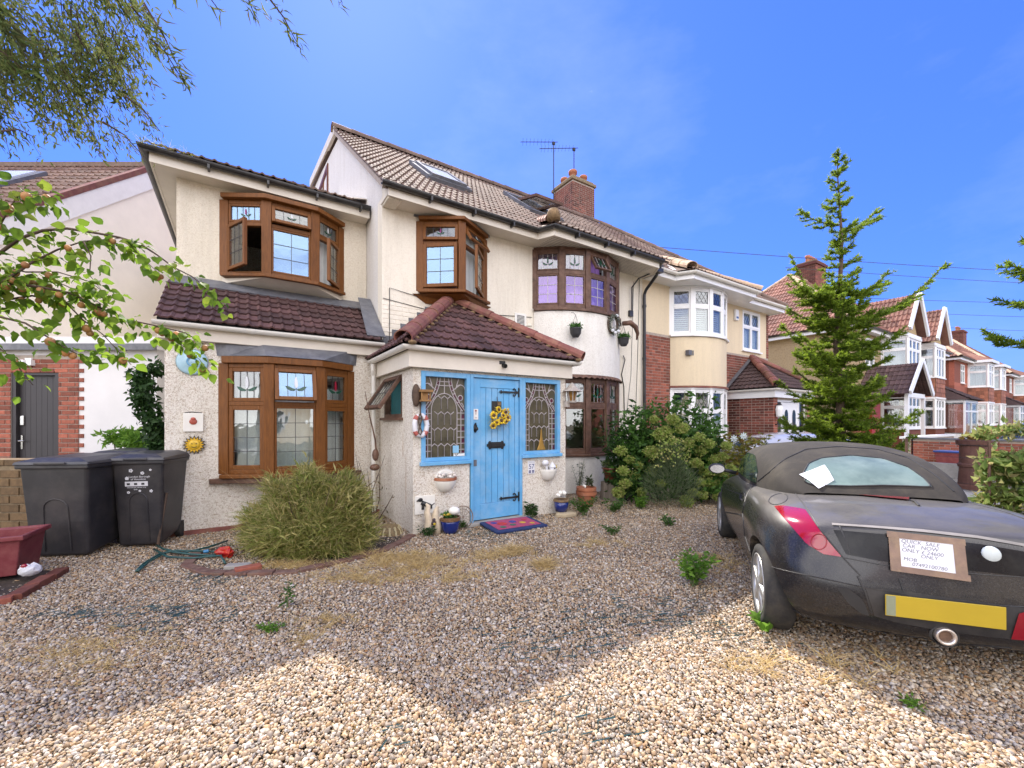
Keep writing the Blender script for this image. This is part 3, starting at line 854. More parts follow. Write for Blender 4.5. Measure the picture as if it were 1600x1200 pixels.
# upper bay
pts = [(-.23, TU-.02), (.33, 7.57), (1.03, 7.57), (1.5, TU-.02)]
ub = bay(ext, 'bay_window', pts, 3.76, 4.93, 4.56, M_WOOD,
    [dict(lo=dict(leads=(3, 3), opn=('L', 34)), up=dict(TOP, leads=(5, 1), mot=M_VIOLET, pane=M_GLASS_SKY, fw=.035)), dict(lo=dict(leads=(2, 3), pane=M_GLASS_SKY, fw=.03), up=dict(TOP, opn=('T', 14), mot=M_PALEGLASS)), dict(lo=dict(leads=(2, 3), opn=('R', 24)), up=dict(TOP, leads=(4, 1), mot=M_PALEGLASS, fw=.035))],
    post=.14, sill=.10, head=.09, head_h=.07, curtain=[None, None, M_NET], label='upper bay window with open casements')
b = MB(); lo = [(-.25, TU-.002, 3.62), (.30, 7.60, 3.70), (1.06, 7.60, 3.70), (1.53, TU-.002, 3.62)]
hp(b.add(lo+[(-.25, TU-.002, 3.705), (.30, 7.53, 3.708), (1.06, 7.53, 3.708), (1.53, TU-.002, 3.705)], [(0,1,5,4),(1,2,6,5),(2,3,7,6),(0,3,2,1),(4,5,6,7)]), 'sill_apron', M_SOFFIT, ext)
# things on the sill inside the open window
# canopy roof
k = (3.60-2.74)/(TU-6.62); yd = Vector((0, 1, k)).normalized(); Lc = math.hypot(TU-6.62, 3.60-2.74)
tile_roof(ext, (S0-.08, 6.62, 2.74), (1, 0, 0), yd, [(0, 0), (2.72, 0), (2.72, Lc-.13), (0, Lc-.13)], M_TILE, w=.27, l=.205, nmax=300, cut=True)
hp(MB().slab([(S0-.06, 6.64, 2.735), (S1-.05, 6.64, 2.735), (S1-.05, TU-.005, 3.58), (S0-.06, TU-.005, 3.58)], .06), 'roof_deck', M_DARK, ext)
hp(MB().slab([(S0-.04, TU-.30, 3.46), (S1-.02, TU-.30, 3.46), (S1-.02, TU-.008, 3.655), (S0-.04, TU-.008, 3.655)], .02), 'flashing', M_LEAD, ext)
hp(MB().slab([(S1-.30, 6.66, 2.815), (S1-.012, 6.66, 2.815), (S1-.012, TU-.30, 3.655), (S1-.22, TU-.30, 3.655)], .02), 'flashing', M_LEAD, ext)
b = MB(); sweep(b, [(S0-.1, 6.69), (S1-.05, 6.69)], gutter_prof(.055, .07)); b2 = MB()
for x in (S0+.9, S0+1.9): sweep(b, [(x, 6.69), (x+.06, 6.69)], gutter_prof(.062, .07))
hp(b, 'gutter', M_WPLASTIC, ext, M=Matrix.Translation((0, 0, 2.70)))
hp(MB().box((S0-.06, 6.685, 2.50), (S1-.05, TE-.001, 2.71)), 'fascia', M_SOFFIT, ext, bevel=.006)
# upper eaves: soffit, fascia, gutter round the left corner
path = [(S0-.24, 13.5), (S0-.24, 7.62), (S1-.03, 7.62)]
b = MB(); sweep(b, path, rect_prof(0, 5.08, .025, 5.26)); hp(b, 'fascia', M_SOFFIT, ext)
hp(MB().box((S0-.239, 7.621, 5.10), (S1-.03, TU-.002, 5.125)).box((S0-.239, TU-.002, 5.10), (S0-.002, 13.5, 5.125)), 'soffit', M_SOFFIT, ext)
b = MB(); sweep(b, path, gutter_prof(.06, .088))
hp(b, 'gutter', M_BGUTTER, ext, M=Matrix.Translation((0, 0, 5.25)))
for s in (-.4, .35, 1.05, 1.75): hp(MB().box((s-.015, 7.47, 5.15), (s+.015, 7.595, 5.21)), 'gutter_bracket', M_BGUTTER, ext)
b = MB()
A = [(S0-.3, 7.56, 5.30), (S1, 7.56, 5.30), (S1, 10.75, 6.85), (2.35-.3, 10.75, 6.85)]
b.slab([(S0-.3, 7.56, 5.27), (S1-.02, 7.56, 5.27), (S1-.02, 10.75, 6.80), (1.6, 10.75, 6.80)], .05)
b.slab([(S0-.3, 13.6, 5.27), (S0-.3, 7.56, 5.27), (1.6, 10.75, 6.80), (1.6, 11.0, 6.80)], .05)
b.slab([(S1-.02, 14, 5.27), (S0-.3, 13.6, 5.27), (1.6, 10.75, 6.80), (S1-.02, 10.75, 6.80)], .05)
hp(b, 'roof_deck', M_TILE_MAIN, ext)
yd = Vector((0, 1, .48)).normalized()
tile_roof(ext, (S0-.3, 7.53, 5.275), (1, 0, 0), yd, [(0, 0), (2.73, 0), (2.73, 3.4), (2.35, 3.4)], M_TILE_MAIN, nmax=24, jit=.014)
hp(MB().slab([(S1-.28, 7.9, 5.52), (S1-.008, 7.9, 5.58), (S1-.008, 10.6, 6.90), (S1-.28, 10.6, 6.84)], .015), 'flashing', M_SOFFIT, ext)

# ---- main house
house = hthing('house', 'cream roughcast semi-detached house with brown bays and black gutters behind the porch', 'house', S1, TM)
b = MB()
zl = lambda t: 5.17+.787*(t-6.47)
wall(b, Matrix.Translation((S1, TM, 0)), S2-S1, 0, 5.16, .25, [(2.58-S1, 3.7, 3.88-S1, 5.0), (5.05-S1, 3.78, 7.51-S1, 5.02), (5.05-S1, .82, 7.51-S1, 2.34)])
b.box((S1+.26, TM+.25, 2.55), (S2, 14, 2.7)); b.box((S1+.26, 11, 0), (S2, 11.1, 5.1)); b.box((4.3, TM+.25, 0), (4.4, 11, 5.1))
hp(b, 'wall', M_RENDER_SMOOTH, house)
brickwork(house, off(house) @ Matrix.Translation((S1+.004, TM-.0005, 2.5)), 3.02, 0, 1.02, mat('painted_white_brick', (.82, .76, .64), .7, .08, 9, .4, 50, .004, dirt=(.6, .52, .4), dirt_amt=.4, dscale=5), 'flemish', nmax=200, proud=.005)
b = MB(); Mg = Matrix(((0,0,1,0),(1,0,0,0),(0,1,0,0),(0,0,0,1)))
g = [(TM+.25, 0), (14.8, 0), (14.8, 9.0), (10.62, zl(10.55)-.13), (TM+.25, zl(TM+.25)-.13)]
b.prism(g, S1+.001, S1+.25, Mg)
b.prism([(TM, 5.165), (TM+.249, 5.165), (TM+.249, zl(TM+.249)-.13), (TM, zl(TM)-.13)], S1+.001, S1+.25, Mg)
hp(b, 'gable_wall', M_GABLE, house)
hp(MB().box((S1-.002, TM-.34, 5.00), (S1+.22, TM-.001, 5.30)), 'kneeler', M_RENDER_SMOOTH, house, bevel=.02)
b = MB(); Mw = Matrix(((0,1,0,S1-.02),(-1,0,0,0),(0,0,1,0),(0,0,0,1)))
flatwin(house, 'gable_window', Mw, -13.5, 7.15, -11.95, 8.35, M_WOOD, cols=2, fw=.12, sill=False, lol=None)
hp(MB().box((S1-.10, 10.6, 8.33), (S1-.03, 14.85, 8.55), Matrix.Translation((0, 10.6, 8.35)) @ Matrix.Rotation(math.atan(.17), 4, 'X') @ Matrix.Translation((0, -10.6, -8.35))), 'barge_board', M_SOFFIT, house)
# roof
EV = (S1-.12, 6.44, zl(6.44)); k = .787; yd = Vector((0, 1, k)).normalized(); LR = (10.62-6.44)*math.sqrt(1+k*k)
tile_roof(house, EV, (1, 0, 0), yd, [(0, 0), (S2-S1+.12, 0), (S2-S1+.12, LR), (0, LR)], M_TILE_MAIN, w=.235, l=.30, nmax=300, rh=.026,
          holes=[(1.36, 1.9, 2.2, 3.3), (4.05, 2.2, 5.0, 3.8)])
b = MB()
b.slab([(S1-.06, 6.46, zl(6.46)), (S2, 6.46, zl(6.46)), (S2, 10.62, zl(10.62)), (S1-.06, 10.62, zl(10.62))], .07)
b.slab([(S2, 14.8, 9.02), (S1-.06, 14.8, 9.02), (S1-.06, 10.62, zl(10.62)), (S2, 10.62, zl(10.62))], .07)
b.box((S1+.3, 14.6, 0), (S2, 14.8, 8.9))
hp(b, 'roof_deck', M_TILE_MAIN, house)
caps(house, (S1-.14, 10.62, zl(10.62)+.03), (S2, 10.62, zl(10.62)+.03), M_TILE_MAIN, r=.13, seg=.45, name='ridge_tile')
hp(MB().box((S1-.10, 6.5, -.09), (S1-.02, 6.5+LR-.1, -.01), Matrix.Translation((0, 6.5, zl(6.5))) @ Matrix.Rotation(math.atan(k), 4, 'X') @ Matrix.Translation((0, -6.5, 0))), 'verge_mortar', M_MORTAR, house)
# skylights
def skylight(root, s0, s1, v0, v1, opn=0, name='skylight', label=None):
    P = Matrix.Translation(EV) @ Matrix.Rotation(math.atan(.787), 4, 'X')
    w_, l_ = s1-s0, v1-v0; B = P @ Matrix.Translation((s0, v0, .03))
    b = MB()
    b.box((-.1, -.08, -.06), (w_+.1, 0, .06)); b.box((-.1, l_, -.06), (w_+.1, l_+.12, .09)); b.box((-.1, 0, -.06), (0, l_, .075)); b.box((w_, 0, -.06), (w_+.1, l_, .075))
    part = hp(b, name, M_LEAD, root, M=B)
    if label: part['label'] = label
    Cm = Matrix.Translation((0, l_*.5, .08)) @ Matrix.Rotation(R(-opn), 4, 'X') @ Matrix.Translation((0, -l_*.5, 0)) if opn else Matrix.Translation((0, 0, .06))
    b = MB(); b.box((0, 0, 0), (.07, l_, .06)); b.box((w_-.07, 0, 0), (w_, l_, .06)); b.box((.07, 0, 0), (w_-.07, .08, .06)); b.box((.07, l_-.08, 0), (w_-.07, l_, .06))
    b.build('sash', M_LEAD if not opn else M_OLDWOOD, part, Cm)
    MB().box((.07, .08, .03), (w_-.07, l_-.08, .04)).build('pane', M_PALEGLASS if not opn else M_GLASS, part, Cm)
    MB().box((.02, .02, .03 if not opn else -.30), (w_-.02, l_-.02, .04 if not opn else -.28)).build('blind', M_WHITE if not opn else M_DARK, part)
skylight(house, 1.40, 2.18, 1.95, 3.20)
skylight(house, 4.10, 4.95, 2.3, 3.7, opn=22, label='open skylight tilted on its pivot')
# eaves
path = [(S1-.02, 6.52), (4.84, 6.52), (4.99, 6.20), (8.05, 6.20), (8.30, 6.52), (S2+.02, 6.52)]
b = MB(); sweep(b, path, rect_prof(0, 5.00, .025, 5.17)); hp(b, 'fascia', M_SOFFIT, house)
hp(MB().prism([(S1-.02, 6.521), (4.84, 6.521), (4.99, 6.201), (8.05, 6.201), (8.30, 6.521), (S2, 6.521), (S2, TM-.002), (S1-.02, TM-.002)], 5.035, 5.06), 'soffit', M_SOFFIT, house)
b = MB(); 
for i in range(11): b.box((5.05, 6.25+i*.06, 5.031), (8.0, 6.252+i*.06, 5.036))
hp(b, 'soffit_joint', M_DARK, house)
b = MB(); sweep(b, [(S1-.14, 6.52)]+path[1:], gutter_prof(.06, .088))
hp(b, 'gutter', M_BGUTTER, house, M=Matrix.Translation((0, 0, 5.165)))
for s, t_ in ((2.6, 6.37), (3.4, 6.37), (4.2, 6.37), (5.5, 6.05), (6.3, 6.05), (7.1, 6.05)): hp(MB().box((s-.015, t_, 5.06), (s+.015, t_+.125, 5.13)), 'gutter_bracket', M_BGUTTER, house)
# small roof over the bay, hipped at its left end
yd2 = Vector((0, 1, .52)).normalized(); zb = 5.205
tb = lambda s_, t_: (s_, t_, zb+.52*(t_-6.14))
tx = 6.14 + (zl(6.14)-zb)/(.52-.787)    # where it meets the main slope
tile_roof(house, (4.86, 6.12, zb-.01), (1, 0, 0), yd2, [(0, 0), (3.5, 0), (3.5, 2.1), (1.2, 2.1)], M_TILE_MAIN, nmax=60, rh=.03, l=.32)
b = MB(); b.slab([(4.88, 6.14, zb), (S2, 6.14, zb), (S2, 8.05, zb+.52*1.91), (5.95, 8.05, zb+.52*1.91)], .05)
b.face([(4.88, 6.14, zb), (5.95, 8.05, zb+.52*1.91+.02), (4.84, 6.50, zl(6.5)+.01)])
hp(b, 'roof_deck', M_TILE_MAIN, house)
caps(house, (4.86, 6.11, zb+.05), (5.95, 8.05, zb+.52*1.91+.06), M_HIPTILE, r=.12, seg=.4)
hp(MB().lathe([(0, .16), (.09, .13), (.13, .05), (.13, -.06), (0, -.08)], 10, Matrix.Translation((4.88, 6.08, zb+.08))), 'hip_finial', M_MORTAR_Y, house, smooth=True)
# oriel: two-sided bay
pts = [(2.58, TM-.02), (3.20, 6.50), (3.88, TM-.02)]
bay(house, 'oriel_window', pts, 3.72, 4.93, 4.56, M_WOOD,
    [dict(lo=dict(leads=(2, 3), opn=('L', 7), pane=M_GLASS_SKY, fw=.06), up=dict(TOP, opn=('T', 7), mot=M_VIOLET)), dict(lo=dict(leads=(2, 3), opn=('R', 20), fw=.055), up=dict(TOP, opn=('T', 30), mot=M_PALEGLASS))],
    post=.14, sill=.12, head=.08, head_h=.06, curtain=[None, M_NET])
b = MB(); n = 3; lo = [(p[0], p[1], 3.66) for p in [(2.46, TM-.003), (3.20, 6.44), (4.02, TM-.003)]]
hp(MB().add(lo+[(2.7, TM-.003, 3.52), (3.2, 6.75, 3.56), (3.8, TM-.003, 3.52)], [(0,1,4,3),(1,2,5,4),(0,2,1)]), 'sill_apron', M_WOOD, house)
b = MB(); 
hp(b.add([(2.48, TM-.003, 4.992), (3.20, 6.42, 4.992), (4.0, TM-.003, 4.992), (2.5, TM-.003, 5.08), (3.2, 6.7, 5.03), (3.98, TM-.003, 5.08)], [(0,1,4,3),(1,2,5,4),(0,2,1),(3,4,5)]), 'lead_cap', M_LEAD, house)
# big curved bay, two storeys
BP = bow(6.28, TM-.01, 2.5, .6, 5); fine = bow(6.28, TM-.01, 2.5, .6, 24)
lead6 = dict(pane=M_GLASS_BAY, leads=(2, 3), lm=M_PALECAME, fw=.035, lw=.012)
lead4 = dict(leads=(4, 1), lm=M_PALECAME, fw=.03, lw=.010, mot=M_GREENGLASS)
bay(house, 'bay_window', BP, 3.78, 5.00, 4.52, M_OLDWOOD,
    [dict(lo=lead6, up=lead4), dict(lo=lead6, up=lead4), dict(lo=lead6, up=dict(lead4, opn=('T', 28))), dict(lo=lead6, up=lead4), dict(lo=lead6, up=lead4)],
    post=.12, rail=.08, sill=.06, head=.02, head_h=.03, curtain=[M_PURPLE]*3+[M_NET]*2, cur_z=(3.8, 4.95), label='upper curved bay with the purple pane reflection painted on its curtains')
lead0 = dict(leads=(1, 1), lm=M_PALECAME, fw=.035)
bay(house, 'bay_window', BP, .80, 2.36, 1.80, M_OLDWOOD,
    [dict(lo=lead0, up=lead4)]*5, post=.12, rail=.08, sill=.07, head=.02, head_h=.03, label='lower curved bay with plain lower panes')
b = MB(); n = len(fine)
hp(MB().prism(fine, 2.40, 3.72), 'bay_wall', M_BAYWALL, house); hp(MB().prism(fine, 0, .74), 'bay_wall', M_BAYWALL, house)
b = MB()
for i in range(40):
    s = 5.05+i*(2.46/39); a = min(range(n), key=lambda q: abs(fine[q][0]-s)); p = fine[a]
fo = bow(6.28, TM-.01, 2.56, .68, 44); vs = []
for i, p in enumerate(fo):
    vs += [(p[0], p[1]-.02, 2.375-(.03 if i % 2 else .0)), (p[0], p[1]+.05, 2.43)]
hp(b.add(vs, [(2*i, 2*i+2, 2*i+3, 2*i+1) for i in range(len(fo)-1)]), 'scalloped_flashing', M_OLDWOOD, house)
# rain water pipe on the party line
b = MB(); b.tube([(S2-.01, 6.44, 5.10), (S2-.01, 6.50, 4.98), (S2-.01, 6.80, 4.72), (S2-.01, 6.85, 4.62), (S2-.01, 6.85, .1)], .038, 10)
for z in (4.3, 3.0, 1.7): b.tube([(S2-.01, 6.85, z), (S2-.01, 6.85, z+.06)], .05, 10)
b.box((S2-.13, 6.38, 5.04), (S2+.11, 6.62, 5.22)); b.tube([(S2-.45, 6.86, 4.15), (S2-.45, 6.86, 4.72), (S2-.40, 6.7, 4.9), (S2-.1, 6.6, 5.05)], .018, 8)
b.box((S2-.52, 6.86, 4.02), (S2-.40, 6.915, 4.16))
hp(b, 'drain_pipe', M_BGUTTER, house, smooth=False)
b = MB()
b.box((4.56, TM-.018, 3.36), (4.84, TM-.001, 3.64)); 
hp(b, 'air_vent', M_WPLASTIC, house, bevel=.005)
b = MB()
for i in range(8): b.box((4.61, TM-.022, 3.40+i*.026), (4.79, TM-.0185, 3.412+i*.026))
hp(b, 'vent_slot', M_DARK, house)
b = MB(); b.tube([(S1+.12, TM-.012, 2.7), (S1+.12, TM-.012, 3.69), (2.5, TM-.012, 3.63), (4.0, TM-.012, 3.52), (4.98, TM-.012, 3.60)], .006, 5)
b.tube([(S1+.01, TM-.012, 3.50), (3.9, TM-.012, 3.30), (4.98, TM-.012, 3.42)], .005, 5)
b.tube([(7.72, TM-.012, 1.5), (7.70, TM-.012, 2.3), (7.62, TM-.012, 2.6), (7.72, TM-.03, 2.95), (7.66, TM-.03, 3.05)], .012, 6)
b.tube([(7.75, TM-.012, 1.4), (7.95, TM-.012, 2.6), (8.05, TM-.012, 4.9)], .005, 5)
b.tube([(8.1, TM-.012, 1.3), (8.2, TM-.012, 3.2), (8.25, TM-.02, 5.0)], .006, 5)
hp(b, 'wall_cable', M_BGUTTER, house)
b = MB()
for i in range(9):
    t0 = 6.91; zq = 2.50+.8*(1.80+i*.145-1.69); b.box((1.96+i*.145 if i else 1.96, TM-.012-.0006*i, zq), (2.13+i*.145, TM-.001, zq+.30))
hp(b, 'stepped_flashing', M_LEAD, house)

# ---- porch
porch = hthing('porch', 'blue fronted porch with hipped plum tile roof and leaded side windows', 'porch', 3.15, 5.21)
PS0, PS1, PT = 1.86, 4.43, 5.21
b = MB()
wall(b, Matrix.Translation((PS0, PT, 0)), PS1-PS0, 0, 2.18, .18, [(1.97-PS0, .93, 2.68-PS0, 2.12), (2.68-PS0, 0, 3.58-PS0, 2.12), (3.58-PS0, .96, 4.31-PS0, 2.12)])
wall(b, Matrix(((0,1,0,PS0),(-1,0,0,TM-.005),(0,0,1,0),(0,0,0,1))), TM-.005-PT-.18, 0, 2.18, .16, [(.42, 1.52, 1.28, 2.12)])
wall(b, Matrix(((0,-1,0,PS1),(1,0,0,PT+.18),(0,0,1,0),(0,0,0,1))), TM-.005-PT-.18, 0, 2.18, .16)
hp(b, 'wall', M_RENDER, porch, bevel=.01)
hp(MB().box((PS0+.17, PT+.19, .02), (PS1-.17, TM-.01, .10)), 'porch_floor', M_PAVE, porch)
hp(MB().box((PS0+.17, TM-.10, .10), (PS1-.17, TM-.02, 2.3)), 'inner_wall', M_INTERIOR, porch)
path = [(PS0-.05, TM-.01), (PS0-.05, PT-.05), (PS1+.05, PT-.05), (PS1+.05, TM-.01)]
b = MB(); sweep(b, path, rect_prof(-.03, 2.16, .03, 2.38)); hp(b, 'fascia', M_SOFFIT, porch, bevel=.004)
b = MB(); sweep(b, path, gutter_prof(.055, .09)); hp(b, 'gutter', M_WPLASTIC, porch, M=Matrix.Translation((0, 0, 2.42)))
b = MB(); b.tube([(1.72, 6.62, 2.36), (1.72, 6.62, 2.26), (1.74, 6.66, 2.18), (1.74, 6.66, .05)], .034, 10)
for z in (2.2, 1.9, 1.1): b.tube([(1.74, 6.66, z), (1.74, 6.66, z+.05)], .043, 10)
hp(b, 'drain_pipe', M_WPLASTIC, porch)
AP = Vector((3.15, TM-.01, 3.62)); E0, E1, ET, EZ = PS0-.17, PS1+.17, PT-.17, 2.45
rise = AP.z-EZ
for nm in ('front',):
    yd = Vector((0, AP.y-ET, rise)); L = yd.length
    tile_roof(porch, (E0, ET, EZ), (1, 0, 0), yd, [(0, 0), (E1-E0, 0), (AP.x-E0, L-.02)], M_TILE, w=.27, l=.26, nmax=300)
    ydl = Vector((AP.x-E0, 0, rise)); Ll = ydl.length
    tile_roof(porch, (E0, AP.y, EZ), (0, -1, 0), ydl, [(0, 0), (AP.y-ET, 0), (0, Ll-.02)], M_TILE, w=.27, l=.26, nmax=60)
    tile_roof(porch, (E1, ET, EZ), (0, 1, 0), Vector((AP.x-E1, 0, rise)), [(0, 0), (AP.y-ET, 0), (AP.y-ET, Ll-.02)], M_TILE, w=.27, l=.26, nmax=10)
b = MB(); d = .03
b.face([(E0, ET, EZ-d), (E1, ET, EZ-d), (AP.x, AP.y, AP.z-d)]); b.face([(E0, AP.y, EZ-d), (E0, ET, EZ-d), (AP.x, AP.y, AP.z-d)]); b.face([(E1, ET, EZ-d), (E1, AP.y, EZ-d), (AP.x, AP.y, AP.z-d)])
b.face([(E0, ET, EZ-.05), (E0, AP.y, EZ-.05), (E1, AP.y, EZ-.05), (E1, ET, EZ-.05)])
hp(b, 'roof_deck', M_DARK, porch)
caps(porch, (E0-.02, ET-.02, EZ+.05), (AP.x, AP.y-.02, AP.z+.06), M_HIPTILE, r=.115, seg=.42)
caps(porch, (E1+.02, ET-.02, EZ+.05), (AP.x, AP.y-.02, AP.z+.06), M_HIPTILE, r=.115, seg=.42)
b = MB()
for x0, x1, sg in ((E0, AP.x, 1), (E1, AP.x, -1)):
    for k in range(14):
        f = k/14; rr = random.Random(k)
        c = Vector((x0, ET, EZ)).lerp(AP, f); b.ball((c.x+sg*(.07+.02*rr.random()), c.y-.05, c.z-.005), (.06, .06, .03), 6, 4)
tag(hp(b, 'hip_mortar', M_MORTAR_Y, porch, smooth=True), kind='stuff')
# door frame and windows
def leaded_side(par, x0, x1, z0, z1):
    """leaded stained glass: long hexagons under a pointed arch, bordered with small squares"""
    y = PT+.05; b = MB(); w_ = x1-x0; h_ = z1-z0; r = .0065
    L = lambda pts, rr=r: b.tube([(x0+u*w_, y, z0+v*h_) for u, v in pts], rr, 4)
    n = 5; hw = .66/(n-1); 
    for k in range(n):                                   # hexagon columns, half-offset rows
        pass
    cols = 4; c0, c1 = .17, .80; cw = (c1-c0)/cols; rows = [(.0, .17), (.24, .38), (.44, .58), (.64, .80)]
    ch = .20; tip = .035
    for j in range(5):
        zb_ = j*ch-.03
        for i in range(-1, cols+1):
            cx = c0+cw*(i+.5)+(cw/2 if j % 2 else 0)
            pts = [(cx-cw/2, zb_+tip), (cx-cw/2, zb_+ch-tip), (cx, zb_+ch), (cx+cw/2, zb_+ch-tip), (cx+cw/2, zb_+tip)]
            for a, c in zip(pts[:-1], pts[1:]):
                top = lambda u: .80 - 1.9*max(0, abs(u-(c0+c1)/2)-.12)**1.6*2
                def ok(q): return c0-.001 <= q[0] <= c1+.001 and 0 <= q[1] <= top(q[0])
                if ok(a) and ok(c): L([a, c])
    mid = (c0+c1)/2
    L([(c0, 0), (c0, .58)]); L([(c1, 0), (c1, .58)])
    arc = [(mid+(c1-mid)*math.cos(a), .58+.22*math.sin(a)) for a in np.linspace(0, math.pi, 15)]
    L(arc)
    L([(mid+(c1-mid+.17)*math.cos(a), .58+.05+.10*math.sin(a)*1.2) for a in np.linspace(.0, .5, 4)])
    for u in (.085, .90): L([(u, 0), (u, .60)])
    for k in range(1, 8):
        L([(0, k*.078), (c0, k*.078)]); L([(c1, k*.078+.01), (1, k*.078+.01)])
    for sg in (-1, 1):                                   # sweeping ribbons at the top
        for d_ in (0, .07):
            L([(mid+sg*(.10+d_+.36*f**1.8), 1-.42*f) for f in np.linspace(0, 1, 9)])
        for f in (.25, .5, .75): L([(mid+sg*(.10+.36*f**1.8), 1-.42*f), (mid+sg*(.17+.36*f**1.8), 1-.42*f+.02)])
        cx = mid+sg*.40; L([(cx+.06*math.cos(a), .75+.035*math.sin(a)) for a in np.linspace(0, 2*math.pi, 11)])
        L([(mid+sg*(.40+.12*math.cos(a)), .86+.06*math.sin(a)) for a in np.linspace(0, math.pi, 7)])
        L([(mid+sg*.30, .90), (mid+sg*.36, 1.0)]); L([(mid+sg*.2, .84), (mid+sg*.40, .92)])
    for f in (.90, .95): L([(mid-.14, f), (mid+.14, f)])
    L([(mid, .80), (mid, 1)])
    tag(b.build('leading', M_PALECAME, par, Matrix.Identity(4)), kind='stuff')
    MB().box((x0, y+.004, z0), (x1, y+.010, z1)).build('pane', M_OLIVE, par)
    q = MB()                                             # coloured pieces
    for k in range(8):
        for u0, u1 in ((.0, .085), (.90, 1.0)):
            if (k+(u0 > .5)) % 2: q.box((x0+u0*w_+.004, y+.0015, z0+(k*.078+.01)*h_), (x0+u1*w_-.004, y+.0035, z0+(k*.078+.068)*h_))
    for sg in (-1, 1):
        cx, cz = x0+(mid+sg*.40)*w_, z0+.75*h_; q.prism([(cx+.05*w_*math.cos(a), cz+.03*h_*math.sin(a)) for a in np.linspace(0, 2*math.pi, 11)[:-1]], 0, .002, Matrix.Translation((0, y+.0035, 0)) @ Matrix.Rotation(R(90), 4, 'X'))
        for f in np.linspace(.1, .85, 5):
            a = [(mid+sg*(.10+.36*g**1.8), 1-.42*g) for g in (f, f+.12)]; c = [(mid+sg*(.17+.36*g**1.8), 1-.42*g) for g in (f+.12, f)]
            q.face([(x0+u*w_, y+.0028, z0+v*h_) for u, v in (a+c)[::sg]])
    tag(q.build('stained_pieces', M_MAROON, par), kind='stuff')
for x0, x1, z0 in ((1.97, 2.69, .93), (3.57, 4.31, .96)):
    b = MB()
    b.box((x0, PT-.015, z0), (x0+.06, PT+.09, 2.13)); b.box((x1-.06, PT-.015, z0), (x1, PT+.09, 2.13)); b.box((x0+.06, PT-.014, 2.06), (x1-.06, PT+.09, 2.13)); b.box((x0+.06, PT-.014, z0), (x1-.06, PT+.09, z0+.05))
    win = hp(b, 'side_window', M_BLUE, porch, bevel=.005)
    MB().box((x0-.02, PT-.06, z0-.05), (x1+.01, PT+.03, z0-.001)).build('sill', M_BLUE, win, bevel=.006)
    leaded_side(win, x0+.06, x1-.06, z0+.05, 2.06)
b = MB(); b.box((2.692, PT-.02, .04), (2.735, PT+.10, 2.13)); b.box((3.525, PT-.02, .04), (3.568, PT+.10, 2.13)); b.box((2.735, PT-.019, 2.085), (3.525, PT+.10, 2.13))
hp(b, 'door_frame', M_BLUE, porch, bevel=.005)
hp(MB().box((2.60, PT-.10, .0), (3.66, PT+.12, .045)), 'threshold', M_PAVE, porch, bevel=.01)
b = MB(); DX0, DX1, DZ0, DZ1 = 2.74, 3.52, .06, 2.08
b.box((DX0, PT+.012, DZ0), (DX0+.115, PT+.055, DZ1)); b.box((DX1-.07, PT+.012, DZ0), (DX1, PT+.055, DZ1))
b.box((DX0+.115, PT+.012, DZ1-.13), (DX1-.07, PT+.055, DZ1)); b.box((DX0+.115, PT+.012, DZ0), (DX1-.07, PT+.055, DZ0+.22))
door = hp(b, 'front_door', M_BLUE, porch, bevel=.004)
nb = 6; bw = (DX1-.07-DX0-.115)/nb
me = MB().box((.003, PT+.020, DZ0+.222), (bw-.003, PT+.05, DZ1-.132)).mesh('door_board', M_BLUE)
for i in range(nb): place(me, 'door_board', door, Matrix.Translation((DX0+.115+i*bw, 0, 0)), bevel=.005)
MB().box((DX0+.116, PT+.045, DZ0+.222), (DX1-.071, PT+.054, DZ1-.132)).build('board_backing', M_DARK, door)
def hinge(z):
    b = MB(); y0, y1 = PT+.006, PT+.0115
    Mx = Matrix.Translation((0, y1, 0)) @ Matrix.Rotation(R(90), 4, 'X')
    b.prism([(DX1+.01, z-.018), (DX1+.01, z+.018), (3.40, z+.012), (3.28, z+.014), (3.22, z+.010), (3.20, z+.03), (3.19, z+.008), (3.165, z), (3.19, z-.008), (3.20, z-.03), (3.22, z-.010), (3.28, z-.014), (3.40, z-.012)], 0, .012, Mx)
    for sg in (-1, 1):
        b.tube([(3.47, y0, z+sg*.012), (3.455, y0, z+sg*.045), (3.43, y0, z+sg*.058), (3.415, y0, z+sg*.045), (3.425, y0, z+sg*.035)], .009, 6)
    b.box((3.505, y0-.008, z-.07), (3.53, y1+.01, z+.07))
    b.build('strap_hinge', M_BLACKMETAL, door)
hinge(1.90); hinge(.33)
b = MB(); y0 = PT+.008
b.box((2.99, y0-.004, 1.075), (3.25, PT+.019, 1.165)); b.box((2.965, y0-.002, 1.10), (3.275, PT+.018, 1.14)); b.box((3.0, y0-.002, 1.06), (3.03, PT+.018, 1.18)); b.box((3.21, y0-.002, 1.06), (3.24, PT+.018, 1.18)); b.box((3.03, y0-.010, 1.095), (3.21, y0-.003, 1.145))
b.build('letter_box', M_BLACKMETAL, door, bevel=.003)
b = MB(); b.box((3.05, y0, 1.60), (3.21, PT+.019, 1.76)); b.build('spy_hole', M_DARK, door)
MB().box((3.14, y0-.002, 1.70), (3.20, y0, 1.75)).build('spy_hole_pane', M_MORTAR_Y, door)
b = MB(); b.prism([(2.775+.03*math.cos(a), 1.37+.065*math.sin(a)) for a in np.linspace(0, 2*math.pi, 13)[:-1]], 0, .01, Matrix.Translation((0, PT+.0115, 0)) @ Matrix.Rotation(R(90), 4, 'X'))
b.ball((2.775, PT-.03, 1.36), (.026, .026, .028), 10, 7); b.tube([(2.775, PT-.03, 1.36), (2.775, PT+.01, 1.36)], .012, 8); b.tube([(2.775, PT+.005, 1.43), (2.775, PT-.012, 1.44)], .010, 8)
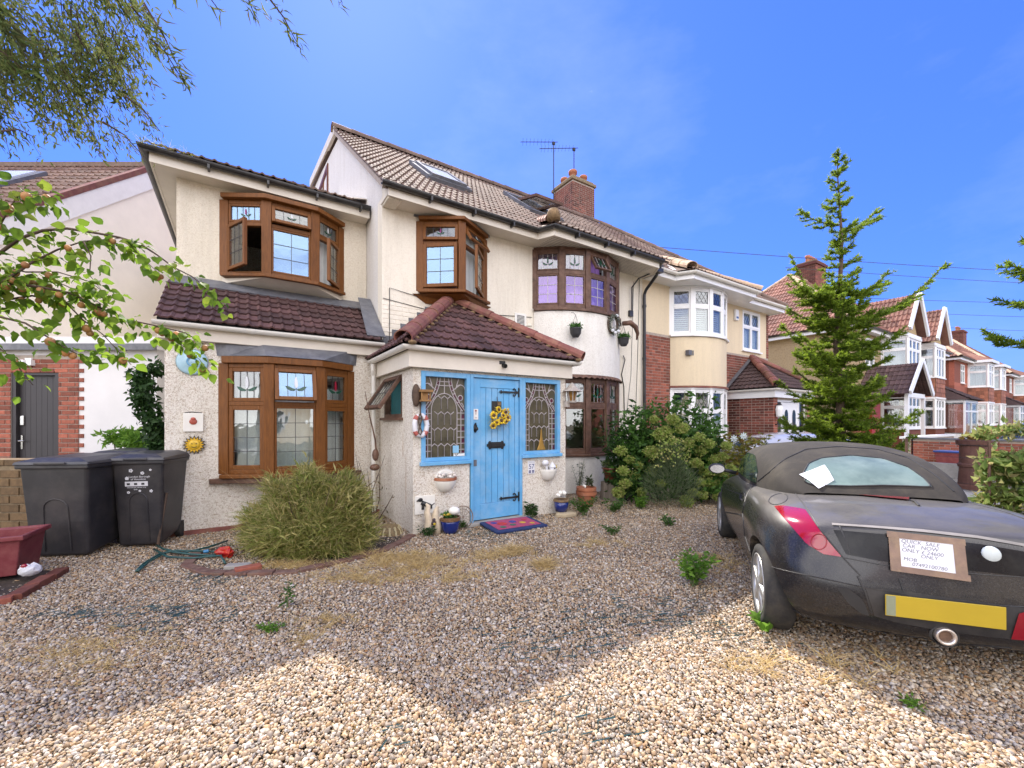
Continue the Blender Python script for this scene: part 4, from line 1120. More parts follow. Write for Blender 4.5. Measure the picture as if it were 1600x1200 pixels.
b.build('door_knob', M_BLACKMETAL, door, smooth=True)
MB().box((2.75, y0, .83), (2.80, PT+.0115, .92)).build('lock_plate', M_LEAD, door)
b = MB(); b.box((2.747, PT+.004, 1.49), (2.82, PT+.0115, 1.64)); nt_ = b.build('notice', M_WHITE, door)
b = MB(); b.box((2.779, PT+.002, 1.56), (2.787, PT+.004, 1.61)); b.ball((2.783, PT+.003, 1.615), (.014, .003, .014), 8, 5); b.box((2.765, PT+.002, 1.52), (2.803, PT+.004, 1.523)); b.box((2.765, PT+.002, 1.51), (2.803, PT+.004, 1.513)); b.build('notice_print', M_REDGLASS, door)
# side window of the porch, propped open
Ms = Matrix(((0,1,0,PS0),(-1,0,0,TM-.005),(0,0,1,0),(0,0,0,1)))
b = MB(); b.box((.42, .0, 1.52), (.48, .08, 2.12), Ms); b.box((1.22, .0, 1.52), (1.28, .08, 2.12), Ms); b.box((.48, .001, 2.06), (1.22, .08, 2.12), Ms); b.box((.48, .001, 1.52), (1.22, .08, 1.57), Ms)
sw = hp(b, 'top_hung_window', M_OLDWOOD, porch)
MB().box((.38, -.06, 1.48), (1.32, .04, 1.518)).build('sill', M_OLDWOOD, sw, Ms)
light(sw, Ms, .46, 1.55, 1.24, 2.10, M_OLDWOOD, fw=.055, leads=(5, 2), lm=M_CAME, opn=('T', 34))
MB().box((.48, .09, 1.56), (1.22, .095, 2.06)).build('blind', mat('teal_blind', (.03, .14, .15), .9), sw, Ms)
for t_, z0, z1, m_ in ((5.60, .98, 1.30, 0), (5.48, .35, .98, 1)):
    hp(MB().add([(PS0-.0015, t_-.008, z0), (PS0-.0015, t_+.008, z0), (PS0-.0015, t_+.004, z1), (PS0-.0015, t_-.004, z1)], [(0, 1, 2, 3)]), 'rust_stain', mat('rust_stain', (.42, .22, .05), .9, .4, 9), porch)
# stickers and ornaments inside the panes
b = MB(); b.box((2.44, PT+.032, 1.03), (2.53, PT+.036, 1.13)); hp(b, 'window_sticker', mat('pale_blue_sticker', (.25, .5, .7), .5), porch)
b = MB(); b.box((2.45, PT+.032, .985), (2.62, PT+.036, 1.025)); st_ = hp(b, 'window_sticker', M_WHITE, porch)
b = MB(); b.tube([(2.47, PT+.030, 1.01), (2.49, PT+.030, .995), (2.52, PT+.030, 1.017)], .005, 5); b.tube([(2.46, PT+.031, 1.02), (2.60, PT+.031, 1.02)], .003, 4); b.build('sticker_print', M_BLACKMETAL, st_)
hp(MB().lathe([(0, .34), (.012, .30), (.02, .2), (.05, .08), (.085, 0), (0, 0)], 10, Matrix.Translation((3.96, PT+.03, 1.02)) @ Matrix.Diagonal((1, .15, 1, 1))), 'gilt_ornament', mat('gilt', (.35, .2, .04), .4, metal=.4), porch)
# ------------------------------------------------------------ the attached house on the right
semi = hthing('semi_detached_house', 'cream and red brick half of the pair with white bay windows and white gutters', 'house', S2, TM)
b = MB()
wall(b, Matrix.Translation((S2+.001, TM, 0)), S3-S2, 0, 5.16, .25, [(9.5-S2, 3.75, 11.9-S2, 5.0), (9.5-S2, .82, 11.9-S2, 2.34), (13.03-S2, 3.68, 14.08-S2, 4.96)])
b.box((S3-.25, TM+.25, 0), (S3, 14.8, 5.1)); b.box((S2+.3, 14.55, 0), (S3-.26, 14.8, 5.1)); b.box((S2+.01, TM+.25, 2.55), (S3-.26, 14.5, 2.7)); b.box((S2+.01, 11, 0), (S3-.26, 11.1, 5))
hp(b, 'wall', M_CREAM, semi)
O = off(semi)
for a_, c_ in (((S2+.03, 0), (9.46, 3.73)), ((11.94, 0), (S3, 3.55)), ((S3-.12, 3.551), (S3+.01, 5.0))): hp(MB().box((a_[0], TM-.008, a_[1]), (c_[0], TM-.0005, c_[1])), 'mortar_face', M_MORTAR, semi)
brickwork(semi, O @ Matrix.Translation((S2+.03, TM-.009, 0)), 9.46-S2-.03, 0, 3.73, M_BRICK, 'flemish', nmax=255)
brickwork(semi, O @ Matrix.Translation((11.94, TM-.009, 1.4)), S3-11.94, 0, 2.15, M_BRICK, 'flemish', nmax=45)
brickwork(semi, O @ Matrix.Translation((S3-.12, TM-.009, 3.56)), .13, 0, 1.44, M_BRICK, 'stretcher', nmax=0)
SB = bow(10.68, TM-.01, 2.42, .6, 5); fine = bow(10.68, TM-.01, 2.42, .6, 24)
ld = dict(leads=None, fw=.035)
bay(semi, 'bay_window', SB, 3.75, 4.98, 4.50, M_WFRAME, [dict(lo=ld, up=dict(fw=.035, diamond=True, leads=None))]*5, post=.12, sill=.07, head=.03, head_h=.04, label='upper bay with white slatted shutters')
bay(semi, 'bay_window', SB, .82, 2.32, 1.75, M_WFRAME, [dict(lo=ld, up=dict(fw=.035, diamond=True, leads=None))]*5, post=.12, sill=.07, head=.03, head_h=.04)
hp(MB().prism(fine, 2.40, 3.69), 'bay_wall', M_CREAM, semi); hp(MB().prism(fine, 0, .76), 'bay_wall', M_CREAM, semi)
b = MB(); sweep(b, bow(10.68, TM-.01, 2.46, .62, 24), rect_prof(0, 2.36, .03, 2.41)); hp(b, 'string_course', M_HIPTILE, semi)
for z0, z1 in ((3.82, 4.48), (.9, 1.7)):                       # slatted shutters inside
    for i in range(4):
        p, q = SB[i], SB[i+1]; L = math.dist(p, q); Mx = off(semi) @ facing(p, q); n = int((z1-z0)/.055)
        sh = MB().box((.06, .085, z0), (.10, .11, z1)).box((L-.10, .085, z0), (L-.06, .11, z1)).build('shutter', M_WHITE, semi, Mx)
        b = MB()
        for k in range(n): b.add([(.10, .085, z0+k*.055), (L-.10, .085, z0+k*.055), (L-.10, .115, z0+.05+k*.055), (.10, .115, z0+.05+k*.055)], [(0, 1, 2, 3)])
        tag(b.build('shutter_slats', M_WHITE, sh), kind='stuff')
flatwin(semi, 'window', Matrix.Translation((S2, TM, 0)), 13.03-S2, 3.70, 14.08-S2, 4.95, M_WFRAME, 2, 4.45, diamond=True)
hp(MB().box((13.05, TM+.10, 3.75), (14.05, TM+.13, 4.9)), 'net_curtain', M_NET, semi)
b = MB()
for s in (9.62, 9.80): b.box((s, TM-.55 if False else 6.60, 3.20), (s+.12, 6.62, 3.34))
zl2 = lambda t: 5.17+.787*(t-6.47)
path = [(S2+.03, 6.52), (9.12, 6.52), (9.35, 6.17), (12.3, 6.17), (12.6, 6.52), (S3+.16, 6.52), (S3+.16, 7.5)]
b = MB(); sweep(b, path, rect_prof(0, 5.00, .025, 5.20)); hp(b, 'fascia', M_WFRAME, semi)
hp(MB().prism(path[:-1]+[(S3+.15, TM-.002), (S2+.03, TM-.002)], 5.02, 5.045), 'soffit', M_WFRAME, semi)
b = MB(); sweep(b, path, gutter_prof(.06, .088)); hp(b, 'gutter', M_WPLASTIC, semi, M=Matrix.Translation((0, 0, 5.165)))
for sv in ((9.70, 0), (9.88, 0)):
    hp(MB().box((sv[0], 6.52, 3.20), (sv[0]+.14, 6.62, 3.33)), 'air_vent', M_LEAD, semi)
hp(MB().box((12.52, TM-.08, 4.55), (12.70, TM-.001, 4.88)), 'alarm_box', M_WFRAME, semi, bevel=.02)
hp(MB().box((12.55, TM-.083, 4.60), (12.67, TM-.0805, 4.66)), 'alarm_label', mat('alarm_blue', (.03, .10, .3), .4), semi)
k = .787; LR = (10.62-6.44)*math.sqrt(1+k*k); yd = Vector((0, 1, k)).normalized()
tile_roof(semi, (S2+.01, 6.44, zl2(6.44)), (1, 0, 0), yd, [(0, 0), (S3-S2+.2, 0), (S3-S2-4.0, LR), (0, LR)], M_TILE_MAIN, l=.335, nmax=60, rh=.03)
b = MB(); b.slab([(S2+.01, 6.46, zl2(6.46)), (S3+.2, 6.46, zl2(6.46)), (S3-4, 10.62, zl2(10.62)), (S2+.01, 10.62, zl2(10.62))], .06)
b.slab([(S3+.2, 14.8, zl2(6.46)), (S2+.01, 14.8, zl2(6.46)), (S2+.01, 10.62, zl2(10.62)), (S3-4, 10.62, zl2(10.62))], .06)
b.slab([(S3+.2, 6.46, zl2(6.46)), (S3+.2, 14.8, zl2(6.46)), (S3-4, 10.62, zl2(10.62))], .06); hp(b, 'roof_deck', M_TILE_MAIN, semi)
caps(semi, (S2+.05, 10.62, zl2(10.62)+.03), (S3-4, 10.62, zl2(10.62)+.03), M_TILE_MAIN, r=.12, name='ridge_tile')
caps(semi, (S3+.2, 6.46, zl2(6.46)+.05), (S3-4, 10.62, zl2(10.62)+.05), M_TILE_MAIN, r=.11)
tile_roof(semi, (9.2, 6.10, 5.19), (1, 0, 0), Vector((0, 1, .55)), [(0, 0), (3.3, 0), (2.0, 2.0), (1.0, 2.0)], M_TILE_MAIN, l=.32, nmax=40, rh=.03)
b = MB(); b.slab([(9.2, 6.12, 5.20), (12.5, 6.12, 5.20), (11.2, 7.95, 6.2), (10.2, 7.95, 6.2)], .05); b.face([(9.2, 6.12, 5.20), (10.2, 7.95, 6.2), (8.95, 6.55, 5.2)]); b.face([(12.5, 6.12, 5.20), (12.75, 6.55, 5.2), (11.2, 7.95, 6.2)]); hp(b, 'roof_deck', M_TILE_MAIN, semi)
M_PALETILE = mat('sunlit_tone_hip_tile', (0.46, 0.33, 0.22), 0.85, 0.2, 8, 0.3, 50, rnd=.15)  # pale tone paints sunlight onto the hip and ridge caps
caps(semi, (9.2, 6.10, 5.26), (10.2, 7.95, 6.27), M_PALETILE, r=.14, seg=.45); caps(semi, (12.5, 6.10, 5.26), (11.2, 7.95, 6.27), M_PALETILE, r=.12)
hp(MB().slab([(9.0, 6.5, 5.26), (9.25, 6.45, 5.26), (10.0, 7.7, 6.14), (9.8, 7.75, 6.14)], .02), 'valley_lining', M_WHITE, semi)
# chimney on the ridge
cs0, cs1, ct0, ct1, cz0, cz1 = 9.98, 11.06, 11.35, 12.45, 7.0, 10.35
chim = hp(MB().box((cs0+.004, ct0+.004, cz0), (cs1-.004, ct1-.004, cz1)), 'chimney', M_MORTAR, semi)
brickwork(chim, Matrix.Translation((cs0, ct0+.003, 7.9)), cs1-cs0, 0, cz1-7.9-.15, M_BRICK_CH, 'flemish', nmax=150, bl=.21)
brickwork(chim, Matrix(((0,1,0,cs0+.003),(-1,0,0,ct1),(0,0,1,7.9),(0,0,0,1))), ct1-ct0, 0, cz1-7.9-.15, M_BRICK_CH, 'flemish', nmax=150, bl=.21)
hp(MB().box((cs0-.06, ct0-.06, cz1-.15), (cs1+.06, ct1+.06, cz1-.04)).box((cs0+.02, ct0+.02, cz1-.04), (cs1-.02, ct1-.02, cz1+.05)), 'chimney_cap', M_MORTAR_DK, semi, bevel=.02)
for x, y, r_, h_ in ((cs0+.28, ct0+.3, .15, .33), (cs1-.28, ct0+.3, .14, .30), (cs0+.3, ct1-.3, .14, .30), (cs1-.3, ct1-.35, .14, .36)):
    hp(MB().lathe([(r_*.85, 0), (r_*.8, h_*.6), (r_*1.05, h_*.65), (r_*1.1, h_*.9), (r_*.95, h_), (r_*.7, h_), (r_*.6, h_*.3)], 14, Matrix.Translation((x, y, cz1+.05))), 'chimney_pot', M_TERRA, semi, smooth=True)
# its porch
np_ = hthing('porch', 'red brick porch with white arched door panels and dark hipped roof', 'porch', 13.4, 5.66)
Q0, Q1, QT = 12.25, 14.55, 5.66; Oq = off(np_)
b = MB(); wall(b, Matrix.Translation((Q0, QT, 0)), Q1-Q0, 0, 2.16, .2, [(.22, 0, 2.05, 2.1)]); b.box((Q0, QT+.2, 0), (Q0+.2, TM-.01, 2.16)); b.box((Q1-.2, QT+.2, 0), (Q1, TM-.01, 2.16))
b.box((Q0+.2, TM-.2, 0), (Q1-.2, TM-.02, 2.16)); hp(b, 'wall', M_MORTAR, np_)
brickwork(np_, Oq @ Matrix(((0,1,0,Q0-.001),(-1,0,0,TM-.01),(0,0,1,.5),(0,0,0,1))), TM-QT-.01, 0, 1.65, M_BRICK_DK, 'flemish', nmax=130)
brickwork(np_, Oq @ Matrix.Translation((Q0, QT-.001, .5)), .22, 0, 1.65, M_BRICK, 'stretcher', nmax=30); brickwork(np_, Oq @ Matrix.Translation((Q1-.25, QT-.001, .5)), .25, 0, 1.65, M_BRICK, 'stretcher', nmax=30)
b = MB(); x0, x1 = Q0+.22, Q0+2.05; y = QT+.06
b.box((x0, y, 0), (x0+.06, y+.08, 2.1)); b.box((x1-.06, y, 0), (x1, y+.08, 2.1)); b.box((x0+.06, y, 2.03), (x1-.06, y+.08, 2.1))
for xm in (x0+.40, x1-.40): b.box((xm-.03, y, 0), (xm+.03, y+.08, 2.03))
b.box((x0+.06, y+.01, 0), (x0+.37, y+.06, .5)); b.box((x1-.37, y+.01, 0), (x1-.06, y+.06, .5))
dr = hp(b, 'door_frame', M_WFRAME, np_)
b = MB(); b.box((x0+.43, y+.015, .05), (x1-.43, y+.06, 2.02)); dd = hp(b, 'front_door', M_WFRAME, np_)
for xc in (x0+.43+.25, x1-.43-.25):
    pr = [(xc+.10*math.cos(a), 1.66+.16*math.sin(a)) for a in np.linspace(0, math.pi, 9)] + [(xc-.10, .55), (xc+.10, .55)]
    MB().prism(pr, 0, .008, Matrix.Translation((0, y+.014, 0)) @ Matrix.Rotation(R(90), 4, 'X')).build('arched_pane', M_GLASS_DK, dd)
for xa, xb in ((x0+.06, x0+.37), (x1-.37, x1-.06)): hp(MB().box((xa, y+.02, .5), (xb, y+.03, 2.03)), 'side_pane', M_GLASS_DK, np_)
path = [(Q0-.05, TM-.01), (Q0-.05, QT-.05), (Q1+.05, QT-.05), (Q1+.05, TM-.01)]
b = MB(); sweep(b, path, rect_prof(-.03, 2.14, .03, 2.36)); hp(b, 'fascia', M_WFRAME, np_); b = MB(); sweep(b, path, gutter_prof(.055, .09)); hp(b, 'gutter', M_WPLASTIC, np_, M=Matrix.Translation((0, 0, 2.38)))
ap = Vector((13.55, TM-.01, 3.46)); e0, e1, et, ez = Q0-.17, Q1+.17, QT-.17, 2.42
tile_roof(np_, (e0, et, ez), (1, 0, 0), Vector((0, ap.y-et, ap.z-ez)), [(0, 0), (e1-e0, 0), (ap.x-e0, math.hypot(ap.y-et, ap.z-ez))], M_TILE_DARK, w=.27, l=.2, nmax=80)
tile_roof(np_, (e0, ap.y, ez), (0, -1, 0), Vector((ap.x-e0, 0, ap.z-ez)), [(0, 0), (ap.y-et, 0), (0, math.hypot(ap.x-e0, ap.z-ez))], M_TILE_DARK, w=.27, l=.2, nmax=80)
b = MB(); b.face([(e0, et, ez-.03), (e1, et, ez-.03), (ap.x, ap.y, ap.z-.03)]); b.face([(e0, ap.y, ez-.03), (e0, et, ez-.03), (ap.x, ap.y, ap.z-.03)]); b.face([(e1, et, ez-.03), (e1, ap.y, ez-.03), (ap.x, ap.y, ap.z-.03)]); hp(b, 'roof_deck', M_DARK, np_)
caps(np_, (e0-.02, et-.02, ez+.05), (ap.x, ap.y, ap.z+.06), M_HIPTILE, r=.115); caps(np_, (e1+.02, et-.02, ez+.05), (ap.x, ap.y, ap.z+.06), M_HIPTILE, r=.115)
hp(MB().slab([(e0-.1, ap.y-.12, ez+.05), (e0-.1, ap.y+.0, ez+.05), (ap.x, ap.y, ap.z+.12), (ap.x, ap.y-.12, ap.z+.12)][::-1], .02), 'flashing', M_LEAD, np_)
wl = thing('wall_lantern', 'white glass lantern beside the neighbour\'s white porch door', 'lantern', M=HT(Q0+.10, QT-.10, 1.75))
MB().lathe([(.0, .22), (.07, .16), (.09, .05), (.07, -.14), (.0, -.2)], 8).build('lantern_glass', M_WFRAME, wl)
MB().tube([(0, .02, -.2), (0, .04, -.34), (0, .1, -.36)], .016, 6).lathe([(.0, .27), (.03, .23), (.085, .17)], 8).build('bracket', M_BLACKMETAL, wl)

# ------------------------------------------------------------ the houses further along
M_HUNG = mat('hung_clay_tile', (0.27, 0.105, 0.062), 0.8, 0.25, 14, 0.3, 60, island=.35)
def rows(b, M, w, z0, z1, rh=.20, tw=.19, out=.0):
    """hung tiles in overlapping rows"""
    n = int((z1-z0)/rh); m_ = max(1, round(w/tw)); s = w/m_
    for j in range(n):
        z = z0+(z1-z0)*j/n; h = (z1-z0)/n
        for i in range(m_):
            g = .004*math.sin(i*7.1+j*3.7); x = i*s
            b.add([(x+.004, -.03+g-out, z), (x+s-.004, -.03+g-out, z), (x+s-.004, -.008-out, z+h), (x+.004, -.008-out, z+h), (x+.004, -.0-out, z), (x+s-.004, -.0-out, z)], [(0,1,2,3),(4,5,1,0)], M)

def far_pair(name, label, s0, w, zb, gable=True, wm=None, hung=None, detail=True, chim=True, group='pairs of houses further along the street', nm=200, bays=((3.55, 5.7), (7.9, 9.95)), tm=None, bt=6.0, porch=True):
    """a semi-detached pair: hipped roof, two full-height bays, chimney, porches"""
    wm = wm or M_TAN; hung = hung or M_HUNG; tm = tm or M_TILE_RED
    r = hthing(name, label, 'house', s0, TM, group); ez = zb+5.25; pit = .92; D = 8.2; O_ = off(r)
    Z = Matrix.Translation((0, 0, zb))
    b = MB(); ops = []
    for k, (a, c) in enumerate(bays): ops += [(a, .8, c, 2.25), (a, 3.4, c, 4.9)]
    wx = [(1.6, 2.7), (w-2.7, w-1.6)]
    for a, c in wx: ops.append((a, 3.6, c, 4.9))
    wall(b, Matrix.Translation((s0, TM, zb)), w, 0, 5.2, .25, ops)
    b.box((s0, TM+.25, zb), (s0+.25, TM+D, zb+5.2)); b.box((s0+w-.25, TM+.25, zb), (s0+w, TM+D, zb+5.2)); b.box((s0+.25, TM+D-.25, zb), (s0+w-.25, TM+D, zb+5.2)); b.box((s0+.25, TM+3, zb), (s0+w-.25, TM+3.1, zb+5.2)); b.box((s0+.25, TM+.25, zb+2.55), (s0+w-.25, TM+3, zb+2.7))
    hp(b, 'wall', wm, r)
    hp(MB().box((s0-.01, TM-.03, zb-.5), (s0+w+.01, TM-.001, zb+.78)), 'brick_base', M_BRICK, r)
    for k, (a, c) in enumerate(wx): flatwin(r, 'window', Matrix.Translation((s0, TM, zb)), a, 3.62, c, 4.88, M_WFRAME, 2, 4.45)
    # roof
    o_ = .35; eT = TM-o_; rT = TM+D/2; run = rT-eT; zr = ez+pit*run
    sl = math.hypot(run, pit*run)
    tile_roof(r, (s0-o_, eT, ez), (1, 0, 0), (0, 1, pit), [(0, 0), (w+2*o_, 0), (w+2*o_-run, sl), (run, sl)], tm, w=.32, l=.36, nmax=0 if not detail else 60, rh=.04)
    tile_roof(r, (s0-o_, rT+run, ez), (0, -1, 0), (1, 0, pit), [(0, 0), (2*run, 0), (run, sl)], tm, w=.32, l=.36, nmax=nm if detail else 0, rh=.04)
    b = MB(); d = .03
    A, B_, C, D_ = (s0-o_, eT, ez-d), (s0+w+o_, eT, ez-d), (s0+w+o_, rT+run, ez-d), (s0-o_, rT+run, ez-d); R0, R1 = (s0-o_+run, rT, zr-d), (s0+w+o_-run, rT, zr-d)
    for f in ((A, B_, R1, R0), (B_, C, R1), (C, D_, R0, R1), (D_, A, R0), (A, D_, C, B_)): b.face(f)
    hp(b, 'roof_deck', tm, r)
    caps(r, A, R0, M_PALETILE, r=.13, seg=.45); caps(r, R0, R1, M_PALETILE, r=.13, seg=.45, name='ridge_tile'); caps(r, D_, R0, M_PALETILE, r=.13, seg=.45)
    path = [(s0-o_, rT+run), (s0-o_, eT), (s0+w+o_, eT), (s0+w+o_, rT+run)]
    b = MB(); sweep(b, path, rect_prof(-.03, ez-.24, .0, ez-.04)); b.box((s0-o_+.04, eT+.04, ez-.2), (s0+w+o_-.04, rT+run-.04, ez-.17)); hp(b, 'fascia', M_WFRAME, r)
    b = MB(); sweep(b, path, gutter_prof(.06, .06)); hp(b, 'gutter', M_BGUTTER, r, M=Matrix.Translation((0, 0, ez-.05)))
    if chim:
        c0 = s0+w/2-.7; ch = hp(MB().box((c0+.005, rT-.5, zr-1.2), (c0+1.395, rT+.5, zr+1.15)), 'chimney', M_MORTAR_DK, r)
        brickwork(ch, Matrix.Translation((c0, rT-.501, zr-1.0)), 1.4, 0, 2.1, M_BRICK_DK, 'flemish', nmax=0)
        brickwork(ch, Matrix(((0,1,0,c0),(-1,0,0,rT+.5),(0,0,1,zr-1.0),(0,0,0,1))), 1.0, 0, 2.1, M_BRICK_DK, 'flemish', nmax=0)
        hp(MB().box((c0-.08, rT-.58, zr+.9), (c0+1.48, rT+.58, zr+1.05)), 'chimney_cap', M_BRICK_DK, r)
        for i in range(4): hp(MB().lathe([(.12, 0), (.10, .25), (.13, .28), (.13, .4), (.08, .4), (.07, .1)], 10, Matrix.Translation((c0+.25+i*.3, rT, zr+1.15))), 'chimney_pot', M_TERRA, r, smooth=True)
    for k, (a, c) in enumerate(bays):
        a += s0; c += s0; sp = .16
        P = [(a, TM-.01), (a+sp, bt), (c-sp, bt), (c, TM-.01)]
        u = dict(leads=None, fw=.04)
        for z0, z1, zt in ((.82, 2.3, 1.80), (3.42, 4.95, 4.45)):
            bay(r, 'bay_window', P, zb+z0, zb+z1, zb+zt, M_WFRAME, [dict(lo=u, up=dict(u, leads=(3, 2)), n=1), dict(lo=u, up=u, n=3), dict(lo=u, up=u)], post=.12, sill=.06, head=.05, head_h=.10, curtain=M_NET if z0 > 3 else None, cur_z=(zb+z0+.1, zb+z1-.3))
        hp(MB().prism(P, zb-.4, zb+.77), 'bay_base', M_BRICK, r)
        hp(MB().prism(P, zb+2.42, zb+3.36), 'bay_wall', M_MORTAR_DK, r)
        b = MB()
        for i in range(3): rows(b, facing(P[i], P[i+1]), math.dist(P[i], P[i+1]), zb+2.40, zb+3.37)
        tag(hp(b, 'hung_tiles', hung, r), kind='stuff')
        if gable:
            m_ = (a+c)/2; h2 = (c-a)/2+.22; gz = ez+1.35*h2; q = eT-.0
            zt_ = ez-.05
            hp(MB().prism([(a, zt_), (c, zt_), (m_, zt_+1.35*(c-a)/2)], -bt-.25, -bt-.15, Matrix(((1,0,0,0),(0,0,-1,0),(0,1,0,0),(0,0,0,1)))), 'gable', M_TAN, r)
            hp(MB().prism([P[0], (a, bt), (c, bt), P[3]], ez-.22, ez-.08), 'gable_soffit', M_WFRAME, r)
            for sg in (-1, 1):
                e = (m_+sg*h2, ez-.05); g = (m_, gz)
                b = MB(); b.slab([(e[0], bt-.22, e[1]+.0), (e[0], bt-.13, e[1]), (g[0], bt-.13, g[1]), (g[0], bt-.22, g[1])][::-sg], .22); hp(b, 'barge_board', M_WFRAME, r)
                ln = math.hypot(h2, gz-ez+.05); bk = rT-bt+.15
                if sg < 0: tile_roof(r, (e[0], eT+2.6, e[1]+.03), (0, -1, 0), Vector((h2, 0, gz-e[1])), [(0, 0), (eT+2.6-bt+.2, 0), (eT+2.6-bt+.2, ln), (0, ln)], tm, w=.32, l=.34, nmax=60 if detail else 0, rh=.04)
                else: tile_roof(r, (e[0], bt-.2, e[1]+.03), (0, 1, 0), Vector((-h2, 0, gz-e[1])), [(0, 0), (eT+2.6-bt+.2, 0), (eT+2.6-bt+.2, ln), (0, ln)], tm, w=.32, l=.34, nmax=0, rh=.04)
            b = MB(); b.face([(m_-h2, bt-.12, ez-.04), (m_, bt-.12, gz), (m_, eT+2.6, gz), (m_-h2, eT+2.6, ez-.04)]); b.face([(m_+h2, bt-.12, ez-.04), (m_+h2, eT+2.6, ez-.04), (m_, eT+2.6, gz), (m_, bt-.12, gz)]); hp(b, 'gable_deck', tm, r)
        else:
            m_ = (a+c)/2
            b = MB(); e = [(a-.2, TM, ez-.02), (a-.1, bt-.2, ez-.02), (c+.1, bt-.2, ez-.02), (c+.2, TM, ez-.02)]; tp = (m_, TM+.9, ez+pit*1.2)
            b.face([e[0], e[1], tp]); b.face([e[1], e[2], tp]); b.face([e[2], e[3], tp]); b.face([e[0], e[3], e[2], e[1]]); hp(b, 'bay_roof', tm, r)
            b = MB(); sweep(b, [p[:2] for p in e], rect_prof(-.05, ez-.2, .03, ez-.03)); hp(b, 'bay_fascia', M_WFRAME, r)
    return r
pairA = far_pair('semi_detached_house', 'tan pebbledashed pair with two white gabled bays beyond the spruce', 21.6, 13.5, .35)
pairB = far_pair('semi_detached_house', 'red brick pair with hipped bays, first one past the gabled bays', 38.5, 13.5, .45, gable=False, wm=M_BRICK, nm=0, detail=False)
pairC = far_pair('semi_detached_house', 'farthest pair on the right with red tiled roof and two chimney pots', 56, 13.5, .5, gable=False, wm=M_BRICK, nm=0, detail=False)
# porches of the pairs
def lean_porch(name, label, s0, s1, t0, zb, gl=True):
    r = hthing(name, label, 'porch', (s0+s1)/2, t0)
    b = MB(); 
    for x in (s0, (s0+s1)/2, s1): b.box((x-.05, t0, zb-.2), (x+.05, t0+.08, zb+2.25))
    b.box((s0+.05, t0+.001, zb+2.15), (s1-.05, t0+.08, zb+2.3)); b.box((s0+.05, t0+.001, zb+1.65), (s1-.05, t0+.08, zb+1.73)); b.box((s0+.05, t0+.001, zb-.2), (s1-.05, t0+.08, zb+.5))
    for x in (s0, s1):
        b.box((x-.049, t0+.081, zb-.2), (x+.049, TM-.04, zb+.5)); b.box((x-.049, t0+.081, zb+2.15), (x+.049, TM-.04, zb+2.3)); b.box((x-.048, TM-.12, zb+.5), (x+.048, TM-.04, zb+2.15))
    hp(b, 'frame', M_WFRAME, r)
    hp(MB().box((s0+.06, t0+.03, zb+.5), (s1-.06, t0+.04, zb+2.15)), 'pane', M_GLASS, r)
    hp(MB().box((s0-.004, t0+.1, zb+.5), (s0+.004, TM-.1, zb+2.15)), 'pane', M_GLASS, r)
    e = Vector((0, TM-t0+.2, 1.1))
    tile_roof(r, (s0-.2, t0-.2, zb+2.32), (1, 0, 0), e, [(0, 0), (s1-s0+.4, 0), (s1-s0-.5, e.length), (.9, e.length)], M_TILE_DARK, w=.32, l=.3, nmax=0)
    b = MB(); b.face([(s0-.2, t0-.2, zb+2.3), (s1+.2, t0-.2, zb+2.3), (s1-.7, TM, zb+3.4), (s0+.7, TM, zb+3.4)]); b.face([(s0-.2, t0-.2, zb+2.3), (s0+.7, TM, zb+3.4), (s0-.2, TM, zb+2.3)]); b.face([(s1+.2, t0-.2, zb+2.3), (s1+.2, TM, zb+2.3), (s1-.7, TM, zb+3.4)]); hp(b, 'roof_deck', M_TILE_DARK, r)
    return r
lean_porch('porch', 'white glazed porch with dark lean-to roof right of the gabled bays', 31.8, 34.6, 5.3, .35)
lean_porch('porch', 'small glazed porch with dark roof on the second brick pair', 48.6, 50.6, 5.3, .45)
gp = hthing('porch', 'gabled white porch with red door left of the gabled bays', 'porch', 23.6, 5.4)
b = MB(); zb = .35
for x in (22.4, 24.6): b.box((x-.06, 5.3, zb-.3), (x+.06, 5.42, zb+2.2))
b.box((22.4, 5.301, zb+2.12), (24.6, 5.42, zb+2.3)); hp(b, 'frame', M_WFRAME, gp)
hp(MB().box((22.9, 6.6, zb-.2), (23.9, 6.7, zb+2.0)), 'front_door', mat('pillar_box_red', (.42, .02, .02), .4), gp)
for sg in (-1, 1):
    tile_roof(gp, (23.5+sg*1.45, 6.9 if sg < 0 else 5.15, zb+2.25), (0, -1 if sg < 0 else 1, 0), (-sg*1.45, 0, 1.3), [(0, 0), (1.75, 0), (1.75, 1.95), (0, 1.95)], M_TILE_DARK, w=.32, l=.3, nmax=0)
    hp(MB().slab([(23.5+sg*1.5, 5.10, zb+2.2), (23.5+sg*1.5, 5.17, zb+2.2), (23.5, 5.17, zb+3.58), (23.5, 5.10, zb+3.58)][::-sg], .2), 'barge_board', M_WFRAME, gp)
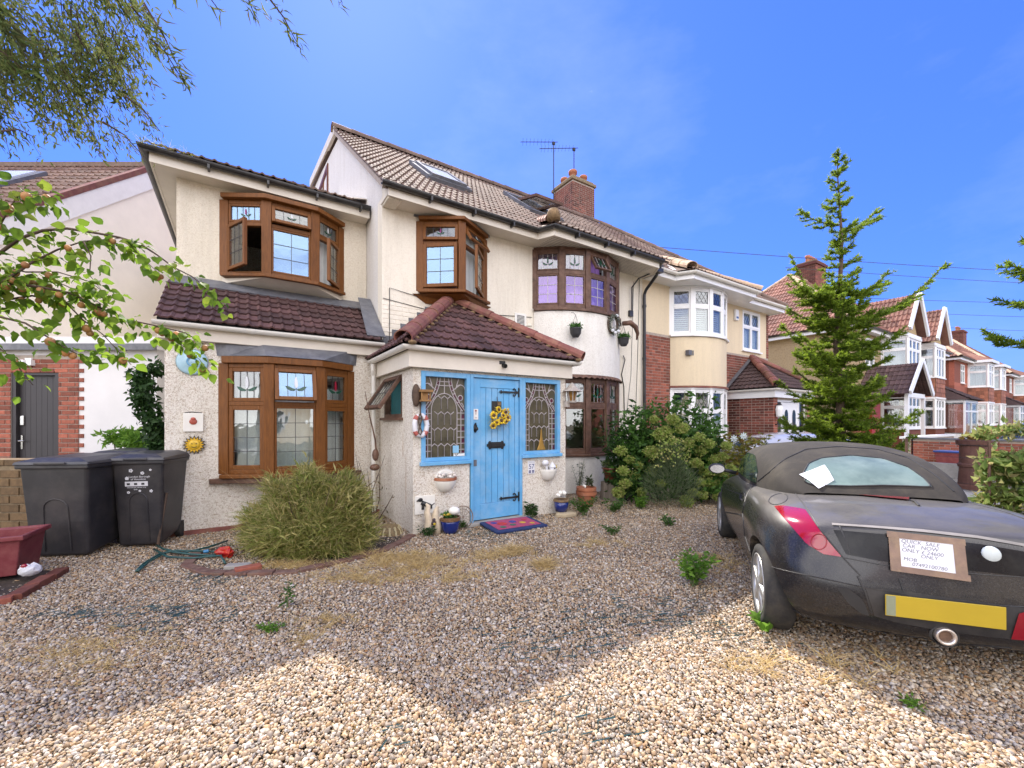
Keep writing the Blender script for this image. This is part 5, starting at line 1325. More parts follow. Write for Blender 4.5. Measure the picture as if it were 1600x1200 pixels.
# the row across the road: what the windows mirror
for i, s0 in enumerate((-24, -8, 8, 24)):
    r = thing('house_across_road', ('white rendered house across the road, farthest left', 'cream rendered house across the road between two white ones', 'white rendered house across the road facing the porch', 'red brick house across the road, farthest right')[i], 'house', M=HT(s0+6, -19, 0), group='houses across the road')
    b = MB(); wall(b, Matrix.Rotation(math.pi, 4, 'Z') @ Matrix.Translation((-6, 0, 0)), 12.5, 0, 5.3, .3, [(1.5, .8, 4, 2.2), (1.5, 3.4, 4, 4.8), (8.5, .8, 11, 2.2), (8.5, 3.4, 11, 4.8), (5.5, 0, 7, 2.1)])
    b.box((-6.4, -9, 0), (6, -8.7, 5.3)); b.box((-6.49, -8.7, 0), (-6.2, -.3, 5.3)); b.box((5.7, -8.7, 0), (6, -.3, 5.3)); b.box((-6.2, -2.1, 0), (5.7, -2, 5.3))
    b.build('wall', (M_BAYWALL, M_BRICK)[i % 2] if i != 1 else M_CREAM, r)
    b = MB(); b.add([(-7, .5, 5.2), (6.5, .5, 5.2), (6.5, -9.5, 5.2), (-7, -9.5, 5.2), (-4, -4.5, 8.8), (3.5, -4.5, 8.8)], [(0,4,5,1),(1,5,2),(2,5,4,3),(3,4,0),(0,1,2,3)]); b.build('roof', M_TILE_RED, r)
    for x in (2.0, -5.0):
        for z in (.8, 3.4):
            f = MB(); f.box((x, -.01, z), (x+2.5, .05, z+.08)); f.box((x, -.01, z+1.32), (x+2.5, .05, z+1.4)); f.box((x, -.01, z), (x+.08, .05, z+1.4)); f.box((x+2.42, -.01, z), (x+2.5, .05, z+1.4)); f.box((x+1.2, -.01, z), (x+1.3, .05, z+1.4)); f = f.build('window', M_WFRAME, r)
            MB().box((x+.08, -.04, z+.08), (x+2.42, -.03, z+1.32)).build('pane', M_GLASS_DK, f)

# ------------------------------------------------------------ the white house on the left (turned a little to the road)
lh = thing('white_house', 'white rendered house with brown tiled roof beyond the wheelie bins', 'house', (-8, 6.7, 0))
T0 = Matrix.Translation((8, -6.7, 0)); OFF[lh.name] = T0
XG = -8.4
Mg = Matrix(((0,0,-1,0),(1,0,0,0),(0,1,0,0),(0,0,0,1)))
b = MB(); gp_ = [(6.97, 0), (13.4, 0), (13.4, 4.15), (9.75, 7.33), (6.97, 4.88)]
b.prism(gp_, -XG, -XG+.3, Mg); b.box((-18, 6.72, 2.70), (XG, 6.969, 4.62)); b.build('wall', M_WHITEWALL, lh, T0)
kx = .88; ydl = Vector((0, 1, kx)); LL = (9.75-6.3)*math.hypot(1, kx)
tile_roof(lh, (-18, 6.3, 4.39), (1, 0, 0), ydl, [(0, 0), (18+XG-.02, 0), (18+XG-.02, LL), (0, LL)], mat('weathered_brown_tile', (.15, .085, .06), .8, .3, 10, .3, 60, rnd=.25, island=.25, dirt=(.26, .2, .15), dirt_amt=.5), w=.3, l=.30, nmax=220)
b = MB(); b.slab([(-18, 6.32, 4.37), (XG, 6.32, 4.37), (XG, 9.77, 7.41), (-18, 9.77, 7.41)], .08); b.slab([(XG, 13.5, 4.1), (-18, 13.5, 4.1), (-18, 9.77, 7.41), (XG, 9.77, 7.41)], .08); b.build('roof_deck', M_TILE_MAIN, lh, T0)
b = MB(); Mv = T0 @ Matrix.Translation((0, 6.3, 4.39)) @ Matrix.Rotation(math.atan(kx), 4, 'X') 
b.box((XG-.09, 0, -.04), (XG+.05, LL, .055)); b.build('verge_tile', M_HIPTILE, lh, Mv)
b = MB(); b.box((XG-.001, 0.05, -.36), (XG+.035, LL+.08, -.045)); b.build('barge_board', M_WHITE, lh, Mv)
b = MB(); b.box((-18, 9.65, 7.40), (XG+.03, 9.87, 7.50)); b.build('ridge_tile', M_TILE_MAIN, lh, T0)
b = MB(); b.box((-12.2, 2.0, .0), (-10.0, 3.6, .10)); sk = b.build('skylight', M_LEAD, lh, Mv); MB().box((-12.1, 2.1, .10), (-10.12, 3.5, .13)).build('pane', M_PALEGLASS, sk)
M_DARKDOOR = mat('dark_grey_door', (0.028, 0.024, 0.026), 0.5, 0.1)
M_CHROME = mat('chrome', (0.6, 0.6, 0.6), 0.18, 0.05, metal=1.0)
# its single-storey side addition, face on to us
an = thing('brick_outhouse', 'white and red brick outhouse wall with a dark grey door behind the bins', 'outbuilding', (-7, 6.7, 0))
T1 = Matrix.Translation((7, -6.7, 0)); OFF[an.name] = T1; FX0, FX1 = -10.5, -5.72
b = MB(); wall(b, Matrix.Translation((FX0, 6.7, 0)), FX1-FX0, 0, 2.62, .25, [(-8.06-FX0, 0, -7.29-FX0, 2.28)])
b.box((FX1-.25, 6.95, 0), (FX1, 9.6, 2.62)); b.box((FX0, 6.95, 2.45), (FX1-.25, 9.6, 2.62)); M_OUT = mat('outhouse_render', (.66, .645, .64), .85, .05, 2, .2, 120, .002); b.build('wall', M_OUT, an, T1)
b = MB(); b.box((FX0, 6.60, 2.62), (FX1+.05, 9.6, 2.68)); b.box((FX0, 6.64, 2.66), (FX1+.03, 6.66, 2.82)); b.build('roof_edge', M_OUT, an, T1)
MB().box((FX0, 6.58, 2.60), (FX1+.06, 6.63, 2.70)).build('flashing', M_LEAD, an, T1)
b = MB(); wall(b, Matrix.Translation((FX0, 6.692, 0)), -6.97-FX0, 0, 2.53, .0075, [(-8.06-FX0, 0, -7.29-FX0, 2.28)]); b.build('mortar_face', M_MORTAR, an, T1)
brickwork(an, T1 @ Matrix.Translation((FX0, 6.690, 0)), -6.97-FX0, 0, 2.53, M_BRICK, 'stretcher', nmax=260, proud=.008, hole=[(-8.06-FX0, -1, -7.29-FX0, 2.28)])
for k in range(0, 33, 2): place(brick_mesh(.075, .065, .014, M_BRICK), 'brick', an, T1 @ Matrix.Translation((-6.965, 6.6985, k*.075)))
b = MB(); b.box((-8.06, 6.70, 0), (-7.99, 6.80, 2.28)); b.box((-7.36, 6.70, 0), (-7.29, 6.80, 2.28)); b.box((-7.99, 6.70, 2.21), (-7.36, 6.80, 2.28)); b.build('door_frame', M_DARKDOOR, an, T1)
b = MB(); nb_ = 7; dw = .63/nb_
b.box((-7.99, 6.76, 0), (-7.36, 6.80, 2.21)); dd_ = b.build('door', M_DARKDOOR, an, T1)
for k in range(nb_): MB().box((-7.99+k*dw+.002, 6.752, .02), (-7.99+(k+1)*dw-.002, 6.7601, 2.19)).build('door_board', M_DARKDOOR, dd_)
b = MB(); b.box((-7.96, 6.735, 1.02), (-7.925, 6.752, 1.24)); b.tube([(-7.945, 6.735, 1.15), (-7.945, 6.70, 1.15), (-7.86, 6.70, 1.15)], .011, 8); b.build('handle', M_CHROME, dd_)
MB().box((-7.975, 6.73, 1.40), (-7.905, 6.752, 1.56)).build('lock', M_CHROME, dd_, bevel=.012)
MB().box((-7.85, 6.62, 2.36), (-7.78, 6.69, 2.45)).box((-7.73, 6.62, 2.36), (-7.66, 6.69, 2.45)).box((-7.80, 6.66, 2.38), (-7.70, 6.685, 2.48)).build('flood_lamp', M_WFRAME, an, T1)
# ------------------------------------------------------------ parked convertible
def text(par, s, size, M, m, ext=.0006, align='CENTER', name='lettering', shear=0, space=1.0):
    c = bpy.data.curves.new(name, 'FONT'); c.body = s; c.size = size; c.extrude = ext; c.align_x = align; c.shear = shear; c.space_character = space
    c.materials.append(m); o = bpy.data.objects.new(name, c); COL.objects.link(o)
    me = bpy.data.meshes.new_from_object(o.evaluated_get(bpy.context.evaluated_depsgraph_get())); bpy.data.objects.remove(o); me.name = name
    return place(me, name, par, M)
UP = Matrix.Rotation(R(90), 4, 'X')          # text upright, facing -y

def paint_mat():
    m, n, b = new_mat('dusty_black_paint')
    g = n.nodes.new('ShaderNodeNewGeometry'); sx_ = n.nodes.new('ShaderNodeSeparateXYZ'); n.links.new(g.outputs['Normal'], sx_.inputs[0])
    v = coords(n)
    blot = ramp(n, noise(n, v, 5.5, 8, 0.7), [(.3, .6), (.75, 1.0)])
    up = ramp(n, sx_.outputs[2], [(.0, .02), (.45, .10), (.85, .46), (1.0, .70)])
    f = mixc(n, 1.0, up, blot, 'MULTIPLY')
    fine_ = ramp(n, noise(n, v, 90, 4, 0.7), [(.45, .0), (.75, .14)])
    f = mixc(n, 1.0, f, fine_, 'ADD')
    col = mixc(n, f, (.010, .010, .012), (.13, .118, .102))
    n.links.new(col, b.inputs['Base Color'])
    n.links.new(ramp(n, f, [(0, .20), (.6, .60)]), b.inputs['Roughness'])
    b.inputs['Coat Weight'].default_value = 0.35; b.inputs['Coat Roughness'].default_value = 0.10
    b.inputs['Specular IOR Level'].default_value = .4
    return m
M_PAINT = paint_mat()
M_CANVAS = mat('faded_black_canvas', (.020, .016, .012), .9, .25, 6, .5, 240, .002, dirt=(.075, .062, .042), dirt_amt=.7, dscale=3.5)
M_TRIM = mat('black_plastic_trim', (.018, .018, .019), .55, .3, 8, dirt=(.07, .06, .05), dirt_amt=.5, dscale=4)
M_LAMP = mat('red_lamp_plastic', (.27, .006, .018), .10, .15, 4, coat=.8)
M_LAMP2 = mat('deep_red_lamp', (.22, .008, .016), .15, .1)
M_TYRE = mat('tyre_rubber', (.022, .021, .020), .85, .25, 20, .3, 60, dirt=(.10, .085, .06), dirt_amt=.5, dscale=8)
M_ALLOY = mat('alloy_wheel', (.50, .50, .49), .35, .1, 10, metal=.7, dirt=(.25, .2, .14), dirt_amt=.5, dscale=12)
M_REARGLASS = mat('milky_rear_window', (.13, .18, .155), .30, .25, 3, coat=.15, dirt=(.24, .30, .26), dirt_amt=.7, dscale=4)
M_SIDEGLASS = mat('greenish_side_glass', (.035, .055, .045), .06, .2, 3, coat=.6)
M_PLATE = mat('yellow_plate', (.42, .30, .02), .4, .05)
M_PAPER = mat('white_paper', (.68, .68, .71), .8, .03)
M_TAPE = mat('brown_parcel_tape', (.20, .125, .085), .35, .25, 12, .2, 40, .002, dirt=(.36, .25, .12), dirt_amt=.6, dscale=9)

fwd = Vector((.353, .936, 0)).normalized(); rgt = Vector((fwd.y, -fwd.x, 0))
CARM = Matrix(((rgt.x, fwd.x, 0, 2.55), (rgt.y, fwd.y, 0, 2.73), (0, 0, 1, 0), (0, 0, 0, 1)))
car = thing('parked_convertible', 'dusty black convertible with closed soft top and a paper sale sign taped on its boot', 'car', M=CARM)
ST = [  # stations round the car, rear centre -> front centre; levels bottom centre, under edge, sill, bumper low, bumper mid, widest, shoulder, deck edge, deck mid, deck centre
 [(0,-.20,.20),(0,-.25,.20),(0,-.45,.215),(0,-.535,.30),(0,-.56,.45),(0,-.535,.57),(0,-.505,.70),(0,-.485,.825),(0,-.42,.855),(0,-.12,.905)],
 [(0,-.20,.20),(.36,-.25,.20),(.36,-.43,.215),(.36,-.515,.30),(.36,-.54,.45),(.36,-.515,.57),(.36,-.48,.70),(.36,-.455,.83),(.30,-.38,.86),(0,-.11,.905)],
 [(0,-.19,.20),(.56,-.22,.20),(.60,-.38,.215),(.62,-.455,.30),(.64,-.475,.45),(.64,-.445,.57),(.62,-.41,.70),(.58,-.37,.83),(.40,-.25,.875),(0,-.09,.905)],
 [(0,-.18,.20),(.60,-.18,.20),(.70,-.27,.22),(.745,-.31,.31),(.77,-.32,.45),(.775,-.29,.58),(.75,-.25,.71),(.67,-.22,.845),(.42,-.14,.885),(0,-.06,.908)],
 [(0,-.10,.20),(.62,-.10,.20),(.74,-.12,.22),(.80,-.13,.31),(.825,-.12,.45),(.835,-.10,.59),(.81,-.08,.73),(.70,-.06,.87),(.44,-.03,.90),(0,0,.915)],
 [(0,.15,.20),(.62,.15,.20),(.75,.15,.22),(.81,.15,.31),(.838,.15,.46),(.845,.15,.60),(.82,.15,.75),(.715,.15,.885),(.45,.15,.905),(0,.15,.918)],
 [(0,.45,.19),(.62,.45,.19),(.75,.45,.20),(.79,.45,.30),(.81,.45,.46),(.825,.45,.61),(.805,.45,.755),(.715,.45,.88),(.45,.45,.90),(0,.45,.91)],
 [(0,.85,.19),(.62,.85,.19),(.74,.85,.20),(.765,.85,.30),(.785,.85,.46),(.80,.85,.62),(.785,.85,.755),(.715,.85,.865),(.45,.85,.89),(0,.85,.90)],
 [(0,1.4,.19),(.62,1.4,.19),(.74,1.4,.20),(.76,1.4,.30),(.785,1.4,.46),(.80,1.4,.62),(.785,1.4,.755),(.715,1.4,.855),(.45,1.4,.88),(0,1.4,.89)],
 [(0,1.95,.19),(.62,1.95,.19),(.75,1.95,.20),(.78,1.95,.30),(.80,1.95,.46),(.81,1.95,.62),(.79,1.95,.75),(.70,1.95,.85),(.45,1.95,.88),(0,1.95,.90)],
 [(0,2.4,.19),(.62,2.4,.19),(.75,2.4,.21),(.80,2.4,.31),(.825,2.4,.45),(.83,2.4,.60),(.80,2.4,.72),(.66,2.4,.80),(.42,2.4,.845),(0,2.4,.86)],
 [(0,2.75,.19),(.58,2.75,.19),(.68,2.76,.21),(.74,2.77,.31),(.77,2.77,.44),(.765,2.75,.57),(.72,2.72,.67),(.58,2.68,.735),(.36,2.66,.775),(0,2.66,.79)],
 [(0,2.9,.19),(.42,2.92,.19),(.50,2.96,.21),(.56,3.0,.31),(.57,3.01,.44),(.56,2.98,.56),(.52,2.92,.64),(.42,2.85,.69),(.25,2.82,.72),(0,2.80,.735)],
 [(0,2.95,.19),(.22,3.0,.19),(.26,3.06,.21),(.28,3.09,.31),(.28,3.10,.44),(.28,3.07,.55),(.26,3.0,.62),(.20,2.92,.66),(.12,2.88,.69),(0,2.86,.70)],
 [(0,2.98,.19),(0,3.02,.19),(0,3.09,.21),(0,3.12,.31),(0,3.13,.44),(0,3.09,.55),(0,3.02,.62),(0,2.94,.66),(0,2.90,.68),(0,2.88,.69)]]
def grid_mesh(st, name, m):
    idx, vs, fs = {}, [], []
    def vid(p):
        k = tuple(round(c, 4) for c in p)
        if k not in idx: idx[k] = len(vs); vs.append(k)
        return idx[k]
    for sg in (1, -1):
        for i in range(len(st)-1):
            for j in range(len(st[i])-1):
                q = [st[i][j], st[i+1][j], st[i+1][j+1], st[i][j+1]]
                ids = []
                for p in q:
                    v = vid((p[0]*sg, p[1], p[2]))
                    if v not in ids: ids.append(v)
                if len(ids) > 2: fs.append(tuple(ids if sg > 0 else ids[::-1]))
    me = bpy.data.meshes.new(name); me.from_pydata(vs, [], fs); me.materials.append(m); me.update(); return me
def baked(o, name):
    """evaluate modifiers into a plain mesh"""
    dg = bpy.context.evaluated_depsgraph_get(); dg.update()
    me = bpy.data.meshes.new_from_object(o.evaluated_get(dg)); me.name = name; return me
def body_mesh():
    tmp = bpy.data.objects.new('body', grid_mesh(ST, 'body', M_PAINT)); COL.objects.link(tmp)
    bm = bmesh.new(); bm.from_mesh(tmp.data); bmesh.ops.recalc_face_normals(bm, faces=bm.faces); bm.to_mesh(tmp.data); bm.free()
    s = tmp.modifiers.new('s', 'SUBSURF'); s.levels = s.render_levels = 3
    solid = baked(tmp, 'body'); cut = []
    for y in (0, 2.45):
        for sg in (1, -1):
            c = MB().tube([(sg*.50, y, .285), (sg*.98, y, .285)], .335, 40).mesh('cut', M_TRIM); co = bpy.data.objects.new('cut', c); COL.objects.link(co); cut.append(co)
            md = tmp.modifiers.new('b', 'BOOLEAN'); md.operation = 'DIFFERENCE'; md.object = co; md.solver = 'EXACT'
    me = baked(tmp, 'body'); me.polygons.foreach_set('use_smooth', [True]*len(me.polygons)); sharp_by_angle(me, 35)
    for c in cut+[tmp]: bpy.data.objects.remove(c)
    return me, solid
bme, bsolid = body_mesh()
place(bme, 'body', car)
def bvh_of(me):
    return BVHTree.FromPolygons([v.co.copy() for v in me.vertices], [tuple(p.vertices) for p in me.polygons])
BV = bvh_of(bsolid)
# soft top
TS = []
for y, w_, zb, h in ((.30,.47,.905,.015),(.36,.53,.90,.07),(.46,.575,.895,.145),(.60,.61,.89,.225),(.80,.645,.882,.305),(1.05,.67,.875,.365),(1.3,.685,.87,.395),(1.55,.69,.867,.40),(1.8,.68,.865,.375),(2.0,.67,.865,.33),(2.25,.63,.867,.18),(2.45,.56,.865,.02)):
    TS.append([(w_,y,zb-.03),(w_*.985,y,zb+.30*h),(w_*.93,y,zb+.62*h),(w_*.80,y,zb+.86*h),(w_*.45,y,zb+.975*h),(0,y,zb+h)])
tme = grid_mesh(TS, 'soft_top', M_CANVAS)
bm = bmesh.new(); bm.from_mesh(tme); bmesh.ops.recalc_face_normals(bm, faces=bm.faces)
if sum(f.normal.z for f in bm.faces) < 0: bmesh.ops.reverse_faces(bm, faces=bm.faces)
bm.to_mesh(tme); bm.free()
tob = place(tme, 'soft_top', car, sub=2); tme.polygons.foreach_set('use_smooth', [True]*len(tme.polygons))
TV = bvh_of(baked(tob, 'tmp'))
CI = CARM.inverted(); CCAM = CI @ cam.location
def px(u, v): return (CI.to_3x3() @ Vector(((u-800)/650, 1, -(v-660)/650))).normalized()
def hit(bv, u, v, o=.004):
    d = px(u, v); p, n, i, t = bv.ray_cast(CCAM, d)
    if p is None:
        for k in range(1, 60):
            p2, n, i, t = bv.find_nearest(CCAM + d*(1.5+k*.05)); 
            if p is None or t < best: p, best, nn = p2, t, n
        n = nn
    if n.dot(d) > 0: n = -n
    return p + n*o
def polyat(pl_, f):
    L = [0]
    for a, b_ in zip(pl_[:-1], pl_[1:]): L.append(L[-1]+math.dist(a, b_))
    x = f*L[-1]
    for i in range(len(pl_)-1):
        if x <= L[i+1]+1e-9:
            g = (x-L[i])/(L[i+1]-L[i]+1e-9); return tuple(a+(b_-a)*g for a, b_ in zip(pl_[i], pl_[i+1]))
    return pl_[-1]
def strip(bv, top, bot, n=16, m=6, o=.004):
    """surface patch lying on the car between two outlines"""
    vs = []
    for i in range(n+1):
        a, b_ = polyat(top, i/n), polyat(bot, i/n)
        for j in range(m+1): vs.append(hit(bv, *(a[k]+(b_[k]-a[k])*j/m for k in (0, 1)), o))
    fs = [(i*(m+1)+j, i*(m+1)+j+1, (i+1)*(m+1)+j+1, (i+1)*(m+1)+j) for i in range(n) for j in range(m)]
    return vs, fs
def mirror(vs, fs): return [(-p[0], p[1], p[2]) for p in vs], [f[::-1] for f in fs]
def patch(name, m, bv, top, bot, n=16, mm=6, o=.004, mir=False, par=None):
    vs, fs = strip(bv, top, bot, n, mm, o)
    if mir: vs, fs = mirror(vs, fs)
    return MB().add(vs, fs).build(name, m, par or car, smooth=True)
LT, LB = [(1211,792),(1222,791),(1258,797),(1276,822),(1292,843),(1314,869)], [(1211,793),(1222,806),(1240,826),(1262,851),(1287,866),(1314,870)]
lampo = patch('tail_lamp', M_LAMP, BV, LT, LB, 20, 6, .009)
patch('tail_lamp', M_LAMP, BV, LT, LB, 20, 6, .009, True)
def ring_px(cx, cy, rx, ry, rot=0): return [(cx+rx*math.cos(a)*math.cos(rot)-ry*math.sin(a)*math.sin(rot), cy+rx*math.cos(a)*math.sin(rot)+ry*math.sin(a)*math.cos(rot)) for a in np.linspace(0, 2*math.pi, 25)]
b = MB(); b.tube([hit(BV, u, v, .011) for u, v in ring_px(1280, 847, 12, 12, .6)], .003, 6, False); b.build('lamp_ring', M_LAMP2, lampo)
b = MB(); c = hit(BV, 1280, 847, .008); 
def line(pts, r=.0048, name='panel_gap', m=None, bv=None, n=18, o=.0005, mir=True, b=None):
    P = [hit(bv or BV, *polyat(pts, i/n), o) for i in range(n+1)]
    own = b is None; b = b or MB(); b.tube(P, r, 5)
    if mir: b.tube([(-p[0], p[1], p[2]) for p in P], r, 5)
    if own: b.build(name, m or M_TRIM, car)
line([(1242,770),(1262,795),(1280,825),(1300,850),(1318,872),(1345,900)], mir=True)                      # boot shut line
line([(1318,871),(1380,883),(1450,890),(1540,898),(1600,902)], mir=False, r=.003)
line([(1206,886),(1232,893),(1290,905),(1345,917),(1420,930)], mir=True, r=.004)                   # bumper top
line([(1178,757),(1166,775),(1160,800),(1164,838),(1172,862)], mir=True)                             # door rear
line([(1128,748),(1127,775),(1131,806)], mir=True)
b = MB(); b.tube([hit(BV, u, v, .001) for u, v in ring_px(1216, 780, 15, 8, -.25)], .003, 5, False); b.build('fuel_flap', M_TRIM, car)
b = MB(); P = [hit(BV, u, v, .004) for u, v in ring_px(1161, 776, 4, 6)]; b.tube(P, .005, 6, False); b.build('door_handle', M_TRIM, car)
line([(1405,905),(1412,925)], mir=False); line([(1340,900),(1352,925),(1362,958)], mir=False, r=.006); line([(1226,960),(1290,975),(1372,990),(1470,1003),(1580,1012)], mir=False, r=.005)
line([(1312,822),(1322,845),(1328,866)], mir=False)
# boot lip highlight painted as a pale strip, number plate recess, plate
lipT, lipB = [(1300,818),(1360,822),(1440,828),(1530,838),(1600,850)], [(1300,821),(1360,825),(1440,832),(1530,842),(1600,854)]
patch('boot_lip_highlight', mat('painted_highlight', (.24, .22, .20), .4, .2), BV, lipT, lipB, 20, 1, .006)
patch('boot_panel', mat('glossy_black', (.006, .006, .008), .22, .3, 8, sp=.25, dirt=(.05, .05, .045), dirt_amt=.5, dscale=5), BV, [(1302,828),(1370,834),(1440,840),(1530,850),(1600,862)], [(1322,866),(1372,876),(1440,884),(1530,893),(1600,901)], 22, 4, .003)
patch('plate_recess', M_TRIM, BV, [(1352,918),(1400,921),(1470,932),(1540,941),(1600,950)], [(1366,962),(1400,972),(1470,985),(1540,994),(1600,1000)], 22, 4, .003)
PL = [hit(BV, u, v, .0) for u, v in ((1381,925),(1568,947),(1566,980),(1379,959))]
def flat_frame(P, o):
    """frame on the best flat rectangle through four car points: x right, z up, y into the car"""
    c = sum(P, Vector())/4; x = ((P[1]-P[0])+(P[2]-P[3])).normalized(); z = ((P[0]-P[3])+(P[1]-P[2])); z = (z-x*z.dot(x)).normalized(); y = z.cross(x)
    if y.y < 0: y = -y
    M_ = Matrix(((x.x, y.x, z.x, c.x), (x.y, y.y, z.y, c.y), (x.z, y.z, z.z, c.z), (0, 0, 0, 1)))
    Mi = M_.inverted(); back = min((Mi @ p).y for p in P); xs = [(Mi @ p).x for p in P]; zs = [(Mi @ p).z for p in P]
    for i in range(9):
        for j in range(5):
            q = Vector((min(xs)+(max(xs)-min(xs))*i/8, -.5, min(zs)+(max(zs)-min(zs))*j/4)); h_, *_ = BV.ray_cast(M_ @ q, y)
            if h_: back = min(back, (Mi @ h_).y)
    return M_ @ Matrix.Translation((0, min(0, back)-o, 0)), ((P[1]-P[0]).length+(P[2]-P[3]).length)/2, ((P[0]-P[3]).length+(P[1]-P[2]).length)/2
Mp_, w_, h_ = flat_frame(PL, .012)
MB().box((-w_/2, 0, -h_/2), (w_/2, .006, h_/2)).build('number_plate', M_PLATE, car, Mp_, bevel=.003)
MB().box((-w_/2+.004, -.0015, -h_/2+.004), (-w_/2+.045, -.0002, h_/2-.004)).build('plate_band', mat('plate_band', (.22, .24, .16), .4), car, Mp_)
# lower bumper details
patch('bumper_vent', M_DARK, BV, [(1309,918),(1325,919),(1345,934),(1352,945)], [(1309,920),(1325,942),(1345,958),(1358,962)], 10, 4, .004, mir=False)
patch('rear_valance', M_TRIM, BV, [(1225,968),(1300,984),(1380,1000),(1470,1010),(1600,1022)], [(1225,975),(1300,996),(1380,1015),(1470,1030),(1600,1045)], 20, 3, .004)
patch('reflector', M_LAMP2, BV, [(1590,958),(1600,955)], [(1578,997),(1600,999)], 6, 4, .008)
patch('brake_lamp', M_LAMP, BV, [(1338,771),(1380,773),(1421,779)], [(1341,775),(1380,779),(1420,783)], 12, 3, .012)
b = MB(); p = hit(BV, 1424, 782, .0); q = hit(BV, 1436, 791, .004); b.tube([p, (p+q)/2+Vector((0, 0, .012)), q], .006, 6); b.build('washer_jet', M_TRIM, car)
e = hit(BV, 1473, 991, .0); Ex = Matrix.Translation(e + Vector((0, -.03, 0))) @ Matrix.Rotation(R(90), 4, 'X')
MB().lathe([(.030, -.12), (.030, .0), (.040, .012), (.046, .004), (.046, -.12)], 24, Ex).build('exhaust_trim', mat('worn_chrome', (.55, .5, .45), .3, .2, metal=.8), car, smooth=True)
MB().lathe([(0, -.01), (.030, -.01)], 20, Ex).build('exhaust_pipe', mat('rusty_pipe', (.12, .07, .045), .9, .4, 30), car)
MB().lathe([(.047, -.12), (.054, -.012), (.058, -.004), (.054, -.12)], 24, Ex).build('exhaust_seal', M_TRIM, car, smooth=True)
bc = hit(BV, 1548, 866, .006); bx = hit(BV, 1560, 868, .006)-bc; bx.normalize(); bz = Vector((0, 0, 1)); by = bz.cross(bx).normalized()
MB().lathe([(0, .006), (.036, .005), (.042, .0), (.042, -.004)], 20, Matrix.Translation(bc) @ Matrix(((bx.x, bz.x, -by.x, 0), (bx.y, bz.y, -by.y, 0), (bx.z, bz.z, -by.z, 0), (0, 0, 0, 1)))).build('round_badge', mat('pale_badge', (.5, .55, .55), .4, .2), car, smooth=True)
# glass in the hood and doors
rw_t = [(1258,752),(1256,738),(1264,724),(1284,716),(1330,712),(1380,717),(1420,731),(1444,748),(1455,760)]
rw_b = [(1258,753),(1266,757),(1290,759),(1330,760),(1380,759),(1420,760),(1440,761),(1450,761),(1455,761)]
patch('rear_window', M_REARGLASS, TV, rw_t, rw_b, 26, 6, .004)
b = MB(); loop = rw_t + rw_b[::-1]; b.tube([hit(TV, *polyat(loop, i/60), .004) for i in range(61)], .006, 6, False); b.build('window_seal', M_TRIM, car)
def side_patch(sg):
    vs = []; N = 18
    for i in range(N+1):
        y = .98+1.10*i/N; f = i/N
        z0 = .882; z1 = z0+.03+.215*math.sin(min(1, f*2.2+.25)*math.pi/2)*(1-max(0, f-.62)**1.5*3.2)
        for j in range(5):
            z = z0+(z1-z0)*j/4; p, n_, _, _ = TV.ray_cast(Vector((-2, y, z)), Vector((1, 0, 0)))
            vs.append((sg*(p.x-.004), y, z))
    fs = [(i*5+j, (i+1)*5+j, (i+1)*5+j+1, i*5+j+1) for i in range(N) for j in range(4)]
    MB().add(vs, fs if sg > 0 else [f[::-1] for f in fs]).build('door_window', M_SIDEGLASS, car, smooth=True)
side_patch(1); side_patch(-1)
vs = []
for i in range(13):
    x = -.5+i/12
    for j in range(5):
        z = .93+.22*j/4; p, n_, _, _ = TV.ray_cast(Vector((x, 4, z)), Vector((0, -1, 0)))
        vs.append((x, (p.y if p else 1.9)+.005, z))
MB().add(vs, [(i*5+j, i*5+j+1, (i+1)*5+j+1, (i+1)*5+j) for i in range(12) for j in range(4)]).build('windscreen', M_SIDEGLASS, car, smooth=True)
b = MB(); b.tube([hit(TV, u, v, .002) for u, v in [polyat([(1184,752),(1200,740),(1225,718),(1260,702),(1310,698),(1370,702),(1420,716),(1460,742),(1490,768)], i/30) for i in range(31)]], .005, 5); b.build('hood_seam', M_TRIM, car)
for sg in (-1, 1):
    b = MB(); b.ball((sg*.93, 1.62, .945), (.085, .05, .058), 14, 8); b.tube([(sg*.74, 1.64, .90), (sg*.88, 1.62, .935)], .02, 8); mr_ = b.build('door_mirror', M_TRIM, car, smooth=True)
    MB().lathe([(0, 0), (.07, 0)], 18, Matrix.Translation((sg*.93, 1.565, .945)) @ Matrix.Diagonal((1, 1, .62, 1)) @ Matrix.Rotation(R(90), 4, 'X')).build('mirror_glass', M_CHROME, mr_)
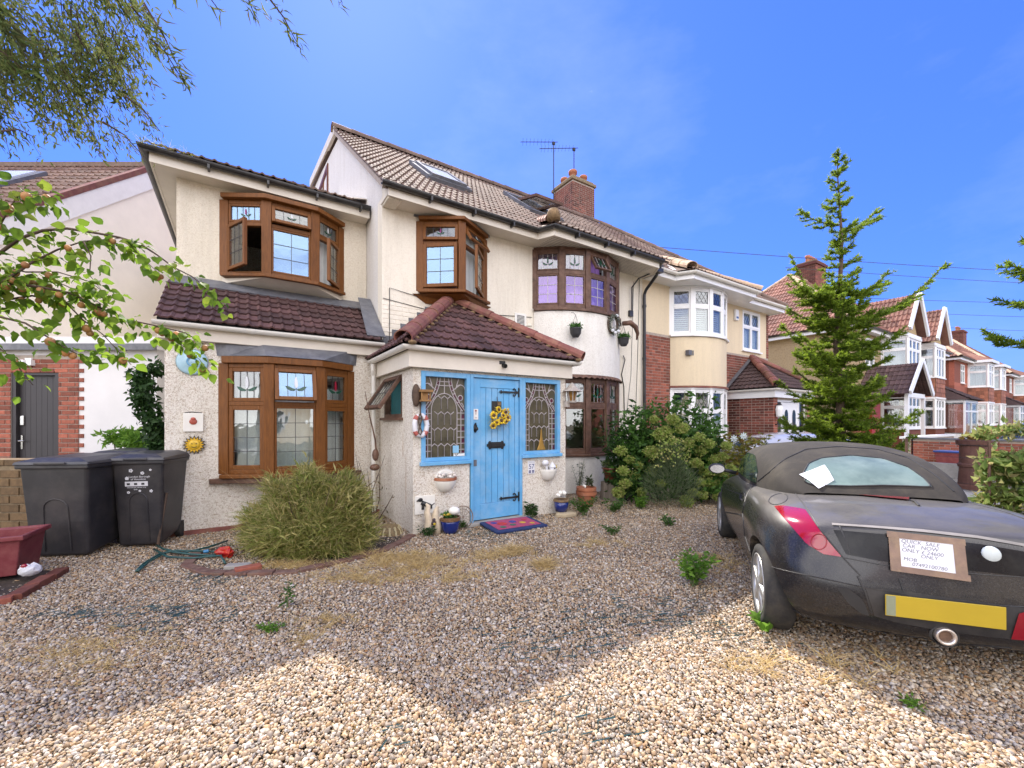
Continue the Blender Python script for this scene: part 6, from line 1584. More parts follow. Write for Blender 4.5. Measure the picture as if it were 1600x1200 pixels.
def wheel(x, y, sg):
    Wm = Matrix.Translation((x, y, .285)) @ Matrix.Rotation(sg*R(90), 4, 'Y')
    b = MB(); b.lathe([(.21, -.19), (.265, -.185), (.285, -.165), (.287, -.10), (.285, -.04), (.272, -.012), (.245, -.002), (.213, -.008), (.205, -.03), (.205, -.19)], 40, Wm)
    wh = b.build('wheel', M_TYRE, car, smooth=True)
    b = MB(); b.lathe([(.205, -.19), (.203, -.03), (.212, -.006), (.200, -.004), (.190, -.03), (.187, -.15)], 40, Wm)
    b.build('rim', M_ALLOY, wh, smooth=True)
    b = MB()
    for k in range(6):
        a = k*math.pi/3+.25; Rk = Wm @ Matrix.Rotation(a, 4, 'Z')
        b.add([(.03,-.032,-.02),(.195,-.036,-.022),(.195,.036,-.022),(.03,.032,-.02),(.03,-.022,-.004),(.192,-.022,-.010),(.192,.022,-.010),(.03,.022,-.004),(.03,-.03,-.05),(.195,-.03,-.05),(.195,.03,-.05),(.03,.03,-.05)],
              [(4,5,6,7),(0,1,5,4),(7,6,2,3),(8,9,1,0),(3,2,10,11),(1,9,10,2)], Rk)
    b.lathe([(0, .002), (.035, .0), (.052, -.008), (.055, -.05)], 20, Wm)
    b.build('spokes', M_ALLOY, wh)
    MB().lathe([(0, -.12), (.13, -.12), (.13, -.10), (0, -.10)], 24, Wm).build('brake_disc', mat('rusty_disc', (.13, .08, .055), .7, .3, 20), wh)
for y in (0, 2.45):
    wheel(-.825, y, -1); wheel(.825, y, 1)
for y in (0, 2.45):
    MB().prism([(.33*math.cos(a), .33*math.sin(a)) for a in np.linspace(0, math.pi, 15)], -.68, .68, Matrix.Translation((0, y, .27)) @ Matrix(((0,0,1,0),(1,0,0,0),(0,1,0,0),(0,0,0,1)))).build('wheel_well', M_DARK, car)

# paper sign taped on the boot, and the loose sheet by the rear window
SG = [hit(BV, u, v, .006) for u, v in ((1384,829),(1503,846),(1510,904),(1391,892))]
Ms_, w_, h_ = flat_frame(SG, .006)
sign = thing('sale_sign', 'handwritten paper car sale sign framed with brown parcel tape on the boot', 'sign', M=CARM @ Ms_)
MB().box((-w_/2+.03, 0, -h_/2+.02), (w_/2-.035, .002, h_/2-.02)).build('paper', M_PAPER, sign)
for nm, a, b_ in (('tape', (-w_/2, -.002, -h_/2-.004), (-w_/2+.048, -.0005, h_/2)), ('tape', (w_/2-.048, -.0021, -h_/2), (w_/2, -.0006, h_/2-.01)), ('tape', (-w_/2-.006, -.0032, h_/2-.032), (w_/2+.003, -.0022, h_/2+.002)), ('tape', (-w_/2+.003, -.0033, -h_/2-.006), (w_/2+.008, -.0023, -h_/2+.026))):
    MB().box(a, b_).build(nm, M_TAPE, sign)
inkm = mat('ballpoint_ink', (.16, .16, .20), .6)
pw, ph = w_-.10, h_-.058
for i, (s_, x, sz, al) in enumerate((('QUICK  SALE', -.48, 1.0, 'LEFT'), ('CAR   NOW', -.46, 1.0, 'LEFT'), ('ONLY £ 24600', -.48, 1.0, 'LEFT'), ('ONLY', -.12, .95, 'LEFT'), ('MOB', -.46, .95, 'LEFT'), ('07492100780', -.30, .95, 'LEFT'))):
    text(sign, s_, ph*.185*sz, Matrix.Translation((x*pw, -.0006, ph*(.34-.158*i))) @ UP @ Matrix.Rotation(R(-1.5), 4, 'Z'), inkm, ext=.0003, align=al, shear=.15)
P = [hit(TV, u, v, .012) for u, v in ((1249,743),(1288,728),(1303,752),(1279,765))]
n_ = (P[1]-P[0]).cross(P[3]-P[0]).normalized(); n_ = n_ if n_.dot(CCAM-P[0]) > 0 else -n_
cen = sum(P, Vector())/4 + n_*.03
ps = thing('paper_sheet', 'crumpled white paper sheet leaning on the rear window', 'paper', M=CARM)
b = MB(); V_ = P + [cen] + [(P[i]+P[(i+1) % 4])/2 + n_*(.008 if i % 2 else -.004) for i in range(4)]
b.add(V_, [(4, 0, 5), (4, 5, 1), (4, 1, 6), (4, 6, 2), (4, 2, 7), (4, 7, 3), (4, 3, 8), (4, 8, 0)]); b.build('sheet', M_PAPER, ps)

# ------------------------------------------------------------ wheelie bins
M_BIN = mat('black_bin_plastic', (.022, .021, .024), .42, .25, 5, .15, 120, .001, dirt=(.075, .065, .06), dirt_amt=.6, dscale=3)
M_LID = mat('grey_black_bin_lid', (.032, .032, .038), .42, .2, 5, dirt=(.11, .10, .095), dirt_amt=.6, dscale=4)
M_STICK = mat('white_sticker', (.6, .6, .62), .5, .1)
def bin_(label, x, y, rz, w=.56, d=.70, h=.98, lid=None, stickers=0, group='wheelie bins'):
    r = thing('wheelie_bin', label, 'wheelie bin', (x, y, 0), R(rz), group)
    a, c = w/2, w/2*.84; f0, f1, k0, k1 = -d*.40, -d*.5, d*.36, d*.5
    b = MB(); nv = [(-c, f0, .02), (c, f0, .02), (c, k0, .10), (-c, k0, .10), (-a, f1, h), (a, f1, h), (a, k1, h), (-a, k1, h)]
    b.add(nv, [(0,3,2,1),(0,1,5,4),(1,2,6,5),(2,3,7,6),(3,0,4,7)]); b.build('body', M_BIN, r, bevel=.035, seg=3)
    b = MB(); b.box((-a-.02, f1-.02, h-.03), (a+.02, k1+.02, h+.012)); b.build('rim', M_BIN, r, bevel=.012)
    b = MB(); lv = [(-a-.03, f1-.035, h+.013), (a+.03, f1-.035, h+.013), (a+.03, k1+.02, h+.013), (-a-.03, k1+.02, h+.013), (-a-.02, f1-.02, h+.045), (a+.02, f1-.02, h+.045), (a+.01, k1, h+.06), (-a-.01, k1, h+.06), (-a*.62, f1+.06, h+.085), (a*.62, f1+.06, h+.085), (a*.72, k1-.08, h+.10), (-a*.72, k1-.08, h+.10)]
    b.add(lv, [(0,3,2,1),(0,1,5,4),(1,2,6,5),(2,3,7,6),(3,0,4,7),(4,5,9,8),(5,6,10,9),(6,7,11,10),(7,4,8,11),(8,9,10,11)]); b.build('lid', M_LID, r, bevel=.01)
    MB().box((-a*.45, f1-.045, h+.02), (a*.45, f1-.03, h+.045)).build('lid_grip', M_LID, r, bevel=.006)
    sl = math.atan2(f1-f0, h-.02); F = Matrix.Translation((0, f0, .02)) @ Matrix.Rotation(-math.atan2(f0-f1, h-.02)*-1, 4, 'X')
    Mf = Matrix.Translation((0, f0-.002, .02)) @ Matrix.Rotation(math.atan2(f0-f1, h-.02), 4, 'X')
    b = MB(); o = [(c*.42*math.cos(t)*1.0, .52+.10*math.sin(t)) for t in np.linspace(0, math.pi, 9)]; o = [(c*.46, .06)]+o+[(-c*.46, .06)]
    b.tube([(p[0], .0, p[1]) for p in o], .008, 6); b.build('moulded_rib', M_BIN, r, Mf)
    b = MB(); b.tube([(-a*.6, k1+.05, h-.02), (a*.6, k1+.05, h-.02)], .016, 8); b.tube([(-a*.6, k1, h-.02), (-a*.6, k1+.05, h-.02)], .014, 6); b.tube([(a*.6, k1, h-.02), (a*.6, k1+.05, h-.02)], .014, 6); b.build('handle', M_BIN, r)
    for sg in (-1, 1): MB().tube([(sg*(c+.01), k0+.03, .10), (sg*(c-.05), k0+.03, .10)], .10, 20).build('wheel', M_TYRE, r)
    return r, Mf, F
br, Mf1, _ = bin_('big black wheelie bin by the low brick wall, left of the pair in front', -4.86, 4.70, 6, w=.66, d=.66, h=.99)
b2, Mf2, _ = bin_('black wheelie bin with white council stickers against the pebbledashed wall', -4.36, 5.04, 14, w=.50, d=.58, h=1.0)
b3, _, _ = bin_('grey lidded wheelie bin behind the big black bin', -5.10, 5.55, 8, w=.58, d=.62, h=1.0)
b4, _, _ = bin_('wheelie bin behind the stickered bin, nearest the ivy', -4.72, 5.62, 25, w=.52, d=.55, h=1.03)
b = MB()
for x, z, s in ((-.06, .88, .022), (.05, .85, .020), (.13, .885, .014), (-.09, .63, .016), (.02, .645, .014), (.13, .64, .018)):
    for k in range(5): b.ball((x+s*.6*math.cos(k*1.257), -.004, z+s*.6*math.sin(k*1.257)), (s*.42, .003, s*.42), 7, 4)
b.build('flower_sticker', M_STICK, b2, Mf2)
MB().box((-.12, -.005, .70), (.10, -.002, .755)).build('council_label', M_STICK, b2, Mf2)
text(b2, 'London Borough', .030, Mf2 @ Matrix.Translation((.02, -.004, .80)) @ UP, M_STICK); text(b2, 'of Hounslow', .028, Mf2 @ Matrix.Translation((.01, -.004, .772)) @ UP, M_STICK)
text(b2, 'Household refuse only', .020, Mf2 @ Matrix.Translation((-.01, -.004, .68)) @ UP, M_STICK); text(b2, 'R40', .022, Mf2 @ Matrix.Translation((-.02, -.004, .655)) @ UP, M_STICK)
b = MB()
for x in (-.09, -.02, .05): b.box((x-.012, -.0065, .715), (x+.018, -.0051, .738))
b.build('label_print', M_BLACKMETAL, b2, Mf2)
b = MB(); b.prism([(-.115, .775), (-.085, .775), (-.082, .80), (-.1, .815), (-.118, .80)], 0, .002, Matrix.Translation((0, -.003, 0)) @ UP); b.build('council_crest', M_STICK, b2, Mf2)
Ms1 = Matrix.Translation((.278, 0, .02)) @ Matrix.Rotation(R(-6), 4, 'Y') @ Matrix.Rotation(R(90), 4, 'Z')
b = MB()
for y, z, s in ((-.12, .84, .016), (-.04, .88, .018), (-.15, .66, .014), (.02, .80, .014), (-.16, .77, .018)): b.ball((y, -.056, z), (s, .004, s), 8, 4)
b.build('flower_sticker', M_STICK, br, Ms1)
MB().box((-.10, -.056, .68), (.03, -.052, .80)).build('torn_label', mat('torn_label', (.45, .36, .34), .7, .4, 25), br, Ms1)

# red recycling box, brick-edged bed, rubbish in it
M_CRATE = mat('maroon_crate_plastic', (.20, .035, .042), .5, .2, 5, dirt=(.28, .16, .13), dirt_amt=.4, dscale=5)
cr_ = thing('recycling_box', 'maroon plastic recycling box with torn 65 label at the left edge', 'recycling box', (-4.86, 3.86, .05), R(28))
b = MB(); a, c, d0, d1, h = .30, .26, .23, .20, .36
for sg in (0,):
    o = [(-c, -d1, 0), (c, -d1, 0), (c, d1, 0), (-c, d1, 0), (-a, -d0, h), (a, -d0, h), (a, d0, h), (-a, d0, h)]; i_ = [(x*.94, y*.93, z+.012 if z < .1 else z) for x, y, z in o]
    b.add(o+i_, [(0,3,2,1),(0,1,5,4),(1,2,6,5),(2,3,7,6),(3,0,4,7),(8,9,10,11),(8,12,13,9),(9,13,14,10),(10,14,15,11),(11,15,12,8),(4,5,13,12),(5,6,14,13),(6,7,15,14),(7,4,12,15)])
b.build('tub', M_CRATE, cr_, bevel=.008)
b = MB(); sweep(b, [(-a-.0, -d0), (a, -d0), (a, d0), (-a, d0), (-a, -d0+.001)], rect_prof(-.004, h-.035, .028, h+.008)); b.build('rim', M_CRATE, cr_, bevel=.008)
Mt = Matrix.Translation((.06, -.2155, .20)) @ Matrix.Rotation(R(4.5), 4, 'X')
MB().prism([(-.075, .05), (.075, .055), (.07, -.055), (.05, -.03), (.035, -.06), (.01, -.035), (-.02, -.05), (-.045, -.03), (-.065, -.055)], 0, .002, Mt @ Matrix.Translation((0, -.003, 0)) @ UP).build('torn_label', M_STICK, cr_)
text(cr_, '65', .095, Mt @ Matrix.Translation((0, -.0056, -.02)) @ UP, M_BLACKMETAL)
bed = thing('brick_edging', 'low edging of red bricks on edge round the corner bed by the recycling box', 'edging', (-4.4, 3.9, 0))
Bi = Matrix.Translation((4.4, -3.9, 0))
def edging(par, pts, inv, m=M_BRICK, h=.10):
    for p, q in zip(pts[:-1], pts[1:]):
        L = math.dist(p, q); n = max(1, round(L/.225)); a = math.atan2(q[1]-p[1], q[0]-p[0])
        for k in range(n):
            Mx = inv @ Matrix.Translation((p[0], p[1], -.04)) @ Matrix.Rotation(a, 4, 'Z') @ Matrix.Translation((k*L/n, random.uniform(-.008, .008), random.uniform(-.008, .006))) @ Matrix.Rotation(random.uniform(-.03, .03), 4, 'Z')
            MB().box((.003, -.05, 0), (L/n-.004, .05, h)).build('brick', m, par, Mx, bevel=.006)
edging(bed, [(-4.62, 2.85), (-4.05, 3.30), (-4.28, 3.98), (-4.9, 4.3)][::-1] if False else [(-5.0, 2.75), (-4.40, 3.05), (-4.02, 3.36), (-4.34, 4.02)], Bi)
tag(MB().face([(-5.6, 2.6, .012), (-5.0, 2.75, .012), (-4.40, 3.05, .012), (-4.02, 3.36, .012), (-4.34, 4.02, .012), (-5.6, 4.2, .012)]).build('soil', M_SOIL), kind='stuff')
bag = thing('plastic_bag', 'crumpled white plastic bag with red print beside the recycling box', 'bag', (-4.38, 3.78, .07))
b = MB(); rr = random.Random(3); b.ball((0, 0, .04), (.085, .07, .055), 12, 8); b.v = [tuple(c_*(1+rr.uniform(-.16, .16)) for c_ in p) for p in b.v]; bo_ = b.build('film', M_STICK, bag)
MB().ball((-.015, -.03, .085), (.03, .022, .02), 8, 5).build('red_print', M_LAMP, bag)
bt = thing('plastic_bottle', 'clear plastic bottle lying on the soil of the corner bed', 'bottle', (-4.45, 3.42, .045), R(50))
MB().tube([(-.13, 0, 0), (-.12, 0, 0), (.03, 0, 0), (.08, 0, 0), (.10, 0, 0), (.13, 0, 0)], [.02, .036, .036, .018, .014, .014], 12).build('bottle_body', M_GLASS, bt, smooth=True)
MB().tube([(.131, 0, 0), (.15, 0, 0)], .016, 10).build('cap', M_BLACKMETAL, bt)

# low dark wall at the far left
lw_ = thing('low_brick_wall', 'low sooty stock brick wall at the left edge behind the bins', 'wall', (-5.6, 4.9, 0))
Li = Matrix.Translation((5.6, -4.9, 0))
MB().box((-7.5, 4.805, 0), (-5.15, 5.0, .95)).build('mortar_core', M_MORTAR_DK, lw_, Li)
brickwork(lw_, Li @ Matrix.Translation((-7.5, 4.80, .02)), 2.35, 0, .93, M_BRICK_YEL, 'stretcher', bh=.085, j=.014, nmax=140, proud=.010)
for k in range(10): MB().box((-7.5+k*.236, 4.79, .952), (-7.5+k*.236+.228, 5.02, 1.02)).build('coping_brick', M_BRICK_YEL, lw_, Li, bevel=.006)

# ------------------------------------------------------------ ornaments on the walls
def wt(name, label, cat, s, t, z, group=None): return thing(name, label, cat, M=HT(s, t, z), group=group)
o = wt('wall_plate', 'pale blue painted dish on the pebbledash left of the lower window', 'plate', -.53, TE-.03, 2.23)
MB().lathe([(0, .035), (.07, .03), (.11, .0), (.155, -.02), (.17, -.01), (.15, .008), (.0, .02)][::-1], 28, Matrix.Rotation(R(90), 4, 'X')).build('dish', mat('pale_blue_glaze', (.36, .55, .64), .25, .15), o, smooth=True)
MB().lathe([(.04, .04), (.055, .045), (.06, .038)], 20, Matrix.Rotation(R(90), 4, 'X')).build('relief', mat('mid_blue_glaze', (.12, .32, .5), .25), o)
o = wt('tile_plaque', 'square cream tile plaque with a small red figure on the pebbledash', 'plaque', -.52, TE-.012, 1.45)
MB().box((-.105, -.012, -.12), (.105, .011, .12)).build('tile', M_PAPER if False else M_WPLASTIC, o, bevel=.006)
b = MB(); b.ball((0, -.016, .01), (.042, .012, .04), 10, 6); b.ball((0, -.02, .045), (.028, .012, .022), 8, 5); b.build('figure', mat('red_glaze', (.40, .08, .05), .4, .4, 30), o, smooth=True)
MB().tube([(-.09, 0, .125), (-.02, .0, .135), (.09, 0, .125)], .005, 5).build('wire', M_BLACKMETAL, o)
o = wt('sun_plaque', 'small yellow and black smiling sun plaque below the tile', 'plaque', -.51, TE-.012, 1.16)
pr = []
for k in range(32): r_ = .125 if k % 2 == 0 else .085; pr.append((r_*math.cos(k*math.pi/16), r_*math.sin(k*math.pi/16)))
MB().prism(pr, 0, .012, UP).build('dark_rays', M_BLACKMETAL, o)
pr = []
for k in range(32): r_ = .105 if k % 2 == 0 else .072; pr.append((r_*math.cos(k*math.pi/16), r_*math.sin(k*math.pi/16)))
MB().prism(pr, .012, .017, UP).build('yellow_rays', mat('sun_yellow', (.55, .32, .01), .4, .2, 30), o)
MB().ball((0, -.017, 0), (.062, .014, .062), 14, 8).build('face', mat('sun_gold', (.60, .38, .02), .35, .2, 30), o, smooth=True)
b = MB(); b.ball((-.022, -.031, .015), .007, 6, 4); b.ball((.022, -.031, .015), .007, 6, 4); b.tube([(.03*math.sin(a), -.030, -.012-.02*math.cos(a)) for a in np.linspace(-1.1, 1.1, 7)], .004, 5); b.build('features', M_BLACKMETAL, o)
# number tile
o = wt('house_number', 'white tile with blue 57 and crossed flowers right of the blue door', 'number plate', 3.74, PT-.006, .76)
MB().box((-.065, -.006, -.10), (.065, .005, .095)).build('tile', M_PAPER, o, bevel=.004)
ink = mat('cobalt_ink', (.01, .02, .12), .4)
text(o, '57', .105, Matrix.Translation((0, -.0065, -.022)) @ UP, ink)
b = MB()
for x in (-.03, .03):
    for k in range(4): b.ball((x+.015*math.cos(k*1.57+.8), -.006, -.065+.015*math.sin(k*1.57+.8)), (.011, .002, .011), 6, 4)
for k in range(7): b.ball((-.045+k*.015, -.006, .075), (.004, .002, .004), 5, 3)
b.build('flower_print', ink, o)
# half-round wall pots
def wall_pot(label, s, z, sc, rimm, fill):
    o = wt('wall_pot', label, 'planter', s, PT-.002, z, 'half round wall pots')
    b = MB(); b.lathe([(0, -.16*sc), (.06*sc, -.15*sc), (.115*sc, -.10*sc), (.145*sc, -.02*sc), (.15*sc, .03*sc), (.135*sc, .03*sc), (.12*sc, 0), (0, 0)], 20, None, math.pi, 2*math.pi); b.build('bowl', M_WPLASTIC, o, smooth=True)
    b = MB(); b.lathe([(.146*sc, .0), (.156*sc, .005), (.156*sc, .04*sc), (.14*sc, .042*sc)], 20, None, math.pi, 2*math.pi); b.build('rim', rimm, o)
    return o
o = wall_pot('white half-round wall pot with terracotta rim and shells, left of the blue door', 2.31, .67, 1.0, M_TERRA, None)
b = MB(); rr = random.Random(5)
for k in range(26): b.ball((rr.uniform(-.11, .11), -rr.uniform(.02, .09), .05+rr.uniform(0, .05)), (.022, .018, .018), 6, 4)
b.build('shells', mat('bleached_shell', (.60, .55, .50), .7, .3, 30, island=.3), o, smooth=True)
MB().lathe([(.0, .10), (.13, .10), (.155, .0), (.155, -.02)], 16, Matrix.Translation((0, .001, 0)) @ Matrix.Rotation(R(90), 4, 'X') @ Matrix.Diagonal((1, 1, .1, 1))).build('back_plate', M_WPLASTIC, o)
o = wall_pot('white half-round wall pot holding a mushroom and a tiny cottage, right of the blue door', 4.06, .68, .95, M_WPLASTIC, None)
b = MB(); b.ball((-.10, -.07, .14), (.055, .05, .045), 14, 8); b.tube([(-.06, -.07, .0), (-.085, -.07, .12)], [.02, .014], 8); b.build('mushroom', M_PAPER, o, smooth=True)
b = MB(); b.tube([(.04, -.07, -.0), (.04, -.07, .08)], .055, 14); b.lathe([(.065, .075), (.0, .15)], 14, Matrix.Translation((.04, -.07, 0))); b.build('tiny_cottage', M_PAPER, o)
MB().box((.03, -.128, .01), (.055, -.122, .06)).build('cottage_door', M_BLACKMETAL, o); MB().ball((.11, -.07, .07), (.02, .02, .03), 8, 5).build('yellow_flower', M_PLATE, o)
# dog tile
o = wt('dog_plaque', 'white tile with a black dachshund on the porch wall near the ground', 'plaque', 2.02, PT-.008, .37)
MB().box((-.14, -.006, -.12), (.14, .007, .12)).build('tile', M_WPLASTIC, o, bevel=.004)
b = MB(); b.tube([(-.05, -.010, .035), (.06, -.010, -.02), (.085, -.010, -.03)], [.028, .03, .022], 8); b.ball((-.065, -.012, .07), (.034, .008, .026), 8, 5); b.tube([(-.085, -.012, .07), (-.115, -.012, .055)], [.014, .008], 6)
b.tube([(.09, -.010, -.02), (.13, -.010, .01)], .006, 5)
for x in (-.04, -.02, .07, .09): b.tube([(x, -.010, .0 if x < 0 else -.03), (x, -.010, -.06)], .009, 5)
b.build('dog_figure', M_BLACKMETAL, o, smooth=True)
# lifebuoy
o = wt('lifebuoy_ornament', 'small red and white lifebuoy hanging on the porch corner', 'ornament', 1.955, PT-.035, 1.41)
RX = .085; RZ = .135
def buoy_arc(a0, a1): return [(RX*math.cos(a), 0, RZ*math.sin(a)) for a in np.linspace(a0, a1, 10)]
MB().tube(buoy_arc(0, 2*math.pi)[:-1]+[(RX, 0, 0)], .034, 10, False).build('ring', M_PAPER, o, smooth=True)
for k in range(4): MB().tube(buoy_arc(k*1.571+.55, k*1.571+1.0), .0355, 10).build('red_band', mat('faded_red_band', (.40, .10, .08), .6, .3, 20), o, smooth=True)
MB().tube([(-.03, -.035, .15), (-.05, -.04, .06), (-.03, -.04, -.02), (-.05, -.04, -.09), (-.02, -.04, -.12), (.0, -.04, -.08), (-.03, -.04, -.02), (-.0, -.04, .09), (-.02, -.035, .16), (-.01, 0, .30)], .009, 6).build('rope', M_BARK, o, smooth=True)
# feeder, camera, lantern
o = wt('bird_feeder', 'small rustic bark bird house fixed to the porch corner', 'bird house', 1.95, PT-.02, 1.74)
MB().ball((-.06, -.02, .06), (.06, .05, .15), 10, 7).build('bark_slab', M_BARK, o, smooth=True)
b = MB(); b.box((-.03, -.14, -.02), (.10, .0, .0)); b.box((-.04, -.15, .10), (.12, .0, .13)); b.tube([(-.02, -.12, 0), (-.02, -.12, .1)], .01, 6); b.tube([(.09, -.12, 0), (.09, -.12, .1)], .01, 6); b.box((-.01, -.10, .0), (.07, -.01, .1)); b.build('frame', mat('honey_wood', (.28, .15, .05), .7, .3, 12), o)
o = wt('security_camera', 'small black camera under the porch gutter above the blue door', 'camera', 3.17, PT-.09, 2.27)
MB().box((-.05, .0, .02), (.05, .06, .07)).build('mount', M_BLACKMETAL, o, bevel=.008); MB().tube([(.02, -.05, -.01), (.02, .02, .01)], .032, 12).build('lens_body', M_BLACKMETAL, o); MB().tube([(.02, -.055, -.011), (.02, -.051, -.01)], .02, 12).build('lens', M_GLASS_DK, o)
o = wt('lantern', 'pale tin lantern with a conical roof on the right porch corner', 'lantern', 4.50, PT-.03, 1.80)
M_TIN = mat('rusty_pale_tin', (.42, .38, .34), .6, .25, 20, dirt=(.22, .13, .08), dirt_amt=.7, dscale=14)
MB().lathe([(0, .30), (.035, .27), (.10, .20), (.16, .16), (.165, .15), (.0, .17)], 8, Matrix.Translation((0, -.05, 0))).build('roof', M_TIN, o)
b = MB()
for k in range(6): a = k*math.pi/3; b.tube([(.085*math.cos(a), -.05+.085*math.sin(a), .17), (.055*math.cos(a), -.05+.055*math.sin(a), -.01)], .009, 5)
b.lathe([(.0, .0), (.075, .0), (.07, -.03), (.0, -.03)], 8, Matrix.Translation((0, -.05, 0))); b.box((-.12, -.03, -.10), (-.03, .025, .0)); b.build('cage', M_TIN, o)
MB().lathe([(.07, .16), (.045, .0)], 6, Matrix.Translation((0, -.05, 0))).build('amber_pane', mat('amber_glass', (.25, .12, .02), .2, .3, 20), o)
# vents of stain: rusty nails streaks left off; sunflower wreath on the door
o = wt('sunflower_wreath', 'yellow sunflower wreath hung on the blue door', 'wreath', 3.13, PT-.03, 1.53); o.scale = (1.05, 1.05, 1.05)
MB().tube([(.0, .03, .28), (.0, -.01, .05)], .004, 5).tube([(.10*math.cos(a), 0, .10*math.sin(a)) for a in np.linspace(0, 2*math.pi, 20)], .018, 6, False).build('ring', M_BARK, o)
M_PETAL = mat('sunflower_petal', (.62, .42, .010), .6, .2, 20, island=.35); M_SEED = mat('sunflower_seeds', (.10, .045, .015), .9, .4, 40)
rr = random.Random(9)
for x, z, r_ in ((-.10, .02, .055), (-.02, .10, .05), (.09, .07, .055), (.13, -.01, .05), (.03, -.05, .055), (-.05, -.08, .045), (-.11, -.12, .05), (.05, .02, .045), (.10, -.06, .045)):
    f = MB(); fc = Matrix.Translation((x, -.04-rr.uniform(0, .03), z)) @ Matrix.Rotation(rr.uniform(-.4, .4), 4, 'X') @ Matrix.Rotation(rr.uniform(-.4, .4), 4, 'Z')
    for k in range(14):
        a = k*2*math.pi/14+rr.uniform(-.1, .1); rk = r_*rr.uniform(1.0, 1.35); ca, sa = math.cos(a), math.sin(a)
        f.add([(.3*r_*ca, 0, .3*r_*sa), (.8*r_*ca-.2*r_*sa, -.012, .8*r_*sa+.2*r_*ca), (rk*ca, .004, rk*sa), (.8*r_*ca+.2*r_*sa, -.012, .8*r_*sa-.2*r_*ca)], [(0, 1, 2, 3)])
    fo = f.build('sunflower', M_PETAL, o, fc)
    MB().ball((0, -.008, 0), (r_*.42, .012, r_*.42), 10, 6).build('seed_head', M_SEED, fo, smooth=True)
b = MB()
for k in range(60):
    a = rr.uniform(0, 6.28); q = rr.uniform(.12, .2); dx = rr.uniform(-.03, .03)
    b.tube([(.10*math.cos(a), -.02, .10*math.sin(a)), (q*math.cos(a)+dx, -.04, q*math.sin(a)-.03)], [.003, .001], 4)
tag(b.build('straw_sprigs', mat('straw', (.35, .30, .10), .8, .3, 20), o), kind='stuff')
# twig and foliage wreath on the bay, hanging baskets, horn bracket
def at_bay(s): 
    a = min(bow(6.28, TM-.01, 2.5, .6, 60), key=lambda p: abs(p[0]-s)); return a
M_POT = mat('charcoal_pot', (.045, .045, .048), .6, .2, 10)
M_LEAFG = leaf_mat('basket_leaf', [(.03, .09, .02), (.06, .16, .03), (.10, .22, .05)])
def leafcloud(n, c, rad, L, rng, flat=1.0, droop=0.0):
    """n small folded leaves scattered in an ellipsoid"""
    P = rng.normal(size=(n, 3)); P /= np.linalg.norm(P, axis=1)[:, None]; P *= (rng.random((n, 1))**.45)
    P = P*np.array(rad) + np.array(c)
    D = rng.normal(size=(n, 3)); D[:, 2] -= droop; D /= np.linalg.norm(D, axis=1)[:, None]
    return leaves(P, D, L*rng.uniform(.7, 1.3, n), .45, rng)
def leaves(P, D, L, wr, rng, curl=.15, quads=True):
    """folded leaf of four triangles: base, two sides, tip, midrib"""
    n = len(P); U = rng.normal(size=(n, 3)); S_ = np.cross(D, U); S_ /= np.linalg.norm(S_, axis=1)[:, None]+1e-9; N_ = np.cross(S_, D)
    L = np.asarray(L).reshape(-1, 1); Wd = L*wr*.5
    base = P; tip = P+D*L-N_*L*curl; mid = P+D*L*.45
    l_ = P+D*L*.42+S_*Wd+N_*L*.08; r_ = P+D*L*.42-S_*Wd+N_*L*.08
    V = np.stack([base, l_, tip, r_, mid], 1).reshape(-1, 3); b0 = np.arange(n)[:, None]*5
    F = np.concatenate([b0+np.array([[0, 4, 1]]), b0+np.array([[1, 4, 2]]), b0+np.array([[4, 3, 2]]), b0+np.array([[0, 3, 4]])], 1).reshape(-1, 3)
    return V, F
def leafobj(name, VF, m, par=None, M=None, kind=None, smooth=False):
    Vs, Fs, k = [], [], 0
    for V, F in (VF if isinstance(VF, list) else [VF]): Vs.append(V); Fs.append(F+k); k += len(V)
    o = place(npmesh(name, np.concatenate(Vs), np.concatenate(Fs), m, smooth), name, par, M)
    if kind: o['kind'] = kind
    return o
for lab, s, z in (('charcoal hanging pot with green trailing plant, left of the two on the bay', 5.62, 3.28), ('charcoal hanging pot with leafy plant under the horn bracket, right of the two', 7.18, 3.28)):
    p = at_bay(s); o = wt('hanging_pot', lab, 'hanging pot', p[0], p[1]-.14, z, 'hanging pots on the bay')
    MB().lathe([(0, -.13), (.06, -.12), (.105, -.05), (.115, .04), (.12, .045), (.12, .06), (.105, .06), (.09, .03), (0, .03)], 20).build('pot', M_POT, o, smooth=True)
    b = MB()
    for k in range(3): a = k*2.09; b.tube([(.115*math.cos(a), .115*math.sin(a), .05), (0, 0, .33)], .0025, 4)
    b.tube([(0, 0, .33), (0, .08, .40), (0, .13, .41)], .004, 5); b.build('hanger', M_BLACKMETAL, o)
    leafobj('plant', leafcloud(260, (0, 0, .10), (.15, .13, .07), .055, RNG, droop=.2), M_LEAFG, o, kind='stuff')
p = at_bay(6.72); o = wt('twig_wreath', 'grey and white foliage wreath below the upper bay sill', 'wreath', p[0], p[1]-.05, 3.56)
MB().tube([(.14*math.cos(a), 0, .19*math.sin(a)) for a in np.linspace(0, 2*math.pi, 24)], .03, 8, False).build('ring', M_BARK, o)
M_GREYLEAF = leaf_mat('grey_green_leaf', [(.05, .07, .05), (.14, .17, .13), (.30, .30, .27)], .2)
A_ = RNG.uniform(0, 6.28, 420); P = np.stack([.14*np.cos(A_), RNG.uniform(-.06, .0, 420), .19*np.sin(A_)], 1)+RNG.normal(0, .022, (420, 3)); D = RNG.normal(size=(420, 3)); D /= np.linalg.norm(D, axis=1)[:, None]
leafobj('leaves', leaves(P, D, RNG.uniform(.03, .06, 420), .5, RNG), M_GREYLEAF, o, kind='stuff')
b = MB()
